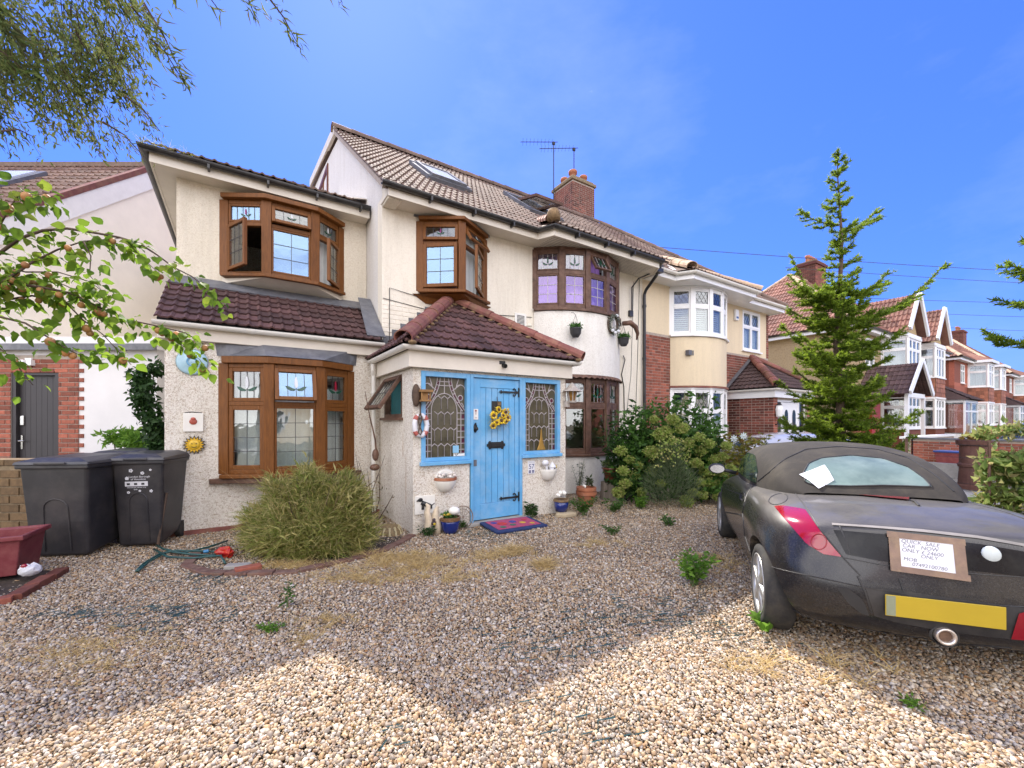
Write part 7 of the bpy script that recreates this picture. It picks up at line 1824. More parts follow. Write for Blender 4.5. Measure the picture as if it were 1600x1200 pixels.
for a in (-1.6, -2.2, -.9, 1.2): b.ball((.14*math.cos(a), -.07, .19*math.sin(a)), (.04, .03, .035), 8, 5)
b.build('white_bloom', M_PAPER, o, smooth=True)
p = at_bay(7.3); o = wt('horn_bracket', 'curved brown horn fixed at the right end of the bay sill', 'ornament', 7.25, 6.40, 3.66)
MB().tube([(-.1, .05, .0), (.05, -.04, .02), (.20, -.06, -.06), (.28, -.05, -.20), (.26, -.04, -.34)], [.05, .06, .055, .04, .015], 10).build('horn', M_OLDWOOD, o, smooth=True)
# things standing at the porch foot
def lathe_pot(name, label, x, y, prof, m, rimm=None, group=None, cat='plant pot', z=0):
    o = thing(name, label, cat, (x, y, z), group=group); MB().lathe(prof, 28).build('pot', m, o, smooth=True); return o
M_COBALT = mat('cobalt_glaze', (.012, .025, .16), .2, .3, 6, coat=.5)
gx = W(2.30, 5.02); o = lathe_pot('blue_pot', 'cobalt blue glazed pot with brown rim and yellow flowers, left of the doormat', gx.x, gx.y, [(0, .0), (.085, 0), (.11, .06), (.125, .14), (.125, .17), (.10, .17), (.095, .15), (0, .15)], M_COBALT, group='blue glazed pots')
MB().lathe([(.126, .165), (.135, .17), (.135, .215), (.115, .215), (.11, .16)], 28).build('brown_rim', mat('brown_glaze', (.16, .085, .04), .35, .3, 12), o)
leafobj('plant', leafcloud(150, (-.02, -.0, .23), (.09, .09, .035), .05, RNG), M_LEAFG, o, kind='stuff'); b = MB(); [b.ball((RNG.uniform(-.09, .02), RNG.uniform(-.07, .07), .235+RNG.uniform(0, .02)), .014, 6, 4) for _ in range(14)]; b.build('flowers', M_PLATE, o)
MB().ball((.05, -.0, .29), (.075, .07, .055), 14, 8).build('white_shell', M_WPLASTIC, o, smooth=True)
gx = W(4.20, 5.04); o = lathe_pot('blue_pot', 'cobalt blue glazed pot with a white coral ornament, right of the blue door', gx.x, gx.y, [(0, .0), (.09, 0), (.11, .08), (.115, .16), (.095, .16), (0, .14)], M_COBALT, group='blue glazed pots', z=.06)
MB().lathe([(.116, .155), (.125, .16), (.125, .19), (.10, .19), (.10, .14)], 28).build('brown_rim', M_MORTAR_Y, o); b = MB(); rr = random.Random(2)
for k in range(14): b.ball((rr.uniform(-.07, .05), rr.uniform(-.05, .05), .22+rr.uniform(0, .09)), rr.uniform(.022, .04), 8, 5)
b.build('coral', M_WPLASTIC, o, smooth=True)
gx = W(4.22, 4.98); st1 = thing('flat_stone', 'flat tan stone under the right blue pot', 'stone', (gx.x, gx.y, -.01), R(20)); b = MB(); b.prism([(-.2, -.08), (-.05, -.14), (.14, -.12), (.22, -.02), (.16, .10), (-.1, .11)], 0, .07); b.build('stone', mat('tan_stone', (.36, .29, .19), .9, .25, 9, .5, 50, .005), st1, bevel=.02)
gx = W(2.07, 5.06); o = thing('driftwood_sculpture', 'bleached driftwood figure with a small dark bird standing at the porch corner', 'ornament', (gx.x, gx.y, 0), HR)
rr = random.Random(4)
MB().tube([(-.06, 0, 0), (-.07, 0, .10), (-.05, 0, .2), (-.075, 0, .3), (-.06, .0, .38), (-.09, 0, .41)], [.05, .042, .05, .04, .03, .012], 9).build('left_limb', mat('bleached_wood', (.60, .50, .36), .8, .25, 9, .4, 40, .004), o, smooth=True)
MB().tube([(.06, 0, 0), (.065, 0, .12), (.03, 0, .22), (.05, 0, .31), (.07, 0, .36)], [.052, .045, .05, .035, .015], 9).build('right_limb', bpy.data.materials['bleached_wood'], o, smooth=True)
MB().tube([(.05, .0, .19), (.13, .0, .21), (.15, 0, .225)], [.025, .02, .008], 7).build('side_limb', bpy.data.materials['bleached_wood'], o, smooth=True)
b = MB(); b.ball((0, -.04, .16), (.035, .025, .03), 10, 6); b.ball((0, -.045, .20), .022, 9, 6); b.tube([(0, -.05, .2), (.0, -.085, .197)], [.008, .002], 6); b.build('bird', mat('dark_bird', (.05, .03, .035), .5, .3), o, smooth=True)
MB().ball((0, -.062, .15), (.02, .008, .018), 8, 5).build('bird_breast', M_PLATE, o)
gx = W(2.53, 5.16); o = thing('wheel_ornament', 'rusty wire wheel leaning on the wall left of the door', 'ornament', M=HT(2.54, 5.13, .155) @ Matrix.Rotation(R(-10), 4, 'X'))
b = MB(); b.tube([(.15*math.cos(a), 0, .15*math.sin(a)) for a in np.linspace(0, 2*math.pi, 30)], .007, 6, False); b.tube([(.11*math.cos(a), 0, .11*math.sin(a)) for a in np.linspace(0, 2*math.pi, 24)], .003, 5, False)
for k in range(12): a = k*math.pi/6; b.tube([(0, 0, 0), (.15*math.cos(a), 0, .15*math.sin(a))], .0025, 4)
b.build('wheel', mat('rusty_wire', (.20, .14, .10), .8, .3, 20), o)
# doormat
dm = thing('doormat', 'navy doormat with a pink flowered panel below the blue door', 'doormat', M=HT(3.17, 4.83, .012) @ Matrix.Rotation(R(-3), 4, 'Z') @ Matrix.Rotation(R(2.5), 4, 'X'))
MB().box((-.40, -.26, 0), (.40, .26, .035)).build('mat_base', mat('navy_mat', (.016, .03, .10), .95, .3, 20, .6, 200, .004), dm, bevel=.012)
MB().box((-.33, -.18, .0355), (.33, .22, .040)).build('pink_panel', mat('pink_mat', (.33, .05, .11), .95, .25, 20, .6, 200, .004), dm)
mm = [mat('mat_'+n_, c_, .95, .2) for n_, c_ in (('red', (.42, .03, .03)), ('blue', (.03, .05, .25)), ('yellow', (.5, .32, .03)), ('green', (.05, .12, .08)))]
for i, (x, y, r_) in enumerate(((-.16, .04, .075), (.02, .07, .06), (.13, -.02, .05), (-.05, -.06, .05), (.22, .09, .045), (-.25, .12, .05), (.24, -.10, .04), (-.22, -.10, .05))):
    b = MB(); 
    for k in range(6): b.lathe([(0, .0425), (r_*.42, .0415)], 8, Matrix.Translation((x+r_*.55*math.cos(k*1.05), y+r_*.55*math.sin(k*1.05), k*.0002)))
    b.build('flower_print', mm[i % 4], dm)
# pots on the right of the porch
gx = W(5.02, 5.35)
M_TC = M_TERRA
o = thing('terracotta_pots', 'stacked terracotta pots, one inside another, beside the weeds by the porch', 'plant pot', (gx.x, gx.y, 0))
MB().lathe([(0, 0), (.11, 0), (.16, .20), (.175, .20), (.18, .26), (.15, .26), (.14, .22), (0, .2)], 28).build('lower_pot', M_TC, o, smooth=False)
MB().lathe([(.10, .20), (.155, .275), (.17, .275), (.172, .33), (.15, .33), (.14, .29), (0, .28)], 28).build('upper_pot', M_TC, o)
b = MB(); b.ball((-.03, -.05, .345), (.02, .02, .03), 8, 5); b.ball((-.055, -.04, .36), (.016, .016, .02), 8, 5); b.build('pebble', M_WPLASTIC, o, smooth=True)
leafobj('plant', leafcloud(70, (.06, .02, .42), (.07, .06, .08), .07, RNG), leaf_mat('dull_leaf', [(.04, .05, .025), (.07, .09, .04)], .3), o, kind='stuff')
gx = W(5.85, 5.55); lg = thing('log_stump', 'grey upright log stump beneath the brown pot', 'log', (gx.x, gx.y, 0)); b = MB(); n = 26; rr = random.Random(6)
pr = [.20*(1+.06*rr.uniform(-1, 1)) for _ in range(n)]
for k in range(1): b.add([(pr[i]*math.cos(i*2*math.pi/n)*s_, pr[i]*math.sin(i*2*math.pi/n)*s_, z) for z, s_ in ((0, 1.05), (.17, .98), (.33, .96)) for i in range(n)], [(j*n+i, j*n+(i+1) % n, (j+1)*n+(i+1) % n, (j+1)*n+i) for j in range(2) for i in range(n)]+[tuple(range(2*n, 3*n))])
b.build('log', mat('grey_bark', (.20, .165, .13), .9, .4, 6, .9, 30, .01, stretch=(6, 6, .6)), lg)
o = thing('brown_pot', 'brown glazed pot with a pale plant standing on the log stump', 'plant pot', (gx.x, gx.y, .33))
MB().lathe([(0, 0), (.11, 0), (.13, .05), (.175, .24), (.185, .25), (.185, .275), (.165, .275), (.16, .24), (0, .23)], 28).build('pot', mat('brown_glaze_pot', (.14, .045, .025), .22, .3, 6, coat=.4), o, smooth=True)
leafobj('plant', leafcloud(220, (-.05, 0, .34), (.14, .12, .07), .06, RNG), leaf_mat('pale_leaf', [(.12, .18, .06), (.20, .26, .10)], .35), o, kind='stuff')
# aerials
def aerial(label, s, t, z0, z1, boom, dirv):
    o = thing('tv_aerial', label, 'aerial', M=HT(s, t, z0), group='television aerials')
    MB().tube([(0, 0, 0), (0, 0, z1-z0)], .02, 6).build('mast', M_BLACKMETAL, o)
    d = Vector(dirv).normalized(); pz = z1-z0-.02; e = Vector((0, 0, pz))
    b = MB(); b.tube([e+d*.15, e-d*boom], .014, 6); b.build('boom', M_BLACKMETAL, o)
    side = d.cross(Vector((0, 0, 1)))
    n = int(boom/.13)
    for k in range(n): MB().tube([e-d*(boom*k/n+.05)-side*(.16+.006*k), e-d*(boom*k/n+.05)+side*(.16+.006*k)], .006, 4).build('element', M_BLACKMETAL, o)
    b = MB(); b.box((-.05, -.03, pz-.10), (.05, .03, pz-.02)); b.build('junction_box', M_BLACKMETAL, o)
aerial('tall thin TV aerial on the left side of the brick chimney', 9.88, 12.3, 7.9, 12.05, 1.25, (.84, -.54, .0))
aerial('shorter TV aerial rising from between the chimney pots', 10.45, 11.8, 10.3, 11.75, 1.30, (.84, -.54, .02))
# overhead wires
for i, (a, c) in enumerate((((10, 14, 9.1), (60, -9, 10.0)), ((24, 10.5, 9.6), (60, -9.0, 9.6)), ((28, 10, 8.6), (60, -9.0, 9.2)), ((36, 9.5, 8.8), (60, -9, 8.3)), ((45, 9, 8.8), (60, -9, 7.4)))):
    A_, B_ = W(*a), W(*c); pts = [A_.lerp(B_, k/12) - Vector((0, 0, .5*math.sin(math.pi*k/12))) for k in range(13)]
    tag(MB().tube(pts, .014, 4).build('overhead_wire', M_BLACKMETAL), ('uppermost overhead wire crossing the sky to the right', 'second overhead wire passing behind the spruce', 'third overhead wire just under the second one', 'thin overhead wire above the far chimneys', 'lowest overhead wire over the farthest roofs')[i], 'wire', 'overhead wires')
# ------------------------------------------------------------ planting
def wp(u, v, d): return Vector(((u-800)/650*d, d, 1.45-(v-660)/650*d))
def unit(a): return a/(np.linalg.norm(a, axis=-1, keepdims=True)+1e-9)
def blades(P, D, L, Wd, rng, bend=.35, seg=3):
    """thin grass blades bending over"""
    n = len(P); L = np.asarray(L).reshape(-1, 1); S_ = unit(np.cross(D, rng.normal(size=(n, 3)))); rows_ = []
    out = unit(np.array(D)*np.array([1, 1, 0])+1e-4)
    for k in range(seg+1):
        f = k/seg; c = P + D*L*f + out*L*bend*f*f*.6 - np.array([0, 0, 1])*L*bend*f**2.2*.5
        wk = Wd*(1-f*.92); rows_ += [c-S_*wk/2, c+S_*wk/2]
    V = np.stack(rows_, 1).reshape(-1, 3); b0 = np.arange(n)[:, None]*(2*(seg+1))
    F = np.concatenate([b0+np.array([[2*k, 2*k+1, 2*k+3, 2*k+2]]) for k in range(seg)], 1).reshape(-1, 4)
    return V, F
def quadobj(name, VF, m, par=None, M=None, kind='stuff'):
    Vs, Fs, k = [], [], 0
    for V, F in (VF if isinstance(VF, list) else [VF]): Vs.append(V); Fs.append(F+k); k += len(V)
    o = place(npmesh(name, np.concatenate(Vs), np.concatenate(Fs), m), name, par, M)
    if kind: o['kind'] = kind
    return o
def dirs(n, rng, up=1.0, spread=1.0):
    d = rng.normal(size=(n, 3))*spread; d[:, 2] = np.abs(d[:, 2])*.4+up; return unit(d)
g_ = lambda r, gg, b_: (r, gg, b_)
M_GRASSY = leaf_mat('straw_green_grass', [(.14, .20, .035), (.32, .34, .09), (.56, .46, .18), (.22, .30, .05), (.70, .58, .27), (.12, .15, .035)], .45)
M_DRY = leaf_mat('dry_straw', [(.50, .37, .16), (.68, .53, .27), (.34, .24, .11), (.60, .44, .18)], .3)
M_LEAF = leaf_mat('shrub_leaf', [(.025, .065, .012), (.05, .12, .02), (.08, .17, .03)], .4)
M_LEAFDK = leaf_mat('dark_shrub_leaf', [(.012, .035, .010), (.03, .07, .018), (.045, .10, .025)], .35)
M_LEAFBR = leaf_mat('bright_leaf', [(.06, .15, .02), (.12, .26, .03), (.20, .34, .05)], .5)
M_NEEDLE = leaf_mat('spruce_needles', [(.028, .06, .012), (.08, .145, .018), (.15, .235, .025), (.27, .36, .035)], .58)
M_HYDR = leaf_mat('lime_flower_head', [(.16, .25, .04), (.30, .40, .08), (.42, .48, .15), (.36, .30, .12), (.24, .34, .06)], .45)
M_SAGE = leaf_mat('grey_green_needles', [(.06, .095, .045), (.12, .16, .08), (.18, .22, .11)], .45)

# straw-green grass clump under the lower window
gc = thing('grass_clump', 'big rounded clump of straw green ornamental grass below the lower window', 'plant', (-2.28, 4.62, 0))
Ps, Ds = [], []
for cx, cy, cz, rx, rz in ((-.32, 0, .30, .30, .30), (0, .05, .42, .32, .40), (.30, 0, .36, .30, .34), (-.12, -.12, .25, .35, .25), (.18, -.1, .24, .34, .26), (.05, .1, .66, .22, .24), (-.3, .05, .56, .18, .2), (.38, .05, .58, .18, .22), (-.5, 0, .18, .16, .16), (.55, -.02, .2, .14, .18)):
    n = int(6500*rx*rz*1.6/.2); q_ = unit(RNG.normal(size=(n, 3)))*(RNG.random((n, 1))**.4); Ps.append(q_*np.array([rx, rx*.7, rz])+np.array([cx, cy, cz])); Ds.append(unit(q_*.5+np.array([cx*.5, 0, .6])+RNG.normal(0, .5, (n, 3))))
P = np.concatenate(Ps); D = np.concatenate(Ds); P = P*(1+.12*np.sin(P[:, :1]*17+P[:, 2:]*11))+RNG.normal(0, .035, P.shape); P[:, 2] = np.abs(P[:, 2]); n = len(P)
leafobj('leaves', leaves(P[::2], D[::2], RNG.uniform(.05, .12, len(P[::2])), .17, RNG), M_GRASSY, gc, kind='stuff')
quadobj('blades', blades(P, D, RNG.uniform(.06, .19, n), .010, RNG, .5), M_GRASSY, gc)
b = MB(); rr = random.Random(40)
for k in range(60): q = rr.uniform(0, 6.28); r_ = rr.uniform(.05, .5); b.tube([(r_*.4*math.cos(q), r_*.3*math.sin(q), 0), (r_*.8*math.cos(q), r_*.5*math.sin(q), .4), (r_*1.1*math.cos(q), r_*.7*math.sin(q), rr.uniform(.5, .85))], [.006, .005, .002], 4)
tag(b.build('twigs', M_BARK, gc), kind='stuff')
n = 90; a = RNG.uniform(0, 6.28, n); P = np.stack([np.cos(a)*.4*RNG.random(n), np.sin(a)*.25*RNG.random(n), np.full(n, .1)], 1); D = unit(np.stack([np.cos(a)*.3, np.sin(a)*.3, np.full(n, 1.)], 1))
quadobj('seed_stems', blades(P, D, RNG.uniform(.8, 1.2, n), .006, RNG, .35, 4), M_DRY, gc)

# climbing plant in the gap, seedlings behind the bins
iv = thing('climbing_plant', 'green creeper climbing the gap between the two houses behind the bins', 'climber', M=HT(-.98, 7.1, 0))
lf = []
for k in range(16): lf.append(leafcloud(150, (RNG.uniform(-.10, .10), RNG.uniform(-.25, .1), .5+k*.11), (.14, .16, .12), .085, RNG, droop=.5))
leafobj('leaves', lf, M_LEAFDK, iv, kind='stuff'); MB().tube([(.0, .1, 0), (.03, .05, .8), (-.02, .05, 1.5), (.02, .0, 2.1)], [.02, .018, .014, .006], 6).build('stem', M_BARK, iv)
sh = thing('ash_seedlings', 'bright leafy seedlings rising behind the wheelie bins', 'shrub', (-5.2, 5.95, 0))
lf = [leafcloud(120, (x, RNG.uniform(-.1, .1), z), (.16, .14, .10), .095, RNG) for x, z in ((-.55, 1.24), (-.35, 1.28), (-.1, 1.20), (.05, 1.16), (.2, 1.12), (.3, 1.22), (.45, 1.14), (-.3, 1.15), (.1, 1.26))]
leafobj('leaves', lf, M_LEAFBR, sh, kind='stuff'); b = MB(); [b.tube([(x*.6, 0, 0), (x, 0, 1.2)], .008, 5) for x in (-.5, -.3, 0, .2, .4)]; b.build('stems', M_BARK, sh)

# hydrangea with lime heads, the fine-leaved bush in front of it, elder behind
hy = thing('hydrangea', 'large hydrangea full of lime green flower heads in front of the bay', 'shrub', (2.75, 7.35, 0))
lf = [leafcloud(330, c, r, .105, RNG, droop=.3) for c, r in (((-.6, .05, .55), (.35, .3, .5)), ((0, .1, .75), (.55, .35, .7)), ((.6, .05, .55), (.4, .3, .5)), ((-.1, .15, 1.25), (.55, .35, .45)), ((.5, .15, 1.05), (.4, .3, .4)), ((-.6, .2, 1.0), (.3, .3, .4)), ((.9, 0, .35), (.3, .3, .3)), ((.2, .3, 1.55), (.6, .3, .4)), ((.8, .3, 1.25), (.35, .3, .4)), ((-.5, .3, 1.4), (.4, .3, .4)))]
leafobj('leaves', lf, M_LEAF, hy, kind='stuff')
leafobj('inner_leaves', [leafcloud(420, (x, .35, z), (.3, .16, .4), .11, RNG) for x in (-.75, -.35, .05, .45, .85) for z in (.4, .95)], M_LEAFDK, hy, kind='stuff')
hn = 620; q_ = unit(RNG.normal(size=(hn, 3))); hv, hf = leaves(q_*(.075+.03*np.sin(q_[:, :1]*9)*np.cos(q_[:, 2:]*8))+RNG.normal(0, .008, (hn, 3)), unit(q_*.25+RNG.normal(0, .6, (hn, 3))), RNG.uniform(.02, .038, hn), .9, RNG, curl=.1)
hm_ = npmesh('flower_head', hv, hf, M_HYDR)
hp_ = [(-.86, .62), (-.72, .80), (-.78, .40), (-.62, .52), (-.5, .70), (-.35, .60), (-.25, .42), (-.85, .95), (-.42, .95), (.55, .95), (.75, .80), (.92, .85), (.60, .60), (.78, .62), (.95, .60), (.50, .42), (.68, .40), (.85, .38), (1.02, .42), (.58, .20), (.78, .18), (.95, .16), (.35, .25), (.20, .12), (-.15, .95), (.05, 1.05), (.25, 1.1), (.42, 1.2), (-.1, 1.3), (.15, 1.35), (.0, 1.5), (-.3, 1.25), (-.25, 1.5), (.42, .75), (1.12, .25), (1.1, .65), (-.55, .25), (-.92, .25), (.7, 1.08), (.9, 1.05)]
for x, z in hp_:
    s_ = RNG.uniform(.75, 1.2); place(hm_, 'flower_head', hy, Matrix.Translation((x+RNG.uniform(-.05, .05), -.30+.25*abs(x)*.6+RNG.uniform(-.08, .18), z)) @ Matrix.Rotation(RNG.uniform(0, 6), 4, 'Z') @ Matrix.Diagonal((s_, s_, s_*.85, 1)))
fb = thing('fine_leaved_bush', 'grey green feathery bush standing in front of the hydrangea', 'shrub', (2.62, 6.85, 0))
n = 3000; a = RNG.uniform(0, 6.28, n); zz = RNG.random(n)**.8; rad = (.14+.34*np.sin(np.clip(zz*1.15+.15, 0, 1)*np.pi)**.8)*np.sqrt(RNG.random(n))
P = np.stack([rad*np.cos(a), rad*np.sin(a)*.7, .08+zz*.98], 1); D = unit(np.stack([np.cos(a)*.6, np.sin(a)*.6, np.full(n, .9)], 1)+RNG.normal(0, .3, (n, 3)))
quadobj('sprigs', blades(P, D, RNG.uniform(.08, .17, n), .007, RNG, .2, 2), M_SAGE, fb)
n = 500; a = RNG.uniform(0, 6.28, n); q_ = RNG.random(n)**.6; P = np.stack([.34*np.cos(a)*q_, .25*np.sin(a)*q_, 1.16-.38*q_**2+RNG.normal(0, .06, n)], 1)
leafobj('yellow_green_tips', leaves(P, unit(RNG.normal(size=(n, 3))), RNG.uniform(.03, .06, n), .6, RNG), M_HYDR, fb, kind='stuff')
def stemmy(name, label, cat, x, y, stems, m, L, n, group=None, rr=.16, z0=0, wr=.45):
    """upright plant: each stem carries leaves along it"""
    o = thing(name, label, cat, (x, y, z0), group=group); b = MB(); lf = []
    for (dx, dy, h, lx, ly) in stems:
        pts = [(dx+lx*f**1.5, dy+ly*f**1.5, h*f) for f in np.linspace(0, 1, 6)]; b.tube(pts, [.012*(1-.75*f)*max(.5, h) for f in np.linspace(0, 1, 6)], 5)
        f = RNG.uniform(.25, 1, n); P = np.stack([dx+lx*f**1.5, dy+ly*f**1.5, h*f], 1); a = RNG.uniform(0, 6.28, n)
        D = unit(np.stack([np.cos(a), np.sin(a), RNG.uniform(-.3, .5, n)], 1)); lf.append(leaves(P+D*RNG.uniform(0, rr, (n, 1)), D, L*RNG.uniform(.6, 1.3, n), wr, RNG))
    b.build('stems', m if False else M_GREENSTEM, o); leafobj('leaves', lf, m, o, kind='stuff'); return o
M_GREENSTEM = mat('green_stem', (.09, .12, .04), .8, .3, 12)
stemmy('elder', 'tall leafy elder shoots in front of the neighbour\'s white bay', 'shrub', 3.45, 8.0, [(RNG.uniform(-.5, .5), RNG.uniform(-.2, .2), RNG.uniform(1.4, 2.15), RNG.uniform(-.3, .3), 0) for _ in range(13)], M_LEAF, .13, 48, rr=.22)
stemmy('bay_shrub', 'loose dark shrub reaching up beside the curved bay and black drainpipe', 'shrub', 2.2, 8.2, [(RNG.uniform(-.35, .5), RNG.uniform(-.1, .2), RNG.uniform(1.1, 1.85), RNG.uniform(-.2, .2), 0) for _ in range(9)], M_LEAFDK, .12, 46, rr=.2)
o = stemmy('variegated_bush', 'yellowish bush with two small white pinwheel flowers left of the convertible mirror', 'shrub', 4.45, 8.1, [(RNG.uniform(-.45, .6), RNG.uniform(-.2, .2), RNG.uniform(.9, 1.38), RNG.uniform(-.2, .2), 0) for _ in range(14)], leaf_mat('yellow_leaf', [(.16, .20, .03), (.30, .32, .06), (.24, .12, .04)], .45), .10, 110)
for x, z in ((-.32, 1.15), (-.14, 1.2)):
    b = MB()
    for k in range(8): a = k*math.pi/4; b.add([(0, 0, 0), (.05*math.cos(a-.3), -.01, .05*math.sin(a-.3)), (.075*math.cos(a), -.005, .075*math.sin(a)), (.05*math.cos(a+.3), -.01, .05*math.sin(a+.3))], [(0, 1, 2, 3)])
    b.ball((0, -.012, 0), .022, 8, 5); b.build('white_flower', mat('pale_bluish_flower', (.55, .62, .64), .6), o, Matrix.Translation((x, -.35, z)))

# weeds in the shingle
def weed(label, u, v, h, n, m, L, spread=.15, group='weeds in the shingle', name='weed', wr=.4):
    k = 1.45/((v-660)/650); x, y = (u-800)/650*k, k
    return stemmy(name, label, 'weed', x, y, [(RNG.uniform(-.03, .03), RNG.uniform(-.03, .03), h*RNG.uniform(.6, 1), RNG.uniform(-spread, spread), RNG.uniform(-spread, spread)*.6) for _ in range(n)], m, L, 26, group, rr=.03, wr=wr)
weed('bushy green weed growing in the shingle left of the car', 1085, 915, .30, 15, M_LEAFBR, .060, .17)
weed('single upright weed in the shingle near the drive centre', 452, 952, .22, 2, M_LEAF, .04, .03)
weed('low weed below the bay pots, nearest the porch', 958, 835, .12, 6, M_LEAF, .04)
weed('small weed tuft between the porch and the car', 1046, 822, .16, 6, M_LEAF, .045)
weed('pale leafy weed at the foot of the log stump', 1002, 795, .22, 9, M_LEAFBR, .06, .12)
weed('dark green weeds in front of the terracotta pots', 912, 805, .30, 16, M_LEAF, .05, .22)
weed('weeds right of the terracotta pots by the log', 958, 800, .22, 12, M_LEAF, .05, .2)
weed('tall grey stemmed weed against the bay wall', 905, 775, .75, 7, M_GREYLEAF, .05, .16)
weed('small plant by the threshold beside the right blue pot', 830, 810, .24, 6, M_LEAFDK, .07, .08)
weed('ground weeds at the foot of the driftwood figure', 668, 838, .12, 10, M_LEAFDK, .04, .1)
weed('little weed by the blue pot left of the doormat', 722, 826, .10, 6, M_LEAF, .035, .08)
weed('low yellowing weed at the left of the drive', 425, 985, .05, 5, M_LEAFBR, .03, .10)
weed('flat weed near the front edge of the drive on the right', 1425, 1105, .05, 3, M_LEAFBR, .03, .03)
bw_ = thing('broad_leaved_weed', 'broad-leaved green weed beside the rear wheel of the car', 'weed', tuple(wp(1195, 990, 2.86).to_2d())+(0,), group='weeds in the shingle')
for k in range(8):
    a = k*.8+.3; L = RNG.uniform(.09, .15); b = MB(); pts = []
    for f in np.linspace(0, 1, 6): pts.append((L*f, .35*L*math.sin(math.pi*f**.8)*(1-.3*f), .05*math.sin(f*2.2)))
    vs = [(x, y, z) for x, y, z in pts]+[(x, -y, z) for x, y, z in pts]+[(x, 0, z-.008) for x, y, z in pts]
    b.add(vs, [(i, i+1, 13+i, 12+i) for i in range(5)]+[(12+i, 13+i, 7+i, 6+i) for i in range(5)]); b.build('leaf', M_LEAFBR, bw_, Matrix.Translation((.02*math.cos(a), .02*math.sin(a), .02)) @ Matrix.Rotation(a, 4, 'Z') @ Matrix.Rotation(-RNG.uniform(.1, .7), 4, 'Y'))
# straw patches
lf = []
for u, v, sx_, sy_, n, h in ((640, 880, .45, .18, 900, .09), (570, 905, .35, .12, 400, .07), (800, 862, .16, .08, 220, .11), (850, 885, .07, .05, 160, .13), (760, 870, .2, .1, 200, .07), (150, 1020, .30, .16, 420, .05), (470, 885, .35, .06, 260, .09), (590, 868, .2, .06, 160, .09), (700, 900, .3, .12, 250, .06), (520, 970, .2, .06, 120, .05), (1120, 880, .2, .15, 160, .08), (480, 1000, .10, .1, 60, .06), (935, 850, .3, .12, 180, .07), (1240, 1030, .5, .15, 60, .12), (560, 1130, .15, .12, 70, .03), (1300, 1060, .3, .1, 40, .14)):
    k = 1.45/((v-660)/650); x, y = (u-800)/650*k, k; n = int(n*2.4); t0 = max(3, n//16); cx = np.repeat(RNG.normal(0, sx_*.6, t0), n//t0+1)[:n]; cy = np.repeat(RNG.normal(0, sy_*.8, t0), n//t0+1)[:n]
    P = np.stack([x+cx+RNG.normal(0, .02, n), y+cy+RNG.normal(0, .02, n), np.zeros(n)], 1); lf.append(blades(P, dirs(n, RNG, .55, .6), h*RNG.uniform(.6, 1.5, n), .0055, RNG, .6))
o = quadobj('dry_grass', lf, M_DRY); tag(o, 'bleached dry grass in patches over the shingle before the porch', 'grass')
lf = []
n = 900; P = np.stack([RNG.uniform(-3.2, 3.0, n), RNG.uniform(1.9, 5.6, n), np.full(n, .012)], 1); P = P[(P[:, 0]*.8382+P[:, 1]*.5454 > -1)]; n = len(P)
D = unit(np.stack([RNG.normal(size=n), RNG.normal(size=n), RNG.uniform(0, .15, n)], 1)); o = leafobj('fallen_leaves', leaves(P, D, RNG.uniform(.012, .035, n), .5, RNG), leaf_mat('dead_leaf', [(.22, .09, .04), (.30, .16, .06), (.14, .06, .035)], .1)); tag(o, 'small brown dead leaves scattered over the shingle', 'leaf litter', kind='stuff')

# the green plastic ground grid showing through the shingle
b = MB(); rr = random.Random(17)
for u, v, rx, ry in ((260, 960, .5, .2), (1010, 960, .7, .25), (760, 835, .4, .25), (330, 905, .3, .1), (860, 1010, .4, .15), (600, 1150, .12, .08), (930, 1130, .25, .12), (100, 960, .3, .1), (1150, 1000, .3, .15)):
    k = 1.45/((v-660)/650); cx, cy = (u-800)/650*k, k
    for _ in range(int(rx*ry*1500)):
        x, y = cx+rr.gauss(0, rx*.6), cy+rr.gauss(0, ry*.7); a = rr.choice((0, 1.047, 2.094))+.3; l = rr.uniform(.02, .05)
        c, s_ = math.cos(a)*l, math.sin(a)*l; z = rr.uniform(.006, .014); b.add([(x-c, y-s_, z), (x+c, y+s_, z), (x+c-.004*s_/l, y+s_+.004*c/l, z+.003), (x-c-.004*s_/l, y-s_+.004*c/l, z+.003)], [(0, 1, 2, 3)])
tag(b.build('ground_grid', mat('teal_plastic', (.012, .05, .05), .5, .3)), 'dark teal plastic ground grid showing through the shingle', 'ground grid', kind='stuff')
gm = thing('gutter_grass', 'dry grass and moss growing out of the black gutter at the top left corner', 'plant', M=HT(S0-.30, 7.50, 5.24))
n = 160; P = np.stack([RNG.uniform(-.05, .5, n), RNG.uniform(-.04, .05, n), np.zeros(n)], 1); quadobj('blades', blades(P, dirs(n, RNG, .4, .8), RNG.uniform(.05, .22, n), .007, RNG, .6), M_GRASSY, gm)
# bits by the drainpipe and the bed under the grass clump
M_HOSE = mat('green_hose', (.012, .06, .055), .4, .3, 8)
ho = thing('garden_hose', 'dark green garden hose lying across the brick edging by the bins', 'hose', (-3.3, 4.35, 0))
G = lambda u, v, z=.02: tuple(Vector(((u-800)/650*(1.45-z)/((v-660)/650), (1.45-z)/((v-660)/650), z))-Vector((-3.3, 4.35, 0)))
for pts in ([(213,892),(225,880),(248,866),(275,860),(310,861),(345,862),(362,850)], [(216,892),(232,878),(262,862),(300,866),(330,868),(360,858)], [(240,858),(262,870),(300,872),(345,868),(352,880)], [(245,852),(256,858),(285,864),(325,855),(355,845)]):
    MB().tube([G(*p, z=.03+.015*(i % 2)) for i, p in enumerate(pts)], .011, 8).build('hose_coil', M_HOSE, ho, smooth=True)
MB().tube([G(318,862,.05), G(326,861,.05)], .018, 8).build('blue_connector', mat('blue_plastic', (.04, .20, .40), .4), ho)
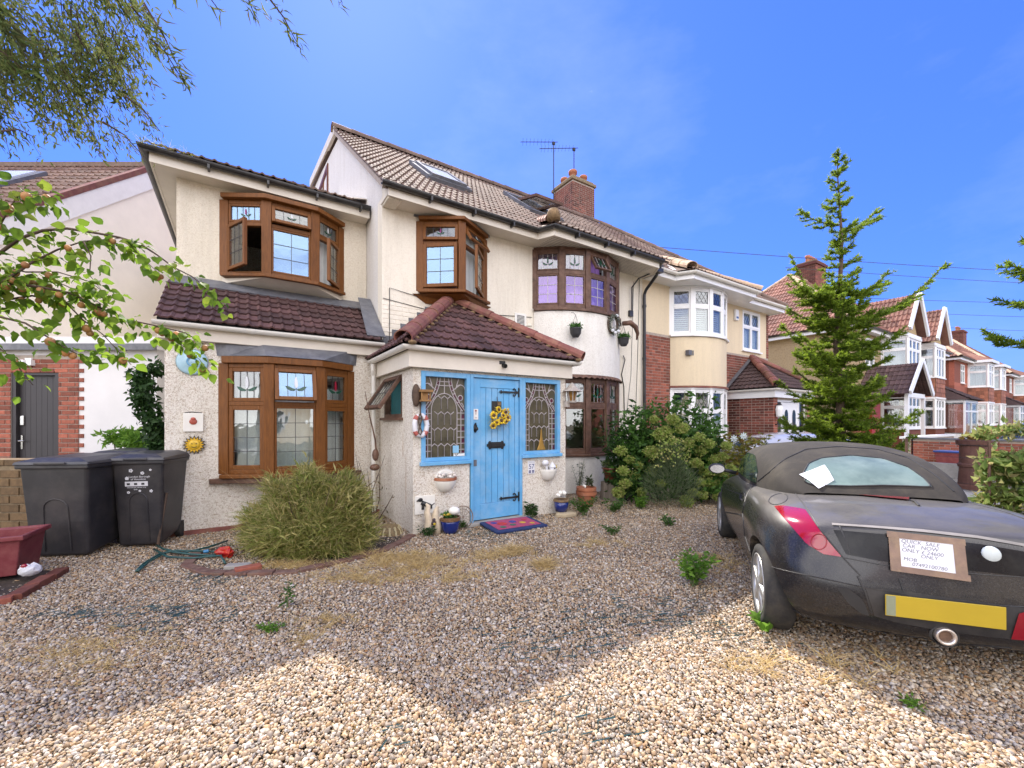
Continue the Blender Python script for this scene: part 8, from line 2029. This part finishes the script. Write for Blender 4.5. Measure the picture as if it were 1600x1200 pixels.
rp = thing('red_packet', 'crumpled shiny red packet beside the hose', 'packet', tuple(wp(352, 868, 4.45).to_2d())+(.06,))
b = MB(); b.ball((0, 0, 0), (.10, .05, .06), 9, 6); rr = random.Random(8); b.v = [tuple(c_+rr.uniform(-.018, .018) for c_ in p) for p in b.v]; b.build('packet', mat('red_foil', (.42, .012, .015), .25, .3, 15, dirt=(.5, .3, .03), dirt_amt=.4, dscale=14), rp)
M_OLDBRICK = mat('old_brown_brick', (.14, .07, .05), .9, .35, 14, .5, 60, .004, dirt=(.26, .20, .14), dirt_amt=.6, dscale=9)
be = thing('brick_edging', 'curved edging of brown bricks round the bed below the grass clump', 'edging', (-3, 4.2, 0))
e_ = [(-3.50, 4.62), (-3.28, 4.18), (-2.95, 4.00), (-2.5, 3.95), (-2.05, 4.02), (-1.74, 4.34), (-1.44, 4.67), (-1.26, 5.3)]
edging(be, e_, Matrix.Translation((3, -4.2, 0)), M_OLDBRICK, .068)
tag(MB().face([(-3.50, 4.62, .004), (-3.28, 4.18, .004), (-2.95, 4.00, .004), (-2.55, 3.93, .004), (-2.05, 4.02, .004), (-1.74, 4.34, .004), (-1.44, 4.67, .004), (-1.3, 5.3, .004), (-3.4, 4.95, .004)]).build('soil', M_SOIL), kind='stuff')
for lab, (u, v), rz in (('loose paving slab fragment beside the curved edging', (372, 890), 10), ('loose red brick beside the paving fragment', (388, 893), 40)):
    k = 1.45/((v-660)/650); q = thing('loose_brick', lab, 'brick', ((u-800)/650*k, k, 0), R(rz)); MB().box((-.11, -.05, -.02), (.11, .05, .055)).build('brick', M_PAVE if 'slab' in lab else M_BRICK, q, bevel=.008)
db = thing('stick_bundle', 'dry brown branches and stems heaped in the corner by the white drainpipe', 'branches', M=HT(1.35, 6.35, 0))
b = MB(); rr = random.Random(12)
for k in range(34):
    x, y = rr.uniform(-.4, .35), rr.uniform(-.4, .25); h = rr.uniform(.3, 1.0); b.tube([(x, y, 0), (x+rr.uniform(-.2, .2), y+rr.uniform(-.1, .15), h*.5), (x+rr.uniform(-.35, .35), y+rr.uniform(-.2, .2), h)], [.010, .007, .002], 5)
b.build('stems', M_BARK, db); n = 260; P = np.stack([RNG.normal(0, .25, n), RNG.normal(-.1, .2, n), np.abs(RNG.normal(0, .3, n))], 1)
leafobj('dead_leaves', leaves(P, unit(RNG.normal(size=(n, 3))), RNG.uniform(.03, .08, n), .4, RNG), leaf_mat('withered_leaf', [(.12, .07, .04), (.20, .13, .07), (.10, .10, .05)], .2), db, kind='stuff')
b = MB(); b.tube([(.30, -.2, .95), (.28, -.2, 1.2), (.2, -.2, 1.55), (.15, -.15, 1.9)], [.012, .012, .008, .004], 6); b.ball((.28, -.22, .98), (.05, .05, .09), 8, 6); b.ball((.27, -.22, .80), (.075, .07, .05), 8, 6); b.build('hanging_ornament', M_OLDWOOD, db)
q = W(1.62, 5.42); tt = thing('shell_ornament', 'striped tortoise shell shaped ornament on the ground by the porch corner', 'ornament', (q.x, q.y, .0), .3)
b = MB(); b.lathe([(.16, .0), (.155, .05), (.11, .10), (.05, .125), (0, .13)], 18); b.build('shell', mat('striped_shell', (.17, .12, .055), .7, .5, 40), tt, smooth=True)
for k in range(12): a = k*math.pi/6; MB().tube([(.165*math.cos(a), .165*math.sin(a), .0), (.12*math.cos(a), .12*math.sin(a), .10)], .014, 6).build('pale_rib', mat('pale_rib', (.40, .34, .20), .7) if k == 0 else bpy.data.materials['pale_rib'], tt)
q = W(1.28, 5.30); ct = thing('cat_statue', 'small grey stone cat figure among the dry stems', 'statue', (q.x, q.y, 0), .5)
MB().tube([(0, .03, 0), (0, .02, .10), (0, 0, .18), (0, -.02, .24)], [.065, .07, .05, .035], 10).ball((0, -.03, .27), (.048, .045, .042), 10, 7).tube([(-.03, -.03, .30), (-.036, -.03, .335)], [.016, .003], 6).tube([(.03, -.03, .30), (.036, -.03, .335)], [.016, .003], 6).tube([(-.03, -.05, .12), (-.03, -.06, 0)], .018, 6).tube([(.03, -.05, .12), (.03, -.06, 0)], .018, 6).build('body', mat('grey_stone', (.26, .24, .22), .8, .4, 14), ct, smooth=True)
MB().ball((0, -.065, .262), (.022, .012, .016), 8, 5).build('muzzle', M_STICK, ct, smooth=True)
pk = thing('wooden_stake', 'thin wooden stake leaning beside the right-hand bin', 'stake', tuple(wp(246, 855, 4.85).to_2d())+(0,)); MB().tube([(0, 0, 0), (.06, .06, .62)], .014, 6).build('stake', M_BARK, pk)

# ------------------------------------------------------------ spruce on the boundary
def spruce(name, label, x, y, H, prof, seed, group=None, zmin=.5, step=.155, extra=()):
    rng = np.random.default_rng(seed); o = thing(name, label, 'tree', (x, y, 0), group=group)
    tz = np.linspace(0, H, 14); tr = [(.03*math.sin(z*1.7), .02*math.sin(z*2.3+1), z) for z in tz]
    MB().tube(tr, [max(.006, .085*(1-z/H)**.9) for z in tz], 9).build('trunk', M_BARK, o, smooth=True)
    b = MB(); lf = []; shoots = []
    z = zmin
    brs = []
    while z < H-.12:
        k = int(rng.integers(5, 8)) if z < 3.8 else int(rng.integers(2, 5)); a0 = rng.uniform(0, 6.28)
        for i in range(k): brs.append((z+rng.uniform(-.07, .07), a0+i*6.283/k+rng.uniform(-.4, .4), prof(z)*rng.choice([.5, .7, .85, 1.0, 1.1, 1.35]), rng.uniform(-.25, .5) if z < 3.9 else None))
        z += step*rng.uniform(.8, 1.2)
    brs += list(extra)
    for z, a, L, lift in brs:
        tl = (.10+.35*(z/H)**1.5) if lift is None else lift; pts = []
        for f in np.linspace(0, 1, 7):
            pts.append(np.array([math.cos(a)*L*f, math.sin(a)*L*f, z+L*(tl*f-.35*(1-z/H)*f*(1-f)*2+.22*f**3)]))
        b.tube(pts, [.012*(1-.8*f)*(.5+L) for f in np.linspace(0, 1, 7)], 5)
        # side twigs
        tw = [(pts, 1.0)]
        m = max(3, int(L/.05))
        for j in range(m):
            f = rng.uniform(.12, .97); p = pts[min(5, int(f*6))]*(1-(f*6 % 1))+pts[min(6, int(f*6)+1)]*(f*6 % 1); sg = 1 if j % 2 else -1
            aa = a+sg*rng.uniform(.6, 1.1); l2 = min(.36, L*.45)*(1.15-f)*rng.uniform(.7, 1.2)+.04
            tw.append(([p, p+np.array([math.cos(aa)*l2*.5, math.sin(aa)*l2*.5, -.03*l2+rng.uniform(-.02, .02)]), p+np.array([math.cos(aa)*l2, math.sin(aa)*l2, rng.uniform(-.10, .10)*l2+.02])], .6))
        for pp, q in tw:
            pp = np.array(pp)
            for s0, s1 in zip(pp[:-1], pp[1:]):
                l = np.linalg.norm(s1-s0); n = max(8, int(l*330)); f = rng.random((n, 1)); base = s0+(s1-s0)*f
                d = unit(unit((s1-s0)[None])*.75+unit(rng.normal(size=(n, 3)))*.95)
                d[:, 2] = np.where(d[:, 2] < -.3, d[:, 2]*.4, d[:, 2]); lf.append((base, unit(d)))
    tag(b.build('branches', M_BARK, o), kind='stuff')
    B = np.concatenate([q[0] for q in lf]); Dn = np.concatenate([q[1] for q in lf]); n = len(B)
    L = rng.uniform(.035, .068, n)[:, None]; S_ = unit(np.cross(Dn, rng.normal(size=(n, 3))))*.0075
    V = np.stack([B-S_, B+S_, B+Dn*L+S_*.3, B+Dn*L-S_*.3], 1).reshape(-1, 3); F = np.arange(n*4).reshape(-1, 4)
    quadobj('needles', (V, F), M_NEEDLE, o); return o
def prof_sp(z):
    return np.interp(z, [.3, 1.2, 2.2, 3.2, 3.7, 3.9, 4.5, 5.2, 5.8, 6.3], [.62, .66, .66, .60, .52, .33, .25, .18, .10, .04])
spruce('spruce_tree', 'lone spruce with a thin bare leader on the boundary behind the car', 5.62, 7.15, 6.15, prof_sp, 5, extra=((3.15, -.35, 1.42, .38), (3.05, 2.9, .75, 1.6), (4.7, .1, .75, .42), (4.85, 3.0, .62, .25), (3.55, .15, 1.0, .35), (3.5, 3.2, .9, .3), (1.3, -.2, 1.15, .1), (1.2, 3.3, 1.1, .1), (1.0, -1.2, 1.0, .05)))
def prof_r(z): return np.interp(z, [1.5, 2.5, 3.4, 4.0], [.6, .58, .48, .1])
spruce('conifer', 'conifer branches reaching in at the right edge above the roofs', 6.55, 4.75, 4.1, prof_r, 8, zmin=2.45, step=.24)

# ------------------------------------------------------------ apricot tree reaching in from the left
ap_ = thing('apricot_tree', 'apricot tree with ripening fruit reaching in from the left edge', 'tree', (-3.9, 1.9, 0))
AI = Vector((3.9, -1.9, 0))
M_APR = leaf_mat('apricot_leaf', [(.05, .11, .012), (.12, .20, .02), (.20, .29, .03), (.32, .37, .05), (.06, .11, .02), (.14, .24, .02), (.09, .16, .02)], .55, .6, 'object')
M_FRUIT = mat('apricot_skin', (.34, .185, .06), .6, .25, 14, rnd=.3, dirt=(.45, .10, .04), dirt_amt=.5, dscale=12)
MB().tube([(0, 0, 0), (.05, .0, .6), (.1, .08, 1.3), (.2, .1, 1.9), (.25, .2, 2.6)], [.09, .075, .06, .045, .03], 10).build('trunk', M_BARK, ap_, smooth=True)
def leafshape(L, wr, seed):
    r = random.Random(seed); b = MB(); n = 6; mid, lft, rgt_ = [], [], []
    for i in range(n+1):
        f = i/n; wd = L*wr*.5*math.sin(math.pi*min(1, f**.75))*(1 if f < .97 else .0); cz = -.28*L*f*f + .03*L
        mid.append((L*f, 0, cz)); lft.append((L*f, wd, cz+.25*wd+r.uniform(-.004, .004))); rgt_.append((L*f, -wd, cz+.25*wd+r.uniform(-.004, .004)))
    m = n+1
    return b.add(mid+lft+rgt_, [(i, i+1, m+i+1, m+i) for i in range(n)]+[(2*m+i, 2*m+i+1, i+1, i) for i in range(n)]).mesh('leaf', M_APR, True)
LM = [leafshape(.060, .78, k) for k in range(4)]
fm = MB().ball((0, 0, 0), (.021, .021, .022), 10, 7).mesh('fruit', M_FRUIT, True)
root = Vector((.1, .08, 1.5)); rr = random.Random(21); nleaf = 0; xt = []
BR = [ # pixel course, depth start/end, thickness, leaf density
 ([(-60,440),(0,395),(32,372),(67,360),(105,357),(150,364),(187,371),(217,380),(245,398),(272,418),(300,432),(330,455),(352,482)], 2.25, 2.75, .010, 1.0),
 ([(-60,465),(10,437),(50,410),(90,390),(130,377),(190,372)], 2.2, 2.5, .010, 1.2),
 ([(-60,330),(0,352),(15,325),(32,300),(55,305),(85,300)], 2.3, 2.1, .006, 1.3),
 ([(-60,455),(0,441),(60,448),(110,458),(150,478),(200,500),(240,508),(290,520),(322,540)], 2.2, 2.8, .010, 1.5),
 ([(-60,490),(0,470),(50,462),(100,470),(130,500),(160,522),(205,570)], 2.3, 2.6, .008, 1.4),
 ([(-60,520),(0,495),(40,505),(80,530),(110,548),(135,560)], 2.1, 2.3, .008, 1.3),
 ([(-60,400),(0,415),(40,425),(90,425),(140,440),(170,462)], 2.3, 2.5, .007, 1.2),
 ([(-60,560),(0,545),(20,560),(40,590),(52,602)], 2.1, 2.2, .006, 1.0),
 ([(190,372),(212,392),(232,412),(252,430)], 2.5, 2.6, .004, 1.1),
 ([(130,377),(142,400),(140,430),(158,452)], 2.4, 2.45, .004, 1.0),
 ([(240,508),(262,520),(285,540),(312,562),(330,585)], 2.65, 2.85, .004, 1.2),
 ([(-50,425),(10,432),(60,436),(100,445),(150,470),(185,492)], 2.35, 2.55, .006, 1.1)]
for px_, d0, d1, th, den in BR:
    n = len(px_); pts = [wp(u, v, d0+(d1-d0)*i/(n-1))+AI for i, (u, v) in enumerate(px_)]
    if px_[0][0] < 0: pts = [root.lerp(pts[0], .0) + Vector((0, 0, rr.uniform(-.1, .5)))] + pts
    MB().tube(pts, [th*1.05*(1-.78*i/(len(pts)-1)) for i in range(len(pts))], 6).build('branch', M_BARK, ap_, smooth=True)
    P3 = [p for p in pts[(1 if px_[0][0] < 0 else 0):]]
    for a, c in zip(P3[:-1], P3[1:]):
        L = (c-a).length; ax = (c-a).normalized()
        for _ in range(max(2, int(L*84*den))):
            p = a.lerp(c, rr.random()); q = Vector((rr.gauss(0, 1), rr.gauss(0, 1), rr.gauss(-.6, .7))).normalized(); d = (ax*.4+q).normalized()
            p = p + d*rr.uniform(.0, .10); s_ = rr.uniform(.6, 1.2)
            Mx = Matrix.Translation(p) @ d.to_track_quat('X', 'Z').to_matrix().to_4x4() @ Matrix.Rotation(rr.uniform(-1, 1), 4, 'X') @ Matrix.Scale(s_, 4)
            if p.x-3.9 > -.8/.65*(p.y+1.9)*1.03 and nleaf < 300: place(LM[rr.randrange(4)], 'leaf', ap_, Mx); nleaf += 1
            else: xt.append((Mx, rr.randrange(4)))
        if den > 1.05 and rr.random() < .85:
            for _ in range(rr.choice((1, 1, 2))):
                p = a.lerp(c, rr.random()) + Vector((rr.uniform(-.02, .02), rr.uniform(-.03, .01), -.025)); place(fm, 'fruit', ap_, Matrix.Translation(p) @ Matrix.Scale(rr.uniform(.75, 1.1), 4))
VF = []
for Mx, k in xt:
    VF.append((np.array([tuple(Mx @ v.co) for v in LM[k].vertices]), np.array([tuple(p.vertices) for p in LM[k].polygons])))
if xt: leafobj('leaves', VF, leaf_mat('apricot_leaf_rest', [(.06, .14, .012), (.12, .23, .02), (.22, .32, .04)], .55, .6), ap_, kind='stuff', smooth=True)

# ------------------------------------------------------------ narrow-leaved tree overhead, top left
wl_ = thing('willow_leaved_tree', 'narrow-leaved tree hanging over the top left corner', 'tree', (-4.6, 2.9, 0))
WI = Vector((4.6, -2.9, 0))
MB().tube([(0, 0, 0), (.05, 0, 1.5), (.15, .1, 3.0), (.5, .1, 4.2), (1.0, .1, 4.9)], [.12, .10, .08, .06, .03], 10).build('trunk', M_BARK, wl_, smooth=True)
M_WILL = leaf_mat('dull_narrow_leaf', [(.045, .08, .015), (.09, .145, .03), (.17, .22, .06), (.10, .09, .04)], .5, .8)
b = MB(); lf = []
rngw = np.random.default_rng(31)
TW = []
for k in range(150):
    u0, v0 = rngw.uniform(-60, 195), rngw.uniform(-80, 140); d = rngw.uniform(2.5, 3.4)
    du, dv = rngw.uniform(-10, 70), rngw.uniform(40, 120)
    if u0+du > 250 or (u0 > 150 and v0+dv > 190): dv *= .5
    TW.append(((u0, v0), (u0+du*.45, v0+dv*.45), (u0+du, v0+dv), d))
TW += [((190,120),(215,160),(240,215),3.0), ((150,140),(175,190),(195,235),3.0), ((80,150),(110,190),(145,225),2.9), ((40,160),(80,200),(120,205),2.9), ((200,0),(225,25),(232,55),2.6), ((222,5),(240,40),(262,80),2.6), ((185,60),(215,85),(225,120),2.7), ((120,170),(140,205),(160,250),2.9)]
for p0, p1, p2, d in TW:
    q = [wp(*p, d+.15*i)+WI for i, p in enumerate((p0, p1, p2))]; b.tube(q, [.0035, .002, .001], 4)
    n = 58; f = rngw.random(n); A3 = np.array(q); P = np.where(f[:, None] < .5, A3[0]+(A3[1]-A3[0])*(f[:, None]*2), A3[1]+(A3[2]-A3[1])*(f[:, None]*2-1))+rngw.normal(0, .03, (n, 3))
    D = unit(unit((A3[2]-A3[0])[None])*.8+rngw.normal(0, .55, (n, 3))+np.array([0, 0, -.25])); lf.append(leaves(P, D, rngw.uniform(.028, .065, n), .28, rngw))
tag(b.build('twigs', M_BARK, wl_), kind='stuff'); leafobj('leaves', lf, M_WILL, wl_, kind='stuff')
lf = []; b = MB()
for (u0, v0), (u1, v1), n, Lr in (((-40, -30), (60, 120), 70, (.10, .20)), ((-40, 60), (50, 120), 40, (.08, .16)), ((225, 5), (290, 130), 26, (.07, .12)), ((375, -20), (400, 30), 30, (.05, .09)), ((415, -10), (470, 78), 34, (.05, .10)), ((205, 10), (235, 60), 40, (.05, .09)), ((235, 60), (285, 125), 46, (.06, .11)), ((195, 150), (250, 205), 40, (.03, .06)), ((160, 190), (225, 245), 40, (.03, .06)), ((300, -25), (345, 20), 10, (.07, .12)), ((515, -20), (535, 5), 8, (.04, .08)), ((265, -20), (275, 15), 6, (.06, .10)), ((0, 205), (55, 215), 16, (.05, .08))):
    A3, B3 = np.array(wp(u0, v0, 2.35)+WI), np.array(wp(u1, v1, 2.5)+WI); b.tube([A3, (A3+B3)/2+np.array([0, 0, .03]), B3], [.006, .004, .002], 5); f = rngw.random((n, 1)); P = A3+(B3-A3)*f+rngw.normal(0, .02, (n, 3))
    D = unit(np.array([[.55, .1, -.5]])+rngw.normal(0, .45, (n, 3))); lf.append(leaves(P, D, rngw.uniform(*Lr, n), .13, rngw))
b.build('drooping_twigs', M_BARK, wl_); leafobj('long_leaves', lf, M_WILL, wl_, kind='stuff')

# ------------------------------------------------------------ right-hand boundary
bwall = thing('block_wall', 'pale concrete block wall with ivy along the boundary behind the car', 'wall', M=HT(8.55, 2.2, 0))
me = MB().box((.004, 0, .003), (.436, .10, .212)).mesh('concrete_block', mat('pale_block', (.36, .34, .31), .95, .2, 8, .5, 60, .004, rnd=.15))
Mbw = Matrix(((0,1,0,0),(-1,0,0,3.9),(0,0,1,0),(0,0,0,1)))
for r in range(4):
    for k in range(13): place(me, 'concrete_block', bwall, Mbw @ Matrix.Translation((k*.44-(.22 if r % 2 else 0), random.uniform(-.003, .003), r*.215)))
pc = thing('chimney_pot_planter', 'tall brown clay chimney pot used as a planter on the boundary wall', 'planter', M=HT(8.62, 1.36, .52))
MB().lathe([(.20, 0), (.20, .05), (.165, .06), (.15, .30), (.165, .31), (.165, .34), (.145, .36), (.14, .60), (.175, .62), (.18, .68), (.15, .69), (.13, .5)], 26).build('pot', mat('brown_clay', (.12, .05, .035), .7, .3, 8, .3, 50, dirt=(.2, .11, .08), dirt_amt=.5), pc, smooth=False)
leafobj('dead_plant', leafcloud(140, (-.03, 0, .72), (.12, .12, .05), .07, RNG), leaf_mat('ochre_leaf', [(.30, .19, .04), (.42, .30, .08), (.25, .13, .03)], .3), pc, kind='stuff')
MB().tube([(.10, 0, .68), (.12, 0, .80), (.05, 0, .84), (-.0, 0, .74)], .018, 8).build('pale_loop', M_STICK, pc, smooth=True)
MB().box((-.16, -.30, -.52), (.10, .30, -.002)).build('white_block', M_PAPER, pc, bevel=.01)
iv2 = thing('ivy', 'ivy trailing over the concrete block wall', 'climber', M=HT(8.5, 2.6, .5))
leafobj('leaves', [leafcloud(170, (RNG.uniform(-.15, .1), y, z), (.12, .28, .20), .07, RNG, droop=.3) for y, z in ((.9, .38), (.5, .35), (.2, .1), (0, .3), (-.4, .3), (.3, -.15), (-.7, .1), (1.3, .35))], M_LEAF, iv2, kind='stuff')
fe = thing('wire_fence', 'thin rusty post and wire fence carrying the leafy hedge at the right edge', 'fence', M=HT(7.1, .95, 0))
for y in (-.75, .05, .75): MB().tube([(0, y, 0), (0, y, 1.25)], .014, 6).build('post', M_OLDWOOD, fe)
for z in (.45, .75, 1.05, 1.2): MB().tube([(0, -1.2, z), (0, .0, z-.02), (0, .75, z)], .003, 4).build('wire', M_BLACKMETAL, fe)
hd_ = thing('hedge_shrub', 'sunlit leafy hedge plant with pinkish stems on the wire fence', 'hedge', M=HT(7.15, .85, 0))
lf = [leafcloud(190, (RNG.uniform(-.05, .2), y, z), (.16, .20, .14), .105, RNG) for y, z in [(yy, zz) for yy in (.08, -.12, -.34, -.58, -.82) for zz in (.35, .6, .85, 1.0)]] + [leafcloud(90, (.0, y, z), (.10, .17, .09), .085, RNG) for y, z in ((.14, 1.32), (-.05, 1.38), (-.25, 1.42), (-.5, 1.4))]
leafobj('leaves', lf, leaf_mat('pale_hedge_leaf', [(.09, .17, .03), (.16, .27, .05), (.26, .36, .10), (.35, .30, .14)], .5), hd_, kind='stuff')
b = MB()
for k in range(20): b.tube([(RNG.uniform(0, .1), -1+k*.06, 0), (RNG.uniform(-.05, .2), -1+k*.06+RNG.uniform(-.1, .1), RNG.uniform(.8, 1.4))], .006, 5)
b.build('stems', mat('pink_stem', (.20, .07, .05), .7, .2), hd_)
# neighbour's brick garden wall running back from the street
gw = thing('garden_wall', 'low red brick garden wall with dark coping in front of the glazed porch', 'wall', M=HT(16.9, .5, 0))
Gw = Matrix(((0,1,0,0),(-1,0,0,3.4),(0,0,1,0),(0,0,0,1)))
MB().box((0, .007, 0), (5.4, .22, .95)).build('mortar_core', M_MORTAR, gw, Gw); brickwork(gw, Gw @ Matrix.Translation((0, .006, .15)), 5.4, 0, .79, M_BRICK, 'stretcher', nmax=250)
MB().box((-.02, -.03, .952), (5.42, .25, 1.0)).build('coping', M_LEAD, gw, Gw)
gw2 = thing('garden_wall', 'short brick wall with white coping turning away behind the spruce', 'wall', M=HT(16.9, 3.95, 0))
MB().box((0, 0, 0), (5, .2, .95)).build('wall', M_MORTAR, gw2); brickwork(gw2, Matrix.Translation((0, -.001, .15)), 5, 0, .79, M_BRICK, 'stretcher', nmax=120); MB().box((-.05, -.04, .951), (5, .25, 1.02)).build('coping', M_WFRAME, gw2)
bx_ = thing('recycling_box', 'maroon recycling box with blue lid standing by the neighbour\'s garden wall', 'recycling box', M=HT(16.5, 3.0, .25) @ Matrix.Rotation(R(80), 4, 'Z'))
MB().add([(-.25, -.18, 0), (.25, -.18, 0), (.25, .18, 0), (-.25, .18, 0), (-.3, -.22, .36), (.3, -.22, .36), (.3, .22, .36), (-.3, .22, .36)], [(0,3,2,1),(0,1,5,4),(1,2,6,5),(2,3,7,6),(3,0,4,7),(4,5,6,7)]).build('tub', M_CRATE, bx_); MB().box((-.32, -.24, .361), (.32, .24, .41)).build('lid', mat('blue_lid', (.02, .05, .20), .5), bx_, bevel=.01)
# two more parked cars, mostly hidden
def small_car(label, s, t, rz, paint, z=0, hz=1):
    o = thing('parked_car', label, 'car', M=HT(s, t, z) @ Matrix.Rotation(R(rz), 4, 'Z') @ Matrix.Diagonal((1, 1, hz, 1)))
    st = []
    for y, wd, z1, zc, hw in ((-2.0,.62,.45,.62,.3), (-1.95,.80,.50,.92,.55), (-1.85,.84,.62,1.05,.62), (-1.2,.86,.65,1.42,.60), (-.4,.87,.65,1.48,.60), (.4,.87,.65,1.42,.58), (1.0,.87,.66,1.02,.62), (1.6,.84,.62,.92,.55), (1.95,.76,.55,.72,.4), (2.05,.6,.42,.55,.3)):
        st.append([(0,y,.2),(wd*.9,y,.22),(wd,y,.4),(wd,y,z1),(wd*.96,y,min(.95, max(z1+.05, zc-.1))),(hw,y,zc-.03),(0,y,zc)])
    me = grid_mesh(st, 'body', paint); bm = bmesh.new(); bm.from_mesh(me)
    for f in [f for f in bm.faces]: pass
    bmesh.ops.holes_fill(bm, edges=bm.edges); bmesh.ops.recalc_face_normals(bm, faces=bm.faces); bm.to_mesh(me); bm.free(); me.polygons.foreach_set('use_smooth', [True]*len(me.polygons)); place(me, 'body', o, sub=2)
    bv = bvh_of(me)
    for sg in (-1, 1):
        vs = []
        for i in range(9):
            y = -1.5+2.3*i/8
            for j in range(4):
                zz = .93+.36*j/3*(1-.5*abs(i-4)/4*.6); p, *_ = bv.ray_cast(Vector((sg*3, y, zz)), Vector((-sg, 0, 0))); vs.append((p.x+sg*.012 if p else sg*.6, y, zz))
        MB().add(vs, [(i*4+j, (i+1)*4+j, (i+1)*4+j+1, i*4+j+1)[::sg] for i in range(8) for j in range(3)]).build('side_glass', M_SIDEGLASS, o, smooth=True)
    for yy, dy, nm in ((-4, 1, 'rear_glass'), (4, -1, 'windscreen')):
        vs = []
        for i in range(7):
            x = -.5+i/6
            for j in range(4):
                zz = 1.02+.30*j/3; p, *_ = bv.ray_cast(Vector((x, yy, zz)), Vector((0, dy, 0))); vs.append((x, (p.y if p else 0)-dy*.012, zz))
        MB().add(vs, [(i*4+j, (i+1)*4+j, (i+1)*4+j+1, i*4+j+1)[::dy] for i in range(6) for j in range(3)]).build(nm, M_SIDEGLASS, o, smooth=True)
    for y in (-1.25, 1.3):
        for sg in (-1, 1): Wm = Matrix.Translation((sg*.88, y, .3)) @ Matrix.Rotation(sg*R(90), 4, 'Y'); wh = MB().lathe([(0, -.02), (.2, -.02), (.28, -.0), (.3, -.03), (.3, -.2), (0, -.2)], 24, Wm).build('wheel', M_TYRE, o, smooth=True); MB().lathe([(0, .0), (.17, -.0), (.19, -.018)], 18, Wm).build('rim', M_ALLOY, wh)
    return o
small_car('low white hatchback parked in front of the neighbour\'s brick porch', 10.6, 4.1, -123, mat('white_car_paint', (.72, .72, .74), .15, .03, coat=.8), -.02, .87)
small_car('dark blue car parked beyond the garden wall at the far right', 24.5, 2.2, -90, mat('dark_blue_paint', (.03, .04, .06), .15, .1, coat=.8), .0)
